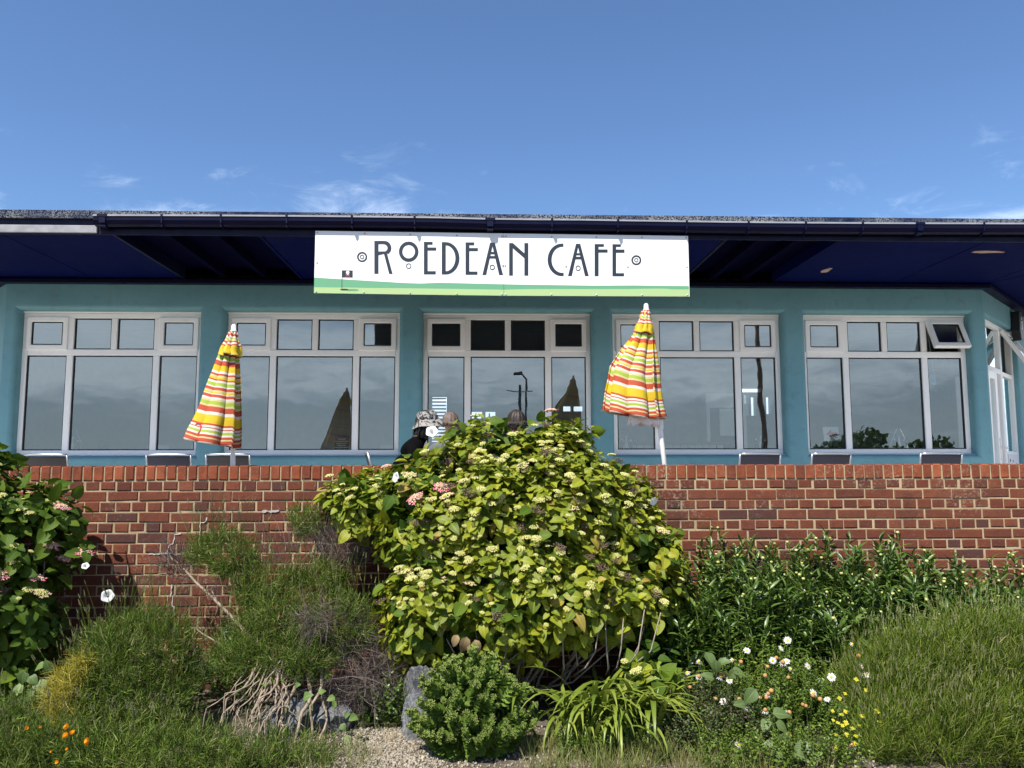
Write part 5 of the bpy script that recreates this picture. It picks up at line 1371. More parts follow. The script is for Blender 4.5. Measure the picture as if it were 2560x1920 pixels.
def hydrangea(name, base, label, ells, nsh, seed, leafmat_, nfl, pink_at=(), nstem=24, stem_pts=(), size=1.0, zmin=0.2, darkin='hydrangea_leaf_dark', pfl=0.5, inner=0.75, dead=0.14, extra=(), rough=0.0):
    r = np.random.default_rng(seed)
    root = empty(name, base)
    tag(root, label, 'shrub')
    off = np.array(base, dtype=float)
    P, N = ellipsoid_shoots(ells, nsh, r, zmin=zmin)
    P = P + N * r.normal(0, 0.035, (len(P), 1)) + r.normal(0, 0.012, (len(P), 3))
    from mathutils import noise as mn
    if rough:
        P = P + N * np.array([[rough * mn.noise(Vector(p * 2.6)) + 0.5 * rough * mn.noise(Vector(p * 6.0 + 9))] for p in P])
        hole = np.array([mn.noise(Vector(p * 4.2 + 31)) for p in P]) + 0.25 * (P[:, 2] - 1.0)
        keep_ = hole > -0.33
        P, N = P[keep_], N[keep_]
    for (q, nn) in extra: P = np.vstack([P, [q]]); N = np.vstack([N, [nn]])
    up = np.array([0, 0, 1.0])
    A = unit(N * 0.75 + up * 0.75 + r.normal(0, 0.16, P.shape))
    pos, dr, nr, sc, own, node = [], [], [], [], [], []
    ref = unit(np.cross(A, r.normal(size=A.shape)))
    b2 = np.cross(A, ref)
    for k, (gap, alp, L) in enumerate(((0.012, 52, 0.054), (0.034, 70, 0.086), (0.064, 82, 0.104), (0.105, 95, 0.106))):
        for s in (0, 1):
            phi = r.uniform(-0.35, 0.35, len(P)) + k * math.pi / 2 + s * math.pi
            rad = ref * np.cos(phi)[:, None] + b2 * np.sin(phi)[:, None]
            al = np.radians(alp + r.normal(0, 13, len(P)))[:, None]
            d = unit(A * np.cos(al) + rad * np.sin(al) - up * 0.12)
            keepm = r.random(len(P)) < (0.95 if k < 3 else 0.6)
            pos.append((P - A * gap * size + rad * 0.008)[keepm]); dr.append(d[keepm]); nr.append(unit(A + N * 0.25 + r.normal(0, 0.18, A.shape))[keepm])
            sc.append((L * size * r.uniform(0.55, 1.32, len(P)))[keepm]); own.append(np.arange(len(P))[keepm]); node.append(np.full(keepm.sum(), k))
    pos, dr, nr, sc, own, node = map(np.concatenate, (pos, dr, nr, sc, own, node))
    M = frames(pos - off, dr, nr, sc)
    camv = unit(np.array([0, 0, 1.6]) - pos)
    vis = np.einsum('ij,ij->i', N[own], camv) * 1.0 + np.abs(np.einsum('ij,ij->i', unit(np.cross(np.cross(dr, nr), dr)), camv)) * 0.5 + sc * 4 - node * 0.12 + r.normal(0, 0.15, len(sc))
    order = np.argsort(-vis)
    single = order[:300]
    LM = [mesh_np('leaf', *t[:2], leafmat_, t[2], smooth=True) for t in HL]
    for i in single:
        link('leaf', LM[int(r.integers(len(LM)))], root, Matrix(M[i].tolist()))
    rest = order[300:]
    parts = [scatter(HL[k], M[rest[k::len(HL)]]) for k in range(len(HL))]
    V, F, U = join_sc(parts)
    o = link('leaves', mesh_np('leaves', V, F, leafmat_, U, smooth=True), root); o['kind'] = 'stuff'
    # inner leaves; the shade within the bush is put into their dark green
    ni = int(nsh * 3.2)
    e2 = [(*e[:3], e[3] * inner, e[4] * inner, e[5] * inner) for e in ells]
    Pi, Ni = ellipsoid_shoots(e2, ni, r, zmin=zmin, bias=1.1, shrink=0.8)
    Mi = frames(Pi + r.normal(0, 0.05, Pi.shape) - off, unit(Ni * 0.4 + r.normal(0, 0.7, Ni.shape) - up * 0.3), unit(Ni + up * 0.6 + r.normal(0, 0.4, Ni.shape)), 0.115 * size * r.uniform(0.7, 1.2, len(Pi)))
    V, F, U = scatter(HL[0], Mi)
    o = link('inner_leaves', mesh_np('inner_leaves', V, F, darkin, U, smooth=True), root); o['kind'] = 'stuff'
    # flower heads on the shoots that face out
    cv = np.einsum('ij,ij->i', N, unit(np.array([0, 0, 1.6]) - P)) + N[:, 2] * 0.5 + r.normal(0, 0.35, len(P))
    order = np.argsort(-cv)[:nfl]
    pk = set()
    for (qx, qz) in pink_at:
        j = min(range(len(P)), key=lambda i: (P[i][0] - qx) ** 2 + (P[i][2] - qz) ** 2 + (0.5 * max(0, P[i][1] - 5.4)) + (1 if N[i][1] > 0.2 else 0)); pk.add(j)
    for i in list(dict.fromkeys(list(pk) + list(order))):
        t = r.random()
        if i in pk: me = PNK[int(r.integers(2))]; s = 0.040 * r.uniform(0.9, 1.15); nm = 'flower_head'
        elif t < dead: me = DED[int(r.integers(3))]; s = 0.044 * r.uniform(0.7, 1.1); nm = 'dead_flower_head'
        elif t < dead + 0.05: me = BLS[int(r.integers(2))]; s = 0.036 * r.uniform(0.8, 1.1); nm = 'flower_head'
        else: me = FLW[int(r.integers(4))]; s = r.uniform(0.014, 0.033); nm = 'flower_head'
        a = unit(A[i] + up * 0.5 + r.normal(0, 0.12, 3))
        m = frames((P[i] + A[i] * 0.055 * size - off)[None], unit(np.cross(a, ref[i]))[None], a[None], np.array([s]))[0]
        link(nm, me, root, Matrix(m.tolist()))
    # branches
    st = MB(); c0 = np.array(base)
    for k in range(nstem):
        i = int(r.integers(len(P))); p = P[i]
        q0 = np.array([base[0] + r.normal(0, 0.10), base[1] + r.normal(0, 0.08), 0.0])
        mid = q0 * 0.45 + p * 0.55 + np.array([0, 0, -0.12]) + r.normal(0, 0.03, 3)
        mb = MB().tube([tuple(q0 - off), tuple(q0 * 0.8 + mid * 0.2 + np.array([0, 0, 0.06]) - off), tuple(mid - off), tuple(p - A[i] * 0.10 - off)], [0.011, 0.009, 0.006, 0.003], 6)
        mb.build('branch', 'grey_bark', root, smooth=True)
    for pts in stem_pts:
        MB().tube([tuple(np.array(p) - off) for p in pts], [0.007 - 0.004 * i / (len(pts) - 1) for i in range(len(pts))], 6).build('bare_twig', 'grey_bark', root, smooth=True)
    return root, P, N

# the big one in the middle
E1 = [(0.28, 5.40, 1.18, 0.86, 0.52, 0.60), (0.27, 5.48, 1.49, 0.56, 0.46, 0.34), (-0.02, 5.50, 1.70, 0.24, 0.30, 0.18), (0.52, 5.48, 1.69, 0.22, 0.30, 0.18),
      (-0.62, 5.52, 1.37, 0.40, 0.34, 0.16), (-0.86, 5.55, 1.34, 0.24, 0.26, 0.12), (-0.40, 5.42, 1.44, 0.30, 0.34, 0.18), (-0.36, 5.38, 1.12, 0.34, 0.38, 0.30), (-0.28, 5.18, 0.72, 0.36, 0.34, 0.34),
      (0.98, 5.42, 1.00, 0.35, 0.40, 0.36), (0.80, 5.46, 1.36, 0.28, 0.36, 0.22), (0.88, 5.28, 0.78, 0.40, 0.36, 0.26), (0.34, 5.18, 0.86, 0.62, 0.38, 0.36), (0.16, 5.06, 0.66, 0.36, 0.26, 0.20)]
twig = []
rt = random.Random(12)
for (x0, x1, z1) in [(0.05, -0.05, 0.62), (0.08, 0.16, 0.60), (0.02, 0.30, 0.58), (0.12, 0.40, 0.68), (0.50, 0.48, 0.72), (0.52, 0.62, 0.70), (0.56, 0.72, 0.74), (0.80, 0.86, 0.66), (0.82, 0.98, 0.72), (0.84, 1.08, 0.70), (0.78, 0.74, 0.7), (-0.05, -0.22, 0.55), (0.6, 0.56, 0.8), (0.86, 1.0, 0.6)]:
    y = 4.92 + rt.uniform(-0.05, 0.1)
    twig.append([(x0 + rt.uniform(-.03, .03), y + 0.2, 0.28), (x0 * 0.6 + x1 * 0.4, y + 0.02, 0.36 + rt.uniform(0, .04)), (x0 * 0.25 + x1 * 0.75, y, 0.47), (x1, y - 0.02, z1)])
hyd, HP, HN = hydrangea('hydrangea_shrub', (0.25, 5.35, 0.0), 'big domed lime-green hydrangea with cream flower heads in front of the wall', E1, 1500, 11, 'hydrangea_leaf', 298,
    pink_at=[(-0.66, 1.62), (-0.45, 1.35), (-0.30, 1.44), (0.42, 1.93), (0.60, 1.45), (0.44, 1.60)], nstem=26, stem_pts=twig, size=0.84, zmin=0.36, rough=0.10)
# withered leaf cluster hanging low at the front
for k, (dx, dz, rot) in enumerate(((0, 0, -10), (0.05, -0.02, 20), (-0.05, 0.01, -30), (0.02, -0.05, 5))):
    t = HL[3]
    m = frames(np.array([[-0.26 + dx, 5.02 - 0.32, 0.64 + dz]]) - np.array([[0.25, 5.35, 0]]) + np.array([[0.16, 0.12, -0.06]]), np.array([[math.sin(R_(rot)), -0.2, -1.0]]), np.array([[0.3 - 0.25 * k, -1, 0.2]]), np.array([0.10 - 0.012 * k]))[0]
    link('withered_leaf', mesh_np('withered_leaf', t[0], t[1], 'dry_leaf', t[2], smooth=True), hyd, Matrix(m.tolist()))

# the one cut by the left edge
E2 = [(x - 0.13, *q) for x, *q in [(-3.20, 5.30, 1.10, 0.52, 0.42, 0.42), (-3.40, 5.36, 1.42, 0.40, 0.38, 0.26), (-2.92, 5.40, 1.12, 0.36, 0.34, 0.36), (-3.05, 5.26, 0.72, 0.48, 0.40, 0.36), (-3.3, 5.40, 1.55, 0.26, 0.28, 0.16), (-2.80, 5.46, 1.32, 0.22, 0.24, 0.14), (-3.10, 5.28, 0.42, 0.46, 0.36, 0.34), (-3.6, 5.36, 0.95, 0.4, 0.38, 0.5)]]
hydrangea('hydrangea_shrub', (-3.15, 5.40, 0.0), 'dark green hydrangea with cream and pink flowers cut by the left edge', E2, 420, 17, 'hydrangea_leaf_dark', 66,
    pink_at=[(-2.62, 1.45), (-2.72, 0.95), (-2.66, 0.98), (-2.95, 0.93), (-2.78, 1.05), (-3.05, 0.78), (-2.8, 0.83)], nstem=12, size=1.0, zmin=0.12, dead=0.12, rough=0.10)

# ---------------------------------------------------------------- lavender
def sprig_t(seed, n=9, L=0.11, leafL=0.036, leafW=0.12, spread=35):
    """leafy lavender shoot, built along +y"""
    r = np.random.default_rng(seed); parts = []
    B = blade_t(2, leafW, 0.12)
    w = 0.0016
    parts.append((np.array([(-w, 0, 0), (w, 0, 0), (w * 0.5, L, 0), (-w * 0.5, L, 0)]), np.array([(0, 1, 2, 3)]), np.zeros((4, 2))))
    for k in range(n):
        t = (k + 0.5) / n
        for s in (0, 1):
            a = k * 1.57 + s * math.pi + r.uniform(-.3, .3)
            al = math.radians(spread + 25 * (1 - t) + r.uniform(-12, 12))
            d = np.array([[math.sin(al) * math.cos(a), math.cos(al), math.sin(al) * math.sin(a)]])
            m = frames(np.array([[0, L * t, 0]]), d, np.array([[0, 1.0, 0]]) + r.normal(0, .3, (1, 3)), np.array([leafL * r.uniform(0.7, 1.2)]))
            parts.append(scatter(B, m))
    return join_sc(parts)
def stalk_t(seed, L=0.26):
    """bare flower stalk with a small spent spike"""
    r = np.random.default_rng(seed); parts = []
    bx_, bz = r.uniform(-.03, .03), r.uniform(-.02, .05); w = 0.0012
    P = [np.array([bx_ * t * t, L * t, bz * t * t]) for t in (0, .5, 1)]
    for a, b in zip(P, P[1:]):
        for e in (np.array([w, 0, 0]), np.array([0, 0, w])):
            parts.append((np.array([a - e, a + e, b + e * .7, b - e * .7]), np.array([(0, 1, 2, 3)]), np.zeros((4, 2))))
    return join_sc(parts), P[-1], unit(P[-1] - P[-2])
def spike_t(seed):
    r = np.random.default_rng(seed); parts = []
    for k in range(7):
        y = k * 0.0042; q = 0.0038 * (1 - 0.09 * k)
        for j in range(2):
            a = k * 1.1 + j * 1.57
            e = np.array([math.cos(a), 0, math.sin(a)]) * q
            c = np.array([0, y, 0])
            parts.append((np.array([c - e, c + np.array([0, -.003, 0]), c + e, c + np.array([0, .005, 0])]), np.array([(0, 1, 2, 3)]), np.zeros((4, 2))))
    return join_sc(parts)
SPR = [sprig_t(s, 8, 0.13, 0.046, 0.105, 30) for s in range(5)]
SPF = [sprig_t(s + 9, 9, 0.16, 0.058, 0.070, 20) for s in range(4)]
STK = [stalk_t(s) for s in range(6)]
SPK = spike_t(1)
def dome_points(ells, n, r, face_bias=0.5, zmin=0.02, fill=0.25):
    """points on and a little under the skin of a union of ellipsoids"""
    P, N = [], []
    w = np.array([e[3] * e[5] + e[4] * e[5] + e[3] * e[4] for e in ells]); w = w / w.sum()
    while len(P) < n:
        e = ells[r.choice(len(ells), p=w)]
        d = r.normal(size=3); d /= np.linalg.norm(d)
        if d[1] > face_bias: continue
        rad = np.array(e[3:6]); k = 1 - fill * r.random() ** 1.5
        p = np.array(e[:3]) + d * rad * k
        if p[2] < zmin or (p[1] > 5.87 and p[2] < 1.6): continue
        if any(np.sum(((p - np.array(q[:3])) / (np.array(q[3:6]) * 0.82)) ** 2) < 1 for q in ells if q is not e): continue
        nn = d / rad; P.append(p); N.append(nn / np.linalg.norm(nn))
    return np.array(P), np.array(N)
def lavender(name, base, label, ells, n, nst, seed, tmpl=SPR, mat='lavender_leaf', lean=(0, 0, 0), up=0.9, stalk=0.28, cat='shrub', jit=0.42, stems=14, smin=0.55, smax=1.15, stalkmat='lavender_soft', stalkpos=None, fill=0.6):
    r = np.random.default_rng(seed)
    root = empty(name, base); tag(root, label, cat)
    off = np.array(base)
    P, N = dome_points(ells, n, r, fill=fill)
    D = unit(N * 0.75 + np.array([0, 0, up]) + np.array(lean) + r.normal(0, jit, P.shape))
    from mathutils import noise as mn
    D = unit(D + 0.55 * np.array([list(mn.noise_vector(Vector(p * 4.5))) for p in P]))
    M = frames(P - off - D * 0.06, D, unit(r.normal(size=P.shape)), r.uniform(smin, smax, len(P)))
    V, F, U = join_sc([scatter(tmpl[k], M[k::len(tmpl)]) for k in range(len(tmpl))])
    o = link('foliage', mesh_np('foliage', V, F, mat, U), root); o['kind'] = 'stuff'
    if nst:
        P2, N2 = dome_points(ells, nst, r, zmin=0.08)
        sel = N2[:, 2] > -0.1
        P2, N2 = P2[sel], N2[sel]
        D2 = unit(N2 * 0.35 + np.array([0, 0, 1.2]) + np.array(lean) + r.normal(0, 0.13, P2.shape))
        M2 = frames(P2 - off - D2 * 0.03, D2, unit(r.normal(size=P2.shape)), r.uniform(0.6, 1.2, len(P2)) * stalk / 0.26)
        pa, pb = [], []
        for k in range(len(STK)):
            T, tip, td = STK[k]; mm = M2[k::len(STK)]
            pa.append(scatter(T, mm))
            tp_ = (mm @ np.append(tip, 1.0))[:, :3]; dd = unit((mm[:, :3, :3] @ td))
            pb.append(scatter(SPK, frames(tp_, dd, unit(r.normal(size=dd.shape)), r.uniform(0.8, 1.3, len(dd)))))
        V, F, U = join_sc(pa); o = link('flower_stalks', mesh_np('flower_stalks', V, F, stalkmat, U), root); o['kind'] = 'stuff'
        V, F, U = join_sc(pb); o = link('flower_spikes', mesh_np('flower_spikes', V, F, 'lavender_bud', U), root); o['kind'] = 'stuff'
    # woody branches inside
    for k in range(stems):
        p = P[int(r.integers(len(P)))]
        q0 = np.array([base[0] + r.normal(0, .06), base[1] + r.normal(0, .05), 0.0])
        mid = (q0 + p) / 2 + r.normal(0, .03, 3)
        MB().tube([tuple(q0 - off), tuple(mid - off), tuple(p - off - np.array([0, 0, .04]))], [0.009, 0.006, 0.002], 5).build('branch', 'pale_bark', root, smooth=True)
    return root
# left front bush
lavender('lavender_bush', (-1.98, 4.95, 0), 'grey-green lavender bush before the cracked brickwork, right of the left-edge hydrangea',
    [(-2.10, 4.98, 0.34, 0.33, 0.32, 0.36), (-1.98, 5.0, 0.44, 0.22, 0.26, 0.26), (-2.18, 4.86, 0.22, 0.32, 0.24, 0.24), (-1.95, 4.86, 0.18, 0.26, 0.24, 0.22)], 2100, 420, 51, up=0.75, lean=(0.0, -0.05, 0))
# low growth along the bottom left
lavender('low_lavender', (-1.9, 4.42, 0), 'low lavender growing along the bottom left corner beneath the orange poppies',
    [(-2.35, 4.50, 0.03, 0.50, 0.22, 0.20), (-1.75, 4.46, 0.02, 0.52, 0.22, 0.17), (-1.2, 4.45, 0.0, 0.46, 0.18, 0.12), (-2.7, 4.6, 0.06, 0.3, 0.25, 0.24)], 1900, 330, 52, stalk=0.18, stems=0)
# tall leggy bush left of the big hydrangea
LEG = [(-1.80, 5.50, 1.02, 0.20, 0.20, 0.13), (-1.66, 5.44, 0.96, 0.15, 0.18, 0.12), (-1.20, 5.60, 1.20, 0.16, 0.14, 0.10), (-1.46, 5.38, 0.80, 0.20, 0.20, 0.13), (-1.10, 5.42, 0.84, 0.20, 0.18, 0.11), (-1.28, 5.22, 0.58, 0.32, 0.26, 0.20), (-0.90, 5.22, 0.56, 0.24, 0.24, 0.22), (-1.42, 5.10, 0.42, 0.26, 0.22, 0.13), (-1.12, 5.02, 0.42, 0.26, 0.18, 0.13)]
lav2 = lavender('leggy_lavender', (-1.10, 5.30, 0), 'tall straggly lavender with bare woody stems left of the big hydrangea', LEG, 2300, 460, 53, up=0.85, stems=0, jit=0.42)
off2 = np.array((-1.10, 5.30, 0)); r5 = random.Random(55)
def gnarl(p0, p1, r0, r1, n=7, wob=0.02, name='woody_stem', mat='pale_bark', sag=0.0):
    pts = []
    ph = r5.uniform(0, 6)
    for i in range(n):
        t = i / (n - 1)
        w = wob * math.sin(math.pi * t)
        pts.append(tuple(p0[j] + (p1[j] - p0[j]) * t + w * (math.sin(ph + 5 * t + j * 2.1) + 0.4 * math.sin(ph * 3 + 13 * t + j)) - off2[j] - (sag * math.sin(math.pi * t) if j == 2 else 0) for j in range(3)))
    MB().tube(pts, [r0 + (r1 - r0) * i / (n - 1) for i in range(n)], 6).build(name, mat, lav2, smooth=True)
for k in range(24):       # fan of stems under the left side
    t = r5.random()
    top_ = (-1.42 + 0.26 * t + r5.uniform(-.04, .04), 5.00 + r5.uniform(-.05, .08), 0.38 + r5.uniform(-.05, .06))
    bt = (-1.62 + 0.46 * t + r5.uniform(-.05, .05), 4.66 + r5.uniform(-.06, .10), 0.0 + 0.16 * r5.random() ** 2)
    gnarl(top_, bt, 0.0035 + 0.007 * r5.random() ** 2, 0.0025, n=10, wob=0.012 + 0.04 * r5.random())
    if k % 3 == 0:
        m_ = tuple((a + b) / 2 for a, b in zip(top_, bt))
        gnarl(m_, (bt[0] + r5.uniform(-.14, .14), bt[1] + r5.uniform(-.02, .1), r5.uniform(0, .1)), 0.004, 0.0015, n=7, wob=0.02)
for x0, x1 in ((-1.02, -1.05), (-0.95, -0.93), (-0.90, -0.91), (-1.1, -1.16)):
    gnarl((x0 - 0.04, 5.04, 0.42), (x1 - 0.04 + r5.uniform(-.05, .05), 4.72 + r5.uniform(-.05, .12), 0.0), r5.uniform(.008, .015), r5.uniform(.006, .009), n=12, wob=0.03)
gnarl((-2.18, 5.62, 0.98), (-1.45, 5.36, 0.42), 0.006, 0.014, wob=0.02, name='bare_branch'); gnarl((-1.98, 5.6, 0.82), (-2.22, 5.58, 0.86), 0.006, 0.002, wob=0.02, name='bare_branch'); gnarl((-1.80, 5.5, 0.58), (-1.78, 5.5, 0.86), 0.006, 0.002, wob=0.03, name='bare_branch'); gnarl((-1.92, 5.5, 0.50), (-1.62, 5.4, 0.36), 0.005, 0.007, wob=0.02, name='bare_branch')
gnarl((-1.75, 5.48, 0.95), (-1.25, 5.25, 0.35), 0.007, 0.014, name='woody_stem'); gnarl((-1.15, 5.55, 1.1), (-1.05, 5.3, 0.4), 0.007, 0.014, wob=0.05); gnarl((-0.78, 5.4, 0.16), (-0.25, 5.25, 0.06), 0.006, 0.003, name='woody_stem')
# fine dead twigs
def twigs(root, off, ells, n, seed, L=0.16, up=0.6, mat='dead_twig', name='dead_twigs', w=0.0013, bend=0.3, down=0.0):
    r = np.random.default_rng(seed)
    P, N = dome_points(ells, n, r, fill=0.7)
    D = unit(N * 0.35 + np.array([0, 0, up - down]) + r.normal(0, 0.55, P.shape))
    parts = []
    for k in range(4):
        b = r.uniform(-bend, bend, 2); V, F = [], []
        for i in range(4):
            t = i / 3; c = np.array([b[0] * t * t, t, b[1] * t * t])
            for e in ((w / L, 0, 0), (-w / L, 0, 0)): V.append(c + np.array(e) * (1.15 - t))
            for e in ((0, 0, w / L), (0, 0, -w / L)): V.append(c + np.array(e) * (1.15 - t))
        for i in range(3):
            F += [(4 * i, 4 * i + 1, 4 * i + 5, 4 * i + 4), (4 * i + 2, 4 * i + 3, 4 * i + 7, 4 * i + 6)]
        m = frames(P[k::4] - off, D[k::4], unit(r.normal(size=D[k::4].shape)), L * r.uniform(0.5, 1.4, len(P[k::4])))
        parts.append(scatter((np.array(V), np.array(F), np.zeros((len(F) * 4, 2))), m))
    V, F, U = join_sc(parts)
    o = link(name, mesh_np(name, V, F, mat, U), root); o['kind'] = 'stuff'
twigs(lav2, off2, [(-0.92, 5.50, 1.02, 0.18, 0.14, 0.14), (-1.02, 5.52, 1.06, 0.14, 0.12, 0.12)], 900, 61, 0.15, 0.9)
twigs(lav2, off2, [(-0.86, 5.14, 0.42, 0.20, 0.14, 0.22), (-0.74, 5.12, 0.28, 0.28, 0.18, 0.18), (-1.02, 4.98, 0.66, 0.10, 0.08, 0.10)], 1500, 62, 0.15, 0.0)
twigs(lav2, off2, [(-0.78, 5.06, 0.22, 0.32, 0.2, 0.16)], 120, 63, 0.30, 0.1, bend=0.5)
twigs(lav2, off2, [(-2.1, 5.6, 0.92, 0.13, 0.08, 0.10)], 300, 64, 0.13, 0.7)
twigs(lav2, off2, [(-1.3, 5.5, 0.95, 0.25, 0.1, 0.2)], 160, 65, 0.2, 0.6)
# wide bush at the right
lavender('lavender_bush', (2.45, 4.75, 0), 'wide soft green lavender bush filling the lower right corner',
    [(2.66, 4.80, 0.16, 0.56, 0.40, 0.36), (3.05, 4.78, 0.22, 0.55, 0.42, 0.42), (2.42, 4.54, 0.05, 0.34, 0.28, 0.24), (2.62, 4.42, 0.02, 0.56, 0.24, 0.22), (2.95, 4.40, 0.05, 0.6, 0.25, 0.30), (2.25, 4.42, 0.0, 0.22, 0.18, 0.14)], 4300, 1300, 54, tmpl=SPF, mat='lavender_soft', up=1.1, lean=(0.16, -0.05, 0), stalk=0.24, stems=10, jit=0.3, smin=0.7, smax=1.25)

# ---------------------------------------------------------------- tall daisy plants not yet in flower
def lance_stem(seed, H=0.5):
    """one upright stem with lance-shaped leaves and a round bud, z up"""
    r = np.random.default_rng(seed); parts = []
    T = leaf_t(4, 1, 0.22, 0.5, 0.30, 0.9, 1.0)
    bend = r.uniform(-.06, .06, 2)
    def c(t): return np.array([bend[0] * t * t, bend[1] * t * t, H * t])
    n = int(26 + r.integers(8))
    for k in range(n):
        t = 0.12 + 0.84 * (k + 0.5) / n
        a = k * 2.399 + r.uniform(-.3, .3); el = math.radians(r.uniform(15, 60) if t < 0.85 else r.uniform(45, 72))
        d = np.array([[math.cos(a) * math.cos(el), math.sin(a) * math.cos(el), math.sin(el)]])
        L = (0.125 - 0.055 * t) * r.uniform(0.75, 1.2)
        parts.append(scatter(T, frames(c(t)[None], d, np.array([[0, 0, 1.0]]) + r.normal(0, .25, (1, 3)), np.array([L]))))
    w = 0.0028
    for i in range(5):
        a, b = c(i / 5), c((i + 1) / 5)
        for e in (np.array([w, 0, 0]), np.array([0, w, 0])):
            parts.append((np.array([a - e, a + e, b + e * .9, b - e * .9]), np.array([(0, 1, 2, 3)]), np.zeros((4, 2))))
    V, F, U = join_sc(parts)
    tip = c(1.0)
    return V, F, U, tip
def bud_mesh():
    m = MB().lathe([(0.002, -0.008), (0.0085, -0.006), (0.0105, 0.0), (0.0085, 0.006), (0.002, 0.0085)], 9)
    return m.mesh('bud', 'sedum_bud', smooth=True)
BUD = bud_mesh()
BUDW = MB().lathe([(0.002, -0.008), (0.0085, -0.006), (0.0110, 0.0), (0.0085, 0.007), (0.002, 0.0085)], 9).mesh('bud', 'cream_flower', smooth=True)
LST = [lance_stem(s, 0.5) for s in range(12)]
LSM = [(mesh_np('leafy_stem', v, f, 'daisy_leaf', u, smooth=True), tip) for v, f, u, tip in LST]
r6 = np.random.default_rng(66)
def top_line(x): return float(np.interp(x, [1.0, 1.3, 1.65, 2.0, 2.3, 2.8, 3.1, 3.4, 4.4], [0.72, 0.90, 1.08, 0.98, 0.98, 1.05, 1.02, 0.90, 0.88]))
def daisy_clump(x0, x1, n, label, seed):
    r = np.random.default_rng(seed)
    root = empty('tall_daisy_clump', ((x0 + x1) / 2, 5.5, 0)); tag(root, label, 'plant', 'tall daisy clumps along the wall')
    for k in range(n):
        x = r.uniform(x0, x1); y = r.uniform(5.05, 5.82)
        h = top_line(x) * r.uniform(0.74, 1.06) * (0.80 + 0.24 * (y - 5.05) / 0.77)
        me, tip = LSM[int(r.integers(len(LSM)))]
        s = h / 0.5
        # tall plants keep their leaf size: stack two stems
        rz = r.uniform(0, 6.28); tilt = Matrix.Rotation(r.normal(0, .07), 4, 'X') @ Matrix.Rotation(r.normal(0, .07), 4, 'Y')
        loc = Matrix.Translation((x - root.location.x, y - 5.5, max(0, h - 0.5 * 1.18)))
        m = loc @ tilt @ Matrix.Rotation(rz, 4, 'Z') @ Matrix.Diagonal((1.2, 1.2, 1.18, 1))
        link('leafy_stem', me, root, m)
        if h > 0.62:
            me2, _ = LSM[int(r.integers(len(LSM)))]
            link('leafy_stem', me2, root, Matrix.Translation((x - root.location.x + r.uniform(-.04, .04), y - 5.5 - 0.03, max(0, h - 0.95))) @ tilt @ Matrix.Rotation(rz + 1, 4, 'Z') @ Matrix.Diagonal((1.25, 1.25, 1.2, 1)))
        if r.random() < 0.62:
            p = m @ Vector(tip)
            link('bud', BUDW if r.random() < 0.6 else BUD, root, Matrix.Translation(p) @ Matrix.Rotation(r.uniform(0, .4), 4, 'X') @ Matrix.Scale(r.uniform(0.75, 1.15), 4))
    # stalks below
    return root
daisy_clump(1.02, 2.05, 165, 'tall dark green daisy clump with round buds, nearest the big hydrangea', 71)
daisy_clump(2.05, 3.10, 160, 'middle tall dark green daisy clump with round buds against the brick wall', 72)
daisy_clump(3.10, 4.30, 140, 'tall dark green daisy clump with round buds at the right edge by the wall', 73)

# ---------------------------------------------------------------- sedum
def sedum_shoot(seed):
    r = np.random.default_rng(seed); parts = []
    T = leaf_t(4, 2, 0.62, 0.18, -0.12, 1.35, 0.75)
    H = 0.17
    for k in range(15):
        t = k / 14
        for s in (0, 1):
            a = k * 1.57 + s * math.pi + r.uniform(-.25, .25)
            el = math.radians(12 + 50 * t + r.uniform(-8, 8))
            d = np.array([[math.cos(a) * math.cos(el), math.sin(a) * math.cos(el), math.sin(el)]])
            L = (0.050 * (1 - 0.62 * t ** 1.6)) * r.uniform(0.85, 1.15)
            parts.append(scatter(T, frames(np.array([[0, 0, H * t]]), d, np.array([[0, 0, 1.0]]) + r.normal(0, .12, (1, 3)), np.array([L]))))
    return join_sc(parts)
SD = [mesh_np('shoot', *sedum_shoot(s)[:2], 'sedum_leaf', sedum_shoot(s)[2], smooth=True) for s in range(5)]
SDB = [mesh_np('bud_cluster', *flower_t(60 + s, 22)[:2], 'sedum_bud') for s in range(2)]
sed = empty('sedum_plant', (-0.06, 4.58, 0)); tag(sed, 'rounded fleshy green sedum in the middle foreground beside the grey boulder', 'plant')
r7 = np.random.default_rng(77)
for k in range(330):
    u = r7.normal(size=3); u /= np.linalg.norm(u)
    if u[2] < -0.75 or u[1] > 0.6: continue
    sh_in = 1.0 if k < 210 else 0.72
    p = np.array([u[0] * 0.27 * sh_in, u[1] * 0.19 * sh_in, 0.13 + max(0, u[2]) * 0.22 + 0.10 * u[2]])
    d = unit(np.array([u[0] * 0.95, u[1] * 0.8 - 0.1, 0.75 + r7.normal(0, .1)]))
    m = frames(p[None] - d[None] * 0.10, np.cross(d, [0.3, 0.8, 0.1])[None], d[None], np.array([r7.uniform(0.85, 1.3)]))[0]
    link('shoot', SD[int(r7.integers(5))], sed, Matrix(m.tolist()))
    tipm = Matrix(m.tolist()) @ Matrix.Translation((0, 0, 0.172)) @ Matrix.Scale(0.017, 4)
    link('bud_cluster', SDB[k % 2], sed, tipm)

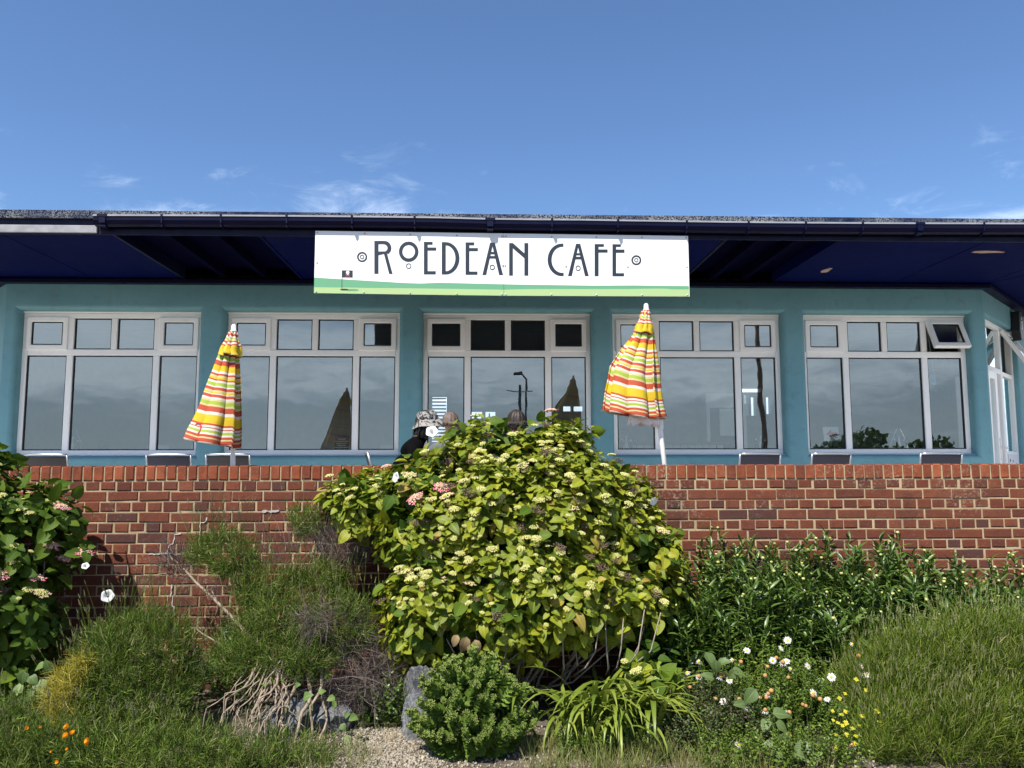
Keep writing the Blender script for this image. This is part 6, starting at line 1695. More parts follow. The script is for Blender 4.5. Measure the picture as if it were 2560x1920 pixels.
# ---------------------------------------------------------------- strap-leaved clump
strap = empty('strap_leaf_clump', (0.72, 4.80, 0)); tag(strap, 'clump of arching bright green strap leaves below the big hydrangea', 'plant')
def strap_mesh(seed):
    r = np.random.default_rng(seed)
    L = r.uniform(0.50, 0.72); H = r.uniform(0.6, 0.85); V, UVv = [], []; n = 11
    droop = r.uniform(0.9, 1.7); x = z = 0.0; el = math.radians(r.uniform(68, 84))
    tw = r.uniform(-.5, .5)
    for i in range(n + 1):
        t = i / n
        w = 0.0135 * (0.7 + 0.6 * math.sin(math.pi * min(1, t * 1.0) ** 0.7)) * (1 - t ** 5) + 0.0005
        a = tw * t
        for u in (-1, 0, 1):
            V.append((x + u * w * math.sin(a) * 0.3, u * w * math.cos(a), z + abs(u) * 0.003)); UVv.append((u * .5 + .5, t))
        x += L / n * math.cos(el); z += L / n * math.sin(el); el -= droop * (0.4 + 1.6 * t) * math.pi / 2 / n
    F = np.array([(i * 3 + j, i * 3 + j + 1, i * 3 + j + 4, i * 3 + j + 3) for i in range(n) for j in range(2)])
    return mesh_np('strap_leaf', V, F, 'strap_leaf', np.array(UVv)[F.ravel()], smooth=True)
SL = [strap_mesh(s) for s in range(10)]
r8 = random.Random(8)
for k in range(200):
    a = r8.gauss(-1.2, 1.0) if r8.random() < 0.8 else r8.uniform(-3.1, 3.1)
    link('strap_leaf', SL[k % 10], strap, Matrix.Translation((r8.gauss(0, .15), r8.gauss(-0.04, .09), -0.02)) @ Matrix.Rotation(a, 4, 'Z') @ Matrix.Scale(r8.uniform(0.65, 1.1), 4))

# ---------------------------------------------------------------- herbs, daisies, weeds
def herb_t(seed, n=11, H=0.16, L=0.020, W=0.62):
    r = np.random.default_rng(seed); parts = []
    T = leaf_t(3, 1, W, 0.25, 0.2, 0.8, 0.9)
    b = r.uniform(-.03, .03, 2)
    for k in range(n):
        t = (k + 1) / n
        for s in (0, 1):
            a = k * 1.57 + s * math.pi + r.uniform(-.4, .4); el = math.radians(r.uniform(5, 45))
            d = np.array([[math.cos(a) * math.cos(el), math.sin(a) * math.cos(el), math.sin(el)]])
            parts.append(scatter(T, frames(np.array([[b[0] * t, b[1] * t, H * t]]), d, np.array([[0, 0, 1.]]) + r.normal(0, .3, (1, 3)), np.array([L * r.uniform(.6, 1.2) * (1.15 - .5 * t)]))))
    w = 0.001
    parts.append((np.array([(-w, 0, 0), (w, 0, 0), (b[0] + w, b[1], H), (b[0] - w, b[1], H)]), np.array([(0, 1, 2, 3)]), np.zeros((4, 2))))
    return join_sc(parts)
HB = [herb_t(s) for s in range(5)]
def herb(name, label, pts, mat, seed, smin=0.8, smax=1.4, cat='plant', tm=HB, tilt=0.3):
    r = np.random.default_rng(seed)
    pts = np.array(pts); base = (float(pts[:, 0].mean()), float(pts[:, 1].mean()), 0.0)
    root = empty(name, base); tag(root, label, cat)
    up = unit(np.array([0, 0, 1.]) + r.normal(0, tilt, pts.shape))
    M = frames(pts - np.array(base), unit(np.cross(up, r.normal(size=pts.shape))), up, r.uniform(smin, smax, len(pts)))
    V, F, U = join_sc([scatter(tm[k], M[k::len(tm)]) for k in range(len(tm))])
    o = link('foliage', mesh_np('foliage', V, F, mat, U, smooth=True), root); o['kind'] = 'stuff'
    return root
r9 = np.random.default_rng(99)
def cloud(x0, x1, y0, y1, h, n, r, hmin=0.0):
    x = r.uniform(x0, x1, n); y = r.uniform(y0, y1, n)
    k = np.sin((x - x0) / (x1 - x0) * math.pi) ** 0.5 * (0.55 + 0.45 * (y - y0) / (y1 - y0))
    z = hmin + (h - hmin) * k * r.uniform(0.25, 1, n) ** 0.6 - 0.12
    return np.stack([x, y, np.maximum(z, 0)], 1)
herbA = herb('marjoram_patch', 'small-leaved yellowish green herb between the white daisies and the lavender', cloud(1.40, 2.20, 4.58, 5.12, 0.58, 700, r9), 'herb_leaf', 81)
herbB = herb('dark_herb_patch', 'dark purplish small-leaved herb below the bramble leaves on the right', cloud(1.02, 1.60, 4.42, 4.85, 0.40, 460, r9), 'herb_dark', 82)
herbC = herb('creeping_herb', 'small green creeping plant under the strap leaves', cloud(0.42, 0.95, 4.40, 4.66, 0.26, 240, r9), 'herb_leaf', 83, 0.6, 1.0)
herbD = herb('low_weed', 'small weed with oval leaves between the lavender and the boulder', cloud(-0.72, -0.38, 4.98, 5.2, 0.34, 70, r9), 'daisy_leaf', 84, 1.2, 1.9)
herbE = herb('climbing_weed', 'bushy green weed growing against the wall under the drain hole', cloud(-2.02, -1.52, 5.35, 5.8, 0.50, 170, r9), 'bindweed_leaf', 85, 1.1, 1.9)
herb('foreground_weed', 'low green weeds at the bottom edge right of the sedum', cloud(1.15, 2.0, 4.2, 4.5, 0.20, 260, r9), 'herb_leaf', 86, 0.8, 1.3)
herb('left_weed', 'low green weeds at the bottom left edge below the hydrangea', cloud(-2.95, -2.35, 4.5, 4.95, 0.34, 200, r9), 'herb_leaf', 87, 0.9, 1.4)

DAISY = [(1.185, 4.769, 0.376), (1.827, 4.889, 0.524), (1.774, 4.859, 0.485), (1.788, 4.811, 0.422), (1.799, 4.781, 0.384), (1.904, 4.793, 0.397), (1.359, 4.66, 0.242), (1.478, 4.64, 0.217), (1.466, 4.816, 0.432), (2.024, 4.751, 0.344), (1.89, 4.693, 0.274), (1.705, 4.814, 0.427), (2.214, 4.875, 0.502), (2.232, 4.758, 0.351), (2.224, 4.793, 0.394), (1.958, 4.668, 0.244), (1.264, 4.809, 0.426), (1.566, 4.851, 0.476), (1.375, 4.45, 0.075), (1.421, 4.74, 0.337), (0.905, 4.52, 0.17), (1.52, 4.42, 0.07)]
SPENT = [(1.248, 4.754, 0.357), (1.184, 4.713, 0.307), (1.319, 4.67, 0.254), (1.399, 4.764, 0.367), (1.372, 4.753, 0.354), (1.513, 4.807, 0.421), (1.453, 4.668, 0.25), (1.554, 4.7, 0.287), (1.626, 4.688, 0.272), (1.649, 4.7, 0.285), (1.574, 4.673, 0.255), (1.61, 4.673, 0.254), (1.585, 4.628, 0.202), (1.77, 4.749, 0.345), (1.808, 4.648, 0.222), (1.824, 4.643, 0.216), (1.717, 4.619, 0.189), (1.681, 4.524, 0.094), (1.488, 4.48, 0.09), (1.718, 4.44, 0.08), (1.465, 4.40, 0.05), (1.664, 4.789, 0.396), (1.73, 4.822, 0.438), (1.637, 4.756, 0.355), (1.763, 4.807, 0.418), (1.882, 4.682, 0.261), (1.917, 4.668, 0.244), (2.228, 4.829, 0.441), (1.988, 4.44, 0.07)]
def petal_ring(n, L, w, seed, droop=0.0):
    r = np.random.default_rng(seed); parts = []
    T = leaf_t(3, 1, w, 0.15, droop, 0.95, 0.55)
    for k in range(n):
        a = 2 * math.pi * k / n + r.uniform(-.1, .1)
        d = np.array([[math.cos(a), math.sin(a), r.uniform(-.15, .12)]])
        parts.append(scatter(T, frames(np.array([[0.004 * math.cos(a), 0.004 * math.sin(a), 0]]), d, np.array([[0, 0, 1.]]), np.array([L * r.uniform(.85, 1.1)]))))
    return join_sc(parts)
PET = [mesh_np('petals', *petal_ring(19, 0.020, 0.22, 1)[:2], 'white_petal', petal_ring(19, 0.020, 0.22, 1)[2], smooth=True), mesh_np('petals', *petal_ring(12, 0.014, 0.24, 2, 0.7)[:2], 'white_petal', petal_ring(12, 0.014, 0.24, 2, 0.7)[2], smooth=True)]
EYE = MB().lathe([(0.0078, -0.001), (0.0072, 0.003), (0.004, 0.0055), (0.001, 0.006)], 12).mesh('eye', 'yellow_eye', smooth=True)
SEYE = MB().lathe([(0.0050, -0.005), (0.0092, -0.001), (0.0092, 0.003), (0.006, 0.008), (0.001, 0.010)], 12).mesh('eye', 'spent_eye', smooth=True)
ox = empty('oxeye_daisies', (1.6, 4.7, 0)); tag(ox, 'white and yellow ox-eye daisies with brown spent heads among the herbs', 'flowers')
ra = random.Random(31)
def stalk(root, base, p, q, rad=0.0013, mat='green_stem'):
    b = Vector(base)
    MB().tube([tuple(Vector(q) - b), tuple((Vector(p) + Vector(q)) / 2 - b + Vector((ra.uniform(-.02, .02), ra.uniform(-.02, .02), .02))), tuple(Vector(p) - b)], rad, 4).build('stalk', mat, root)
for k, p in enumerate(DAISY):
    p = Vector(p) + Vector((0, -0.10, 0.02))
    m = Matrix.Translation(p - Vector((1.6, 4.7, 0))) @ Matrix.Rotation(R_(ra.uniform(25, 70)), 4, 'X') @ Matrix.Rotation(ra.uniform(-.5, .5), 4, 'Y') @ Matrix.Rotation(ra.uniform(0, 6), 4, 'Z')
    fl_ = link('flower', PET[0] if k % 4 else PET[1], ox, m); fl_.scale = fl_.scale * ra.uniform(0.85, 1.15); link('eye', EYE, fl_)
    stalk(ox, (1.6, 4.7, 0), p, (p.x + ra.uniform(-.08, .08), p.y + 0.08, 0))
for k, p in enumerate(SPENT):
    p = Vector(p) + Vector((0, -0.10, 0.02))
    m = Matrix.Translation(p - Vector((1.6, 4.7, 0))) @ Matrix.Rotation(R_(ra.uniform(0, 50)), 4, 'X') @ Matrix.Rotation(ra.uniform(-.4, .4), 4, 'Y')
    sh_ = link('spent_flower', SEYE, ox, m); sh_.scale = sh_.scale * ra.uniform(1.1, 1.5)
    if k % 4 == 0: link('petals', PET[1], sh_, Matrix.Translation((0, 0, -0.003)))
    stalk(ox, (1.6, 4.7, 0), p, (p.x + ra.uniform(-.08, .08), p.y + 0.06, 0))
MUST = [(2.162, 4.721, 0.305), (2.036, 4.708, 0.291), (2.127, 4.759, 0.353), (1.976, 4.632, 0.201), (2.004, 4.643, 0.214), (1.941, 4.602, 0.167), (1.92, 4.612, 0.179), (1.986, 4.602, 0.167), (1.961, 4.592, 0.156), (2.053, 4.594, 0.156), (2.012, 4.582, 0.144), (1.909, 4.557, 0.117), (2.18, 4.643, 0.212), (2.09, 4.627, 0.194), (1.893, 4.512, 0.069), (1.97, 4.559, 0.118), (2.017, 4.554, 0.112), (1.995, 4.691, 0.271), (1.934, 4.645, 0.217), (2.175, 4.605, 0.168), (1.998, 4.526, 0.082)]
mus = empty('yellow_mustard_weed', (2.0, 4.6, 0)); tag(mus, 'thin weed with clusters of small bright yellow flowers left of the right lavender', 'flowers')
MP = [mesh_np('flower_cluster', *ray_petals(4, s, 0.1, 0.8, 0.75)[:2], 'mustard_petal') for s in range(3)]
for k, p in enumerate(MUST):
    p = Vector(p) + Vector((0, -0.20, 0.02))
    link('flower_cluster', MP[k % 3], mus, Matrix.Translation(p - Vector((2.0, 4.6, 0))) @ Matrix.Rotation(ra.uniform(.2, 1.1), 4, 'X') @ Matrix.Rotation(ra.uniform(0, 6), 4, 'Z') @ Matrix.Scale(ra.uniform(0.008, 0.013), 4))
    stalk(mus, (2.0, 4.6, 0), p, (2.0 + ra.uniform(-.06, .06), 4.5, 0), 0.001)
# bramble and bindweed leaves
def vine(name, label, pts, mat, size, seed, W=0.75, belly=0.6, facing=(0.0, -0.75, 0.7), root_at=None, wave=0.05, cat='plant', roots=True):
    r = np.random.default_rng(seed)
    pts = np.array(pts); base = tuple(float(v) for v in (*pts.mean(0)[:2], 0.0))
    root = empty(name, base); tag(root, label, cat)
    T = leaf_t(6, 3, W, 0.22, 0.25, belly, 0.8, wave * 0.4)
    me = mesh_np('leaf', T[0], T[1], mat, T[2], smooth=True)
    for p in pts:
        d = unit(np.array([r.normal(0, .9), r.normal(-.25, .3), r.normal(-.15, .6)]))
        nz = unit(np.array(facing) + r.normal(0, .25, 3))
        s = size * r.uniform(0.75, 1.2)
        m = frames((p - d * s * 0.5)[None] - np.array(base), d[None], nz[None], np.array([s]))[0]
        link('leaf', me, root, Matrix(m.tolist()))
        q = p - d * s * 0.5
        if roots: MB().tube([tuple(q - np.array(base)), tuple(q - np.array(base) + np.array([r.normal(0, .03), .04, -.05])), (q[0] - base[0] + r.normal(0, .06), q[1] - base[1] + .10, 0.0)], 0.0016, 5).build('stalk', 'green_stem', root)
    return root
vine('bramble', 'bramble with ribbed dark green leaflets among the daisies on the right', [(x, y - 0.13, max(z, 0.05) + 0.02) for x, y, z in [(1.339, 4.743, 0.416), (1.28, 4.711, 0.378), (1.39, 4.764, 0.443), (1.319, 4.767, 0.448), (1.47, 4.724, 0.392), (1.42, 4.714, 0.38), (1.494, 4.635, 0.283), (1.429, 4.608, 0.253), (1.647, 4.565, 0.211), (1.536, 4.522, 0.165), (1.63, 4.512, 0.153), (1.618, 4.459, 0.10), (1.558, 4.396, 0.06), (1.532, 4.426, 0.07), (1.736, 4.399, 0.06), (1.689, 4.423, 0.07), (1.675, 4.38, 0.05)]], 'bramble_leaf', 0.095, 91, 0.72)
vine('bindweed_vine', 'bindweed with broad pale leaves in the shade at the left edge', [(-2.544, 4.75, 0.45), (-2.492, 4.75, 0.445), (-2.634, 4.75, 0.386), (-2.649, 4.75, 0.336), (-2.572, 4.75, 0.376), (-2.528, 4.75, 0.339), (-2.69, 4.75, 0.23), (-2.6, 4.75, 0.289), (-2.70, 4.78, 0.30)], 'bindweed_leaf', 0.085, 92, 0.85, 0.55)
vine('bindweed_vine', 'heart-leaved bindweed creeping among the bare lavender stems', [(-1.02, 4.78, 0.26), (-0.94, 4.80, 0.28), (-0.88, 4.76, 0.25), (-0.86, 4.74, 0.22), (-0.78, 4.72, 0.17), (-0.74, 4.70, 0.16), (-0.80, 4.72, 0.10), (-0.77, 4.70, 0.04), (-1.10, 4.86, 0.30), (-1.3, 4.9, 0.3)], 'bindweed_leaf', 0.055, 93, 0.9, 0.55)
# white bindweed trumpets
def trumpet(p, d, label, s=1.0):
    root = empty('bindweed_flower', p); tag(root, label, 'flower', 'white bindweed trumpets')
    v, f = [], []; na = 25
    prof = [(0.003, 0), (0.005, 0.012), (0.011, 0.026), (0.022, 0.036), (0.034, 0.040), (0.037, 0.0385)]
    for i, (r_, z_) in enumerate(prof):
        for k in range(na):
            a = 2 * math.pi * k / na; q = 1 + (0.07 * math.cos(5 * a) if i > 3 else 0)
            v.append((r_ * q * math.cos(a), r_ * q * math.sin(a), z_))
    for i in range(len(prof) - 1):
        for k in range(na): f.append((i * na + k, i * na + (k + 1) % na, (i + 1) * na + (k + 1) % na, (i + 1) * na + k))
    z = Vector(d).normalized()
    m = z.to_track_quat('Z', 'Y').to_matrix().to_4x4() @ Matrix.Scale(s, 4)
    MB().add(v, f).build('trumpet', 'white_petal', root, smooth=True, mtx=m)
    MB().lathe([(0.001, -0.02), (0.004, -0.012), (0.0045, 0.004), (0.002, 0.01)], 8).build('calyx', 'green_stem', root, smooth=True, mtx=m)
trumpet((-2.286, 5.00, 0.80), (0.25, -0.9, 0.25), 'white bindweed trumpet in front of the brick wall above the left lavender')
trumpet((-0.323, 5.06, 1.79), (-0.1, -0.9, 0.45), 'white bindweed trumpet at the top left of the big hydrangea', 1.05)
trumpet((-0.527, 5.05, 1.512), (-0.75, -0.6, 0.2), 'white bindweed trumpet turned sideways on the left of the big hydrangea', 0.9)
trumpet((1.073, 5.05, 1.37), (0.4, -0.8, -0.3), 'white bindweed trumpet on the right edge of the big hydrangea', 0.75)
trumpet((-2.47, 5.08, 0.965), (0.2, -0.7, 0.5), 'half-open white bindweed trumpet in the shade beside the left hydrangea', 0.6)
# a straggling hydrangea shoot low on the right
E3 = [(0.98, 4.86, 0.34, 0.14, 0.10, 0.10), (1.10, 4.78, 0.22, 0.12, 0.08, 0.08)]
hydrangea('hydrangea_seedling', (1.02, 4.90, 0.0), 'low hydrangea shoots with three cream heads right of the strap leaves', E3, 16, 23, 'hydrangea_leaf', 5, nstem=5, zmin=0.1, dead=0.0, inner=0.5)

# yellowed thread-like plant and orange poppies
yel = empty('yellow_thread_weed', (-2.30, 4.62, 0)); tag(yel, 'bright yellow dried thread-like mound left of the lavender', 'plant')
twigs(yel, np.array((-2.30, 4.62, 0)), [(-2.36, 4.66, 0.28, 0.09, 0.07, 0.19), (-2.32, 4.64, 0.12, 0.12, 0.08, 0.12), (-2.28, 4.70, 0.44, 0.05, 0.05, 0.10)], 2200, 95, 0.07, 0.0, mat='yellow_strand', name='strands', w=0.0014, bend=0.6)
pop = empty('orange_poppies', (-2.15, 4.42, 0)); tag(pop, 'orange poppies in front of the yellow mound at bottom left', 'flowers')
def poppy_mesh():
    parts = []
    for k in range(4):
        a = k * math.pi / 2
        T = leaf_t(4, 2, 1.25, 0.5, -0.45, 1.5, 0.6)
        d = np.array([[math.cos(a) * .8, math.sin(a) * .8, 0.55]])
        parts.append(scatter(T, frames(np.zeros((1, 3)), d, np.array([[-math.cos(a) * .3, -math.sin(a) * .3, 1.]]), np.array([0.026]))))
    V, F, U = join_sc(parts); return mesh_np('flower', V, F, 'poppy_petal', U, smooth=True)
PM = poppy_mesh()
for k, p in enumerate([(-2.337, 4.42, 0.234), (-2.267, 4.42, 0.244), (-2.128, 4.42, 0.236), (-2.13, 4.42, 0.193), (-2.018, 4.42, 0.171), (-2.122, 4.42, 0.13), (-2.157, 4.40, 0.075), (-2.202, 4.42, 0.122), (-2.034, 4.42, 0.15), (-2.105, 4.42, 0.205)]):
    p = Vector(p) + Vector((0, -0.14, 0.02))
    s = 0.85 * (0.7, 0.5, 1.05, 1.1, 1.05, 0.6, 0.8, 0.5, 0.7, 0.9)[k]
    link('flower', PM, pop, Matrix.Translation(p - Vector((-2.15, 4.42, 0))) @ Matrix.Rotation(ra.uniform(.3, 1.2), 4, 'X') @ Matrix.Rotation(ra.uniform(-.7, .7), 4, 'Y') @ Matrix.Scale(s, 4))
    stalk(pop, (-2.15, 4.42, 0), p, (p.x + ra.uniform(-.04, .04), p.y + 0.06, 0))

# ---------------------------------------------------------------- stones, gravel, grass
def boulder(name, loc, rad, seed, label):
    """rock hewn by many planes, with ledges and a rough skin"""
    from mathutils import noise as mn
    bm = bmesh.new(); bmesh.ops.create_icosphere(bm, subdivisions=6, radius=1)
    r = np.random.default_rng(seed); pl = [(unit(r.normal(size=3)), r.uniform(0.50, 0.86)) for _ in range(26)]
    for v in bm.verts:
        d = np.array(v.co); k = 1.0
        for n_, o_ in pl:
            c = float(np.dot(d, n_))
            if c > 0.05: k = min(k, o_ / c)
        q = Vector(d * k)
        st_ = mn.noise(q * 2.0 + Vector((seed, 0, 0)))
        lay = (q.x * 0.55 + q.z * 0.9 + st_ * 0.35) * 7.0
        k *= 1 + 0.035 * (lay - math.floor(lay)) + 0.07 * mn.noise(q * 3.1) + 0.035 * mn.noise(q * 9.0) + 0.018 * mn.noise(q * 24.0)
        v.co = Vector((d * k * np.array(rad)).tolist())
    me = bpy.data.meshes.new(name); bm.to_mesh(me); bm.free(); me.materials.append(MATS['grey_rock'])
    o = link(name, me); o.location = loc; tag(o, label, 'rock', 'boulders in the bed'); return o
boulder('boulder', (-0.30, 4.93, 0.10), (0.31, 0.24, 0.34), 3, 'grey boulder behind the sedum, left side showing')
boulder('boulder', (-1.18, 4.98, 0.06), (0.22, 0.17, 0.20), 6, 'dark grey boulder behind the bare woody stems of the leggy lavender')
boulder('boulder', (-0.90, 5.0, 0.04), (0.16, 0.14, 0.15), 8, 'small dark boulder between the woody stems and the gravel')
rg = np.random.default_rng(41)
n = 7000
px = np.where(rg.random(n) < 0.55, rg.normal(-0.50, 0.20, n), rg.uniform(-1.4, 2.2, n)); py = rg.uniform(4.15, 5.0, n)
V0, F0, _ = blob_t()
rad = rg.uniform(0.004, 0.0125, n)
M = frames(np.stack([px, py, rad * 0.45], 1), rand_unit(n, rg), rand_unit(n, rg), np.stack([rad, rad * rg.uniform(.6, 1.3, n), rad * rg.uniform(.4, .8, n)], 1))
V, F, U = scatter((V0, F0, None), M)
tag(link('gravel', mesh_np('gravel', V, F, 'pebble')), 'pale gravel chippings scattered on the soil at the front of the bed', 'gravel', kind='stuff')
def grass(name, label, x0, x1, y0, y1, n, mat, L0, L1, seed, w=0.012):
    r = np.random.default_rng(seed)
    c = np.stack([r.uniform(x0, x1, max(3, n // 22)), r.uniform(y0, y1, max(3, n // 22))], 1)
    i = r.integers(len(c), size=n)
    P = np.concatenate([c[i] + r.normal(0, .022, (n, 2)), np.zeros((n, 1))], 1)
    D = unit(np.array([0, 0, 1.]) + r.normal(0, .38, P.shape)); D[:, 2] = np.abs(D[:, 2])
    T = blade_t(3, w / 0.2 * 0.35, 0.35)
    V, F, U = scatter(T, frames(P, D, unit(r.normal(size=P.shape)), r.uniform(L0, L1, n)))
    tag(link(name, mesh_np(name, V, F, mat, U)), label, 'grass', kind='stuff')
grass('grass', 'tufts of dry and green grass at the bottom edge right of the sedum', 0.25, 1.5, 4.15, 4.62, 3000, 'grass_blade', 0.05, 0.17, 43)
grass('grass', 'sparse grass blades at the bottom edge left of the gravel', -1.4, -0.5, 4.2, 4.7, 700, 'grass_blade', 0.05, 0.14, 45)
grass('dead_grass', 'flat straw and dead grass litter on the soil', -1.2, 2.0, 4.15, 4.9, 1500, 'straw', 0.04, 0.10, 44, 0.008)

# ================================================================== INSIDE THE CAFE, SEEN THROUGH THE GLASS
def thing(name, loc, label, cat, group=None, rz=0.0): return tag(empty(name, loc, rz), label, cat, group)
fr_ = thing('drinks_fridge', (3.62, 11.6, TZ), 'white drinks fridge with glass door inside, behind the window right of the leaning parasol', 'fridge')
MB().box(-0.30, 0.30, 0.02, 0.55, 0.0, 1.80).build('cabinet', 'white_enamel', fr_, bevel=0.01)
MB().box(-0.27, 0.27, 0.008, 0.018, 0.10, 1.60).build('door_glass', 'dark_grey', fr_)
MB().ring([(-0.30, 0.06), (0.30, 0.06), (0.30, 1.64), (-0.30, 1.64)], [(-0.25, 0.12), (0.25, 0.12), (0.25, 1.58), (-0.25, 1.58)], -0.02, 0.006).build('door_frame', 'white_enamel', fr_)
MB().box(-0.10, 0.20, -0.006, 0.006, 1.16, 1.56).build('paper_notice', 'white_enamel', fr_)
for sh in range(3):
    for k in range(6):
        MB().lathe([(0.025, 0), (0.025, 0.13), (0.011, 0.17), (0.011, 0.21)], 10, c=(-0.21 + k * 0.08, -0.012, 0.18 + sh * 0.32)).build('bottle', 'brown_glass' if (k + sh) % 3 else 'white_enamel', fr_, smooth=True)
ct = thing('slatted_counter', (2.35, 11.2, TZ), 'pale slatted serving counter inside, behind the leaning parasol', 'counter')
for k in range(22):
    MB().box(-1.2 + k * 0.105, -1.2 + k * 0.105 + 0.092, 0, 0.02, 0.0, 1.02).build('slat', 'cream', ct, bevel=0.004)
MB().box(-1.24, 1.16, -0.05, 0.6, 1.022, 1.06).build('counter_top', 'wood_brown', ct)
def caddy(loc, label):
    c = thing('sauce_caddy', loc, label, 'caddy', 'sauce caddies on the inside sills')
    MB().box(-0.09, 0.09, -0.05, 0.05, 0, 0.01).tube([(-0.09, 0, 0.0), (-0.10, 0, 0.12), (-0.02, 0, 0.30), (0.02, 0, 0.30), (0.10, 0, 0.12), (0.09, 0, 0)], 0.004, 6).build('wire_rack', 'chrome', c)
    for k, (x, m, h) in enumerate(((-0.055, 'brown_glass', 0.16), (0.0, 'white_enamel', 0.19), (0.055, 'green_glass', 0.15))):
        b = MB().lathe([(0.022, 0.012), (0.022, h * 0.6), (0.009, h * 0.8), (0.009, h)], 12, c=(x, 0, 0)).build('bottle', m, c, smooth=True)
        MB().lathe([(0.011, h), (0.011, h + 0.02), (0.006, h + 0.022)], 10, c=(x, 0, 0)).build('cap', 'white_enamel', b)
    return c
SILL = 1.712
part(MB().box(XL + 0.1, XR - 0.1, FY + 0.262, FY + 0.55, WZ0 - 0.03, WZ0 + 0.005), 'inner_sill', 'white_enamel')
caddy((-4.70, 9.22, SILL), 'wire sauce caddy on the inner sill of the leftmost window')
caddy((1.68, 9.22, SILL), 'wire sauce caddy on the inner sill behind the leaning parasol')
caddy((3.28, 9.22, SILL), 'wire sauce caddy at the right end of the sill left of the rightmost pillar')
caddy((4.95, 9.22, SILL), 'wire sauce caddy on the inner sill of the window with the open sash')
cup = thing('black_tumbler', (-4.345, 9.2, SILL), 'black tumbler on the inner sill of the leftmost window', 'tumbler')
MB().lathe([(0.045, 0), (0.055, 0.10), (0.060, 0.155), (0.055, 0.158), (0.045, 0.06), (0.001, 0.05)], 20).build('cup', 'black_plastic', cup, smooth=True)
def place_card(loc, w, h, label, arrow=False):
    c = thing('menu_card' if not arrow else 'arrow_sign', loc, label, 'sign')
    MB().box(-w / 2, w / 2, 0, 0.006, 0, h).build('card', 'dark_grey' if not arrow else 'white_enamel', c, mtx=Matrix.Rotation(R_(-8), 4, 'X'))
    if arrow:
        MB().prism([(-0.06, h / 2), (0.0, h / 2 + 0.05), (0.0, h / 2 + 0.02), (0.07, h / 2 + 0.02), (0.07, h / 2 - 0.02), (0.0, h / 2 - 0.02), (0.0, h / 2 - 0.05)], -0.003, -0.0005).build('arrow', 'red_print', c, mtx=Matrix.Rotation(R_(-8), 4, 'X'))
    else:
        for k in range(7):
            q = w * (0.3 + 0.12 * ((k * 7) % 3))
            MB().box(-q, q * 0.9, -0.002, -0.0005, h * (0.15 + k * 0.11), h * (0.15 + k * 0.11) + 0.006).build('printed_line', 'white_enamel', c, mtx=Matrix.Rotation(R_(-8), 4, 'X'))
    return c
place_card((-1.635, 9.18, SILL), 0.16, 0.22, 'dark notice with pale writing on the inner sill, reflected parasol around it')
place_card((4.13, 9.2, SILL + 0.15), 0.19, 0.17, 'white card with a red arrow pointing left behind the rightmost window', True)
MB().box(-0.02, 0.02, 0.01, 0.03, -0.15, 0.0).build('stand', 'dark_grey', bpy.data.objects['arrow_sign'])
hg = thing('hanging_plant', (5.47, 9.42, 2.62), 'spider plant in a blue pot hanging inside the rightmost window', 'plant')
MB().lathe([(0.045, -0.10), (0.075, -0.06), (0.080, 0.02), (0.062, 0.06), (0.055, 0.055)], 16).build('pot', 'sky_blue_pot', hg, smooth=True)
for a in (0, 2.1, 4.2): MB().tube([(0.075 * math.cos(a), 0.075 * math.sin(a), 0.0), (0.05 * math.cos(a), 0.05 * math.sin(a), 0.25), (0, 0, 0.80)], 0.005, 5).build('cord', 'cream', hg)
for k in range(34):
    a = ra.uniform(0, 6.28)
    link('strap_leaf', SL[k % 10], hg, Matrix.Translation((0.03 * math.cos(a), 0.03 * math.sin(a), 0.03 if k % 2 else -0.08)) @ Matrix.Rotation(a, 4, 'Z') @ Matrix.Rotation(0.5 if k % 2 else 1.2, 4, 'Y') @ Matrix.Scale(ra.uniform(.28, .5), 4))
for i, (x, y) in enumerate(((-4.2, 10.3), (-1.6, 10.4), (0.4, 10.6))):
    t = thing('dining_table', (x, y, TZ), ('white dining table inside behind the leftmost window', 'white dining table inside behind the second window from the left', 'white dining table inside behind the middle window')[i], 'table', 'dining tables inside')
    MB().box(-0.6, 0.6, -0.4, 0.4, 0.71, 0.74).build('table_top', 'white_enamel', t, bevel=0.006)
    for sx in (-1, 1):
        for sy in (-1, 1): MB().box(sx * 0.52 - 0.025, sx * 0.52 + 0.025, sy * 0.33 - 0.025, sy * 0.33 + 0.025, 0, 0.708).build('leg', 'cream', t)
    for q in (-1, 1):
        c = thing('dining_chair', (x + 0.3 * q, y + 0.62, TZ), ('white dining chair inside, ', )[0] + ('leftmost window', 'second window from the left', 'middle window')[i] + (', left of the table' if q < 0 else ', right of the table'), 'chair', 'dining chairs inside')
        MB().box(-0.2, 0.2, -0.2, 0.2, 0.43, 0.46).build('seat', 'cream', c)
        MB().prism([(-0.19, 0.46), (0.19, 0.46), (0.15, 1.02), (-0.15, 1.02)], 0.19, 0.21).build('backrest', 'cream', c)
        for sx in (-1, 1):
            for sy in (-1, 1): MB().box(sx * 0.17 - 0.018, sx * 0.17 + 0.018, sy * 0.17 - 0.018, sy * 0.17 + 0.018, 0, 0.428).build('leg', 'cream', c)
shf = thing('bottle_shelf', (0.55, 14.02, 1.95), 'shelf of bottles and glasses on the back wall behind the middle window', 'shelf')
for z in (0.0, 0.32):
    MB().box(-0.9, 0.9, 0, 0.16, z, z + 0.025).build('board', 'cream', shf)
    for k in range(14): MB().lathe([(0.03, 0), (0.03, 0.12), (0.012, 0.17), (0.012, 0.21)], 8, c=(-0.8 + k * 0.12, 0.08, z + 0.025)).build('bottle', ('green_glass', 'white_enamel', 'brown_glass')[k % 3], shf, smooth=True)

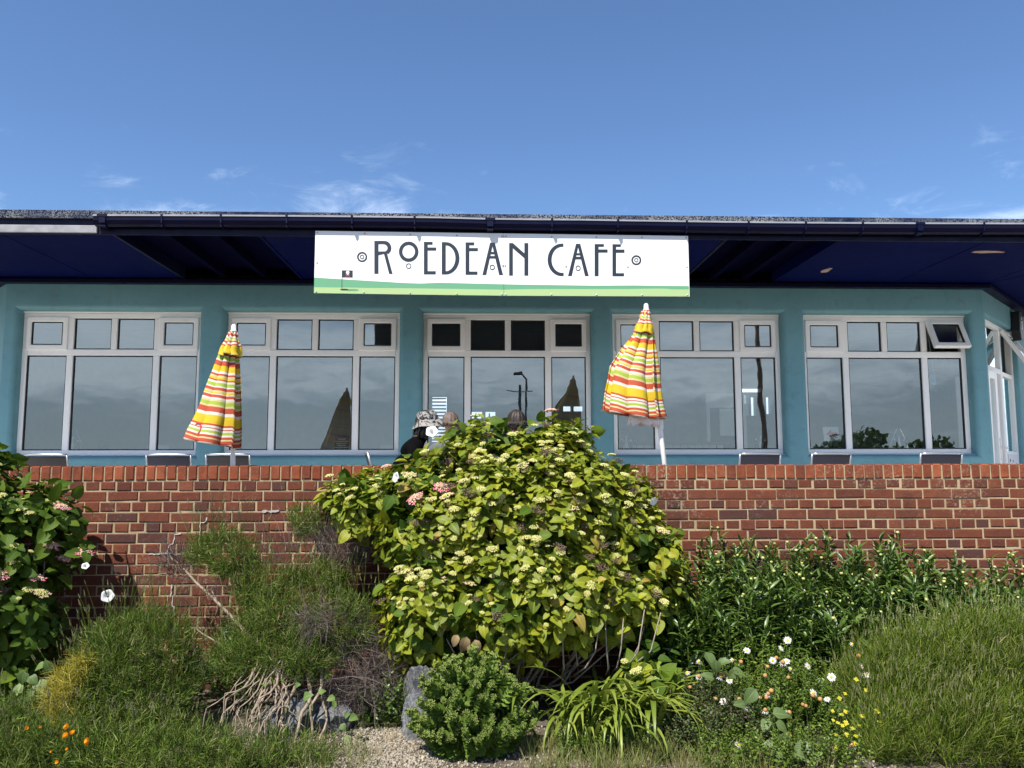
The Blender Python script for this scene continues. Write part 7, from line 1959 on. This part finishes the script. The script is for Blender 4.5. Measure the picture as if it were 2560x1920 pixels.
# ================================================================== BEHIND THE CAMERA, SEEN MIRRORED IN THE GLASS
def lamp_post(loc, h, label, arm=0.8, r0=0.09):
    t = thing('lamp_post', loc, label, 'lamp post', 'posts mirrored in the windows')
    MB().tube([(0, 0, 0), (0, 0, h * 0.75), (0.02, 0, h - 0.3), (arm * 0.4, 0, h)], [r0, r0 * 0.75, r0 * 0.6, r0 * 0.5], 10).build('post', 'dark_grey', t, smooth=True)
    MB().box(arm * 0.35, arm, -0.12, 0.12, h - 0.05, h + 0.10).build('lamp_head', 'dark_grey', t, bevel=0.03)
lamp_post((2.18, -22, 0), 6.2, 'street lamp mirrored in the middle window, curved by the glass', -0.7, 0.075)
rp = thing('road_sign_post', (1.42, -13, 0), 'thin sign post mirrored in the middle window beside the street lamp', 'post', 'posts mirrored in the windows')
MB().tube([(0, 0, 0), (0, 0, 4.7)], 0.06, 8).build('post', 'dark_grey', rp)
MB().box(-0.5, 0.5, -0.03, 0.03, 4.45, 4.50).build('cross_bar', 'white_enamel', rp)
tp = thing('telegraph_pole', (9.3, -8.0, 0), 'dark telegraph pole mirrored in the window right of the leaning parasol', 'pole', 'posts mirrored in the windows')
MB().tube([(0.12, 0, 0), (-0.15, 0, 8.5)], [0.10, 0.075], 10).build('shaft', 'wood_brown', tp, smooth=True)
MB().box(-0.9, 0.6, -0.05, 0.05, 8.0, 8.1).build('cross_arm', 'wood_brown', tp)
rh = np.random.default_rng(88)
for i, (x, y, sx, h, lab) in enumerate([(10.2, -3.6, 1.3, 2.55, 'dark bush mirrored at the foot of the rightmost window, left of two'), (12.4, -3.9, 1.2, 2.35, 'dark bush mirrored at the foot of the rightmost window, right of two')]):
    t = thing('roadside_bush', (x, y, 0), lab, 'shrub', 'bushes mirrored in the windows')
    P, N = dome_points([(x, y, h * 0.45, sx, 0.7, h * 0.5), (x + 0.4, y, h * 0.55, sx * 0.6, 0.6, h * 0.45)], 1500, rh, face_bias=2.0)
    V, F, U = scatter(HL[1], frames(P - np.array([x, y, 0]), rand_unit(len(P), rh), unit(N + rand_unit(len(P), rh)), rh.uniform(.12, .22, len(P))))
    o = link('crown', mesh_np('crown', V, F, 'hydrangea_leaf_dark', U), t); o['kind'] = 'stuff'
    for k in range(6): MB().tube([(rh.normal(0, .1), 0, 0), (rh.normal(0, .3), 0, h * .4), (rh.normal(0, .6), 0, h * .75)], [.04, .025, .01], 6).build('branch', 'grey_bark', t)
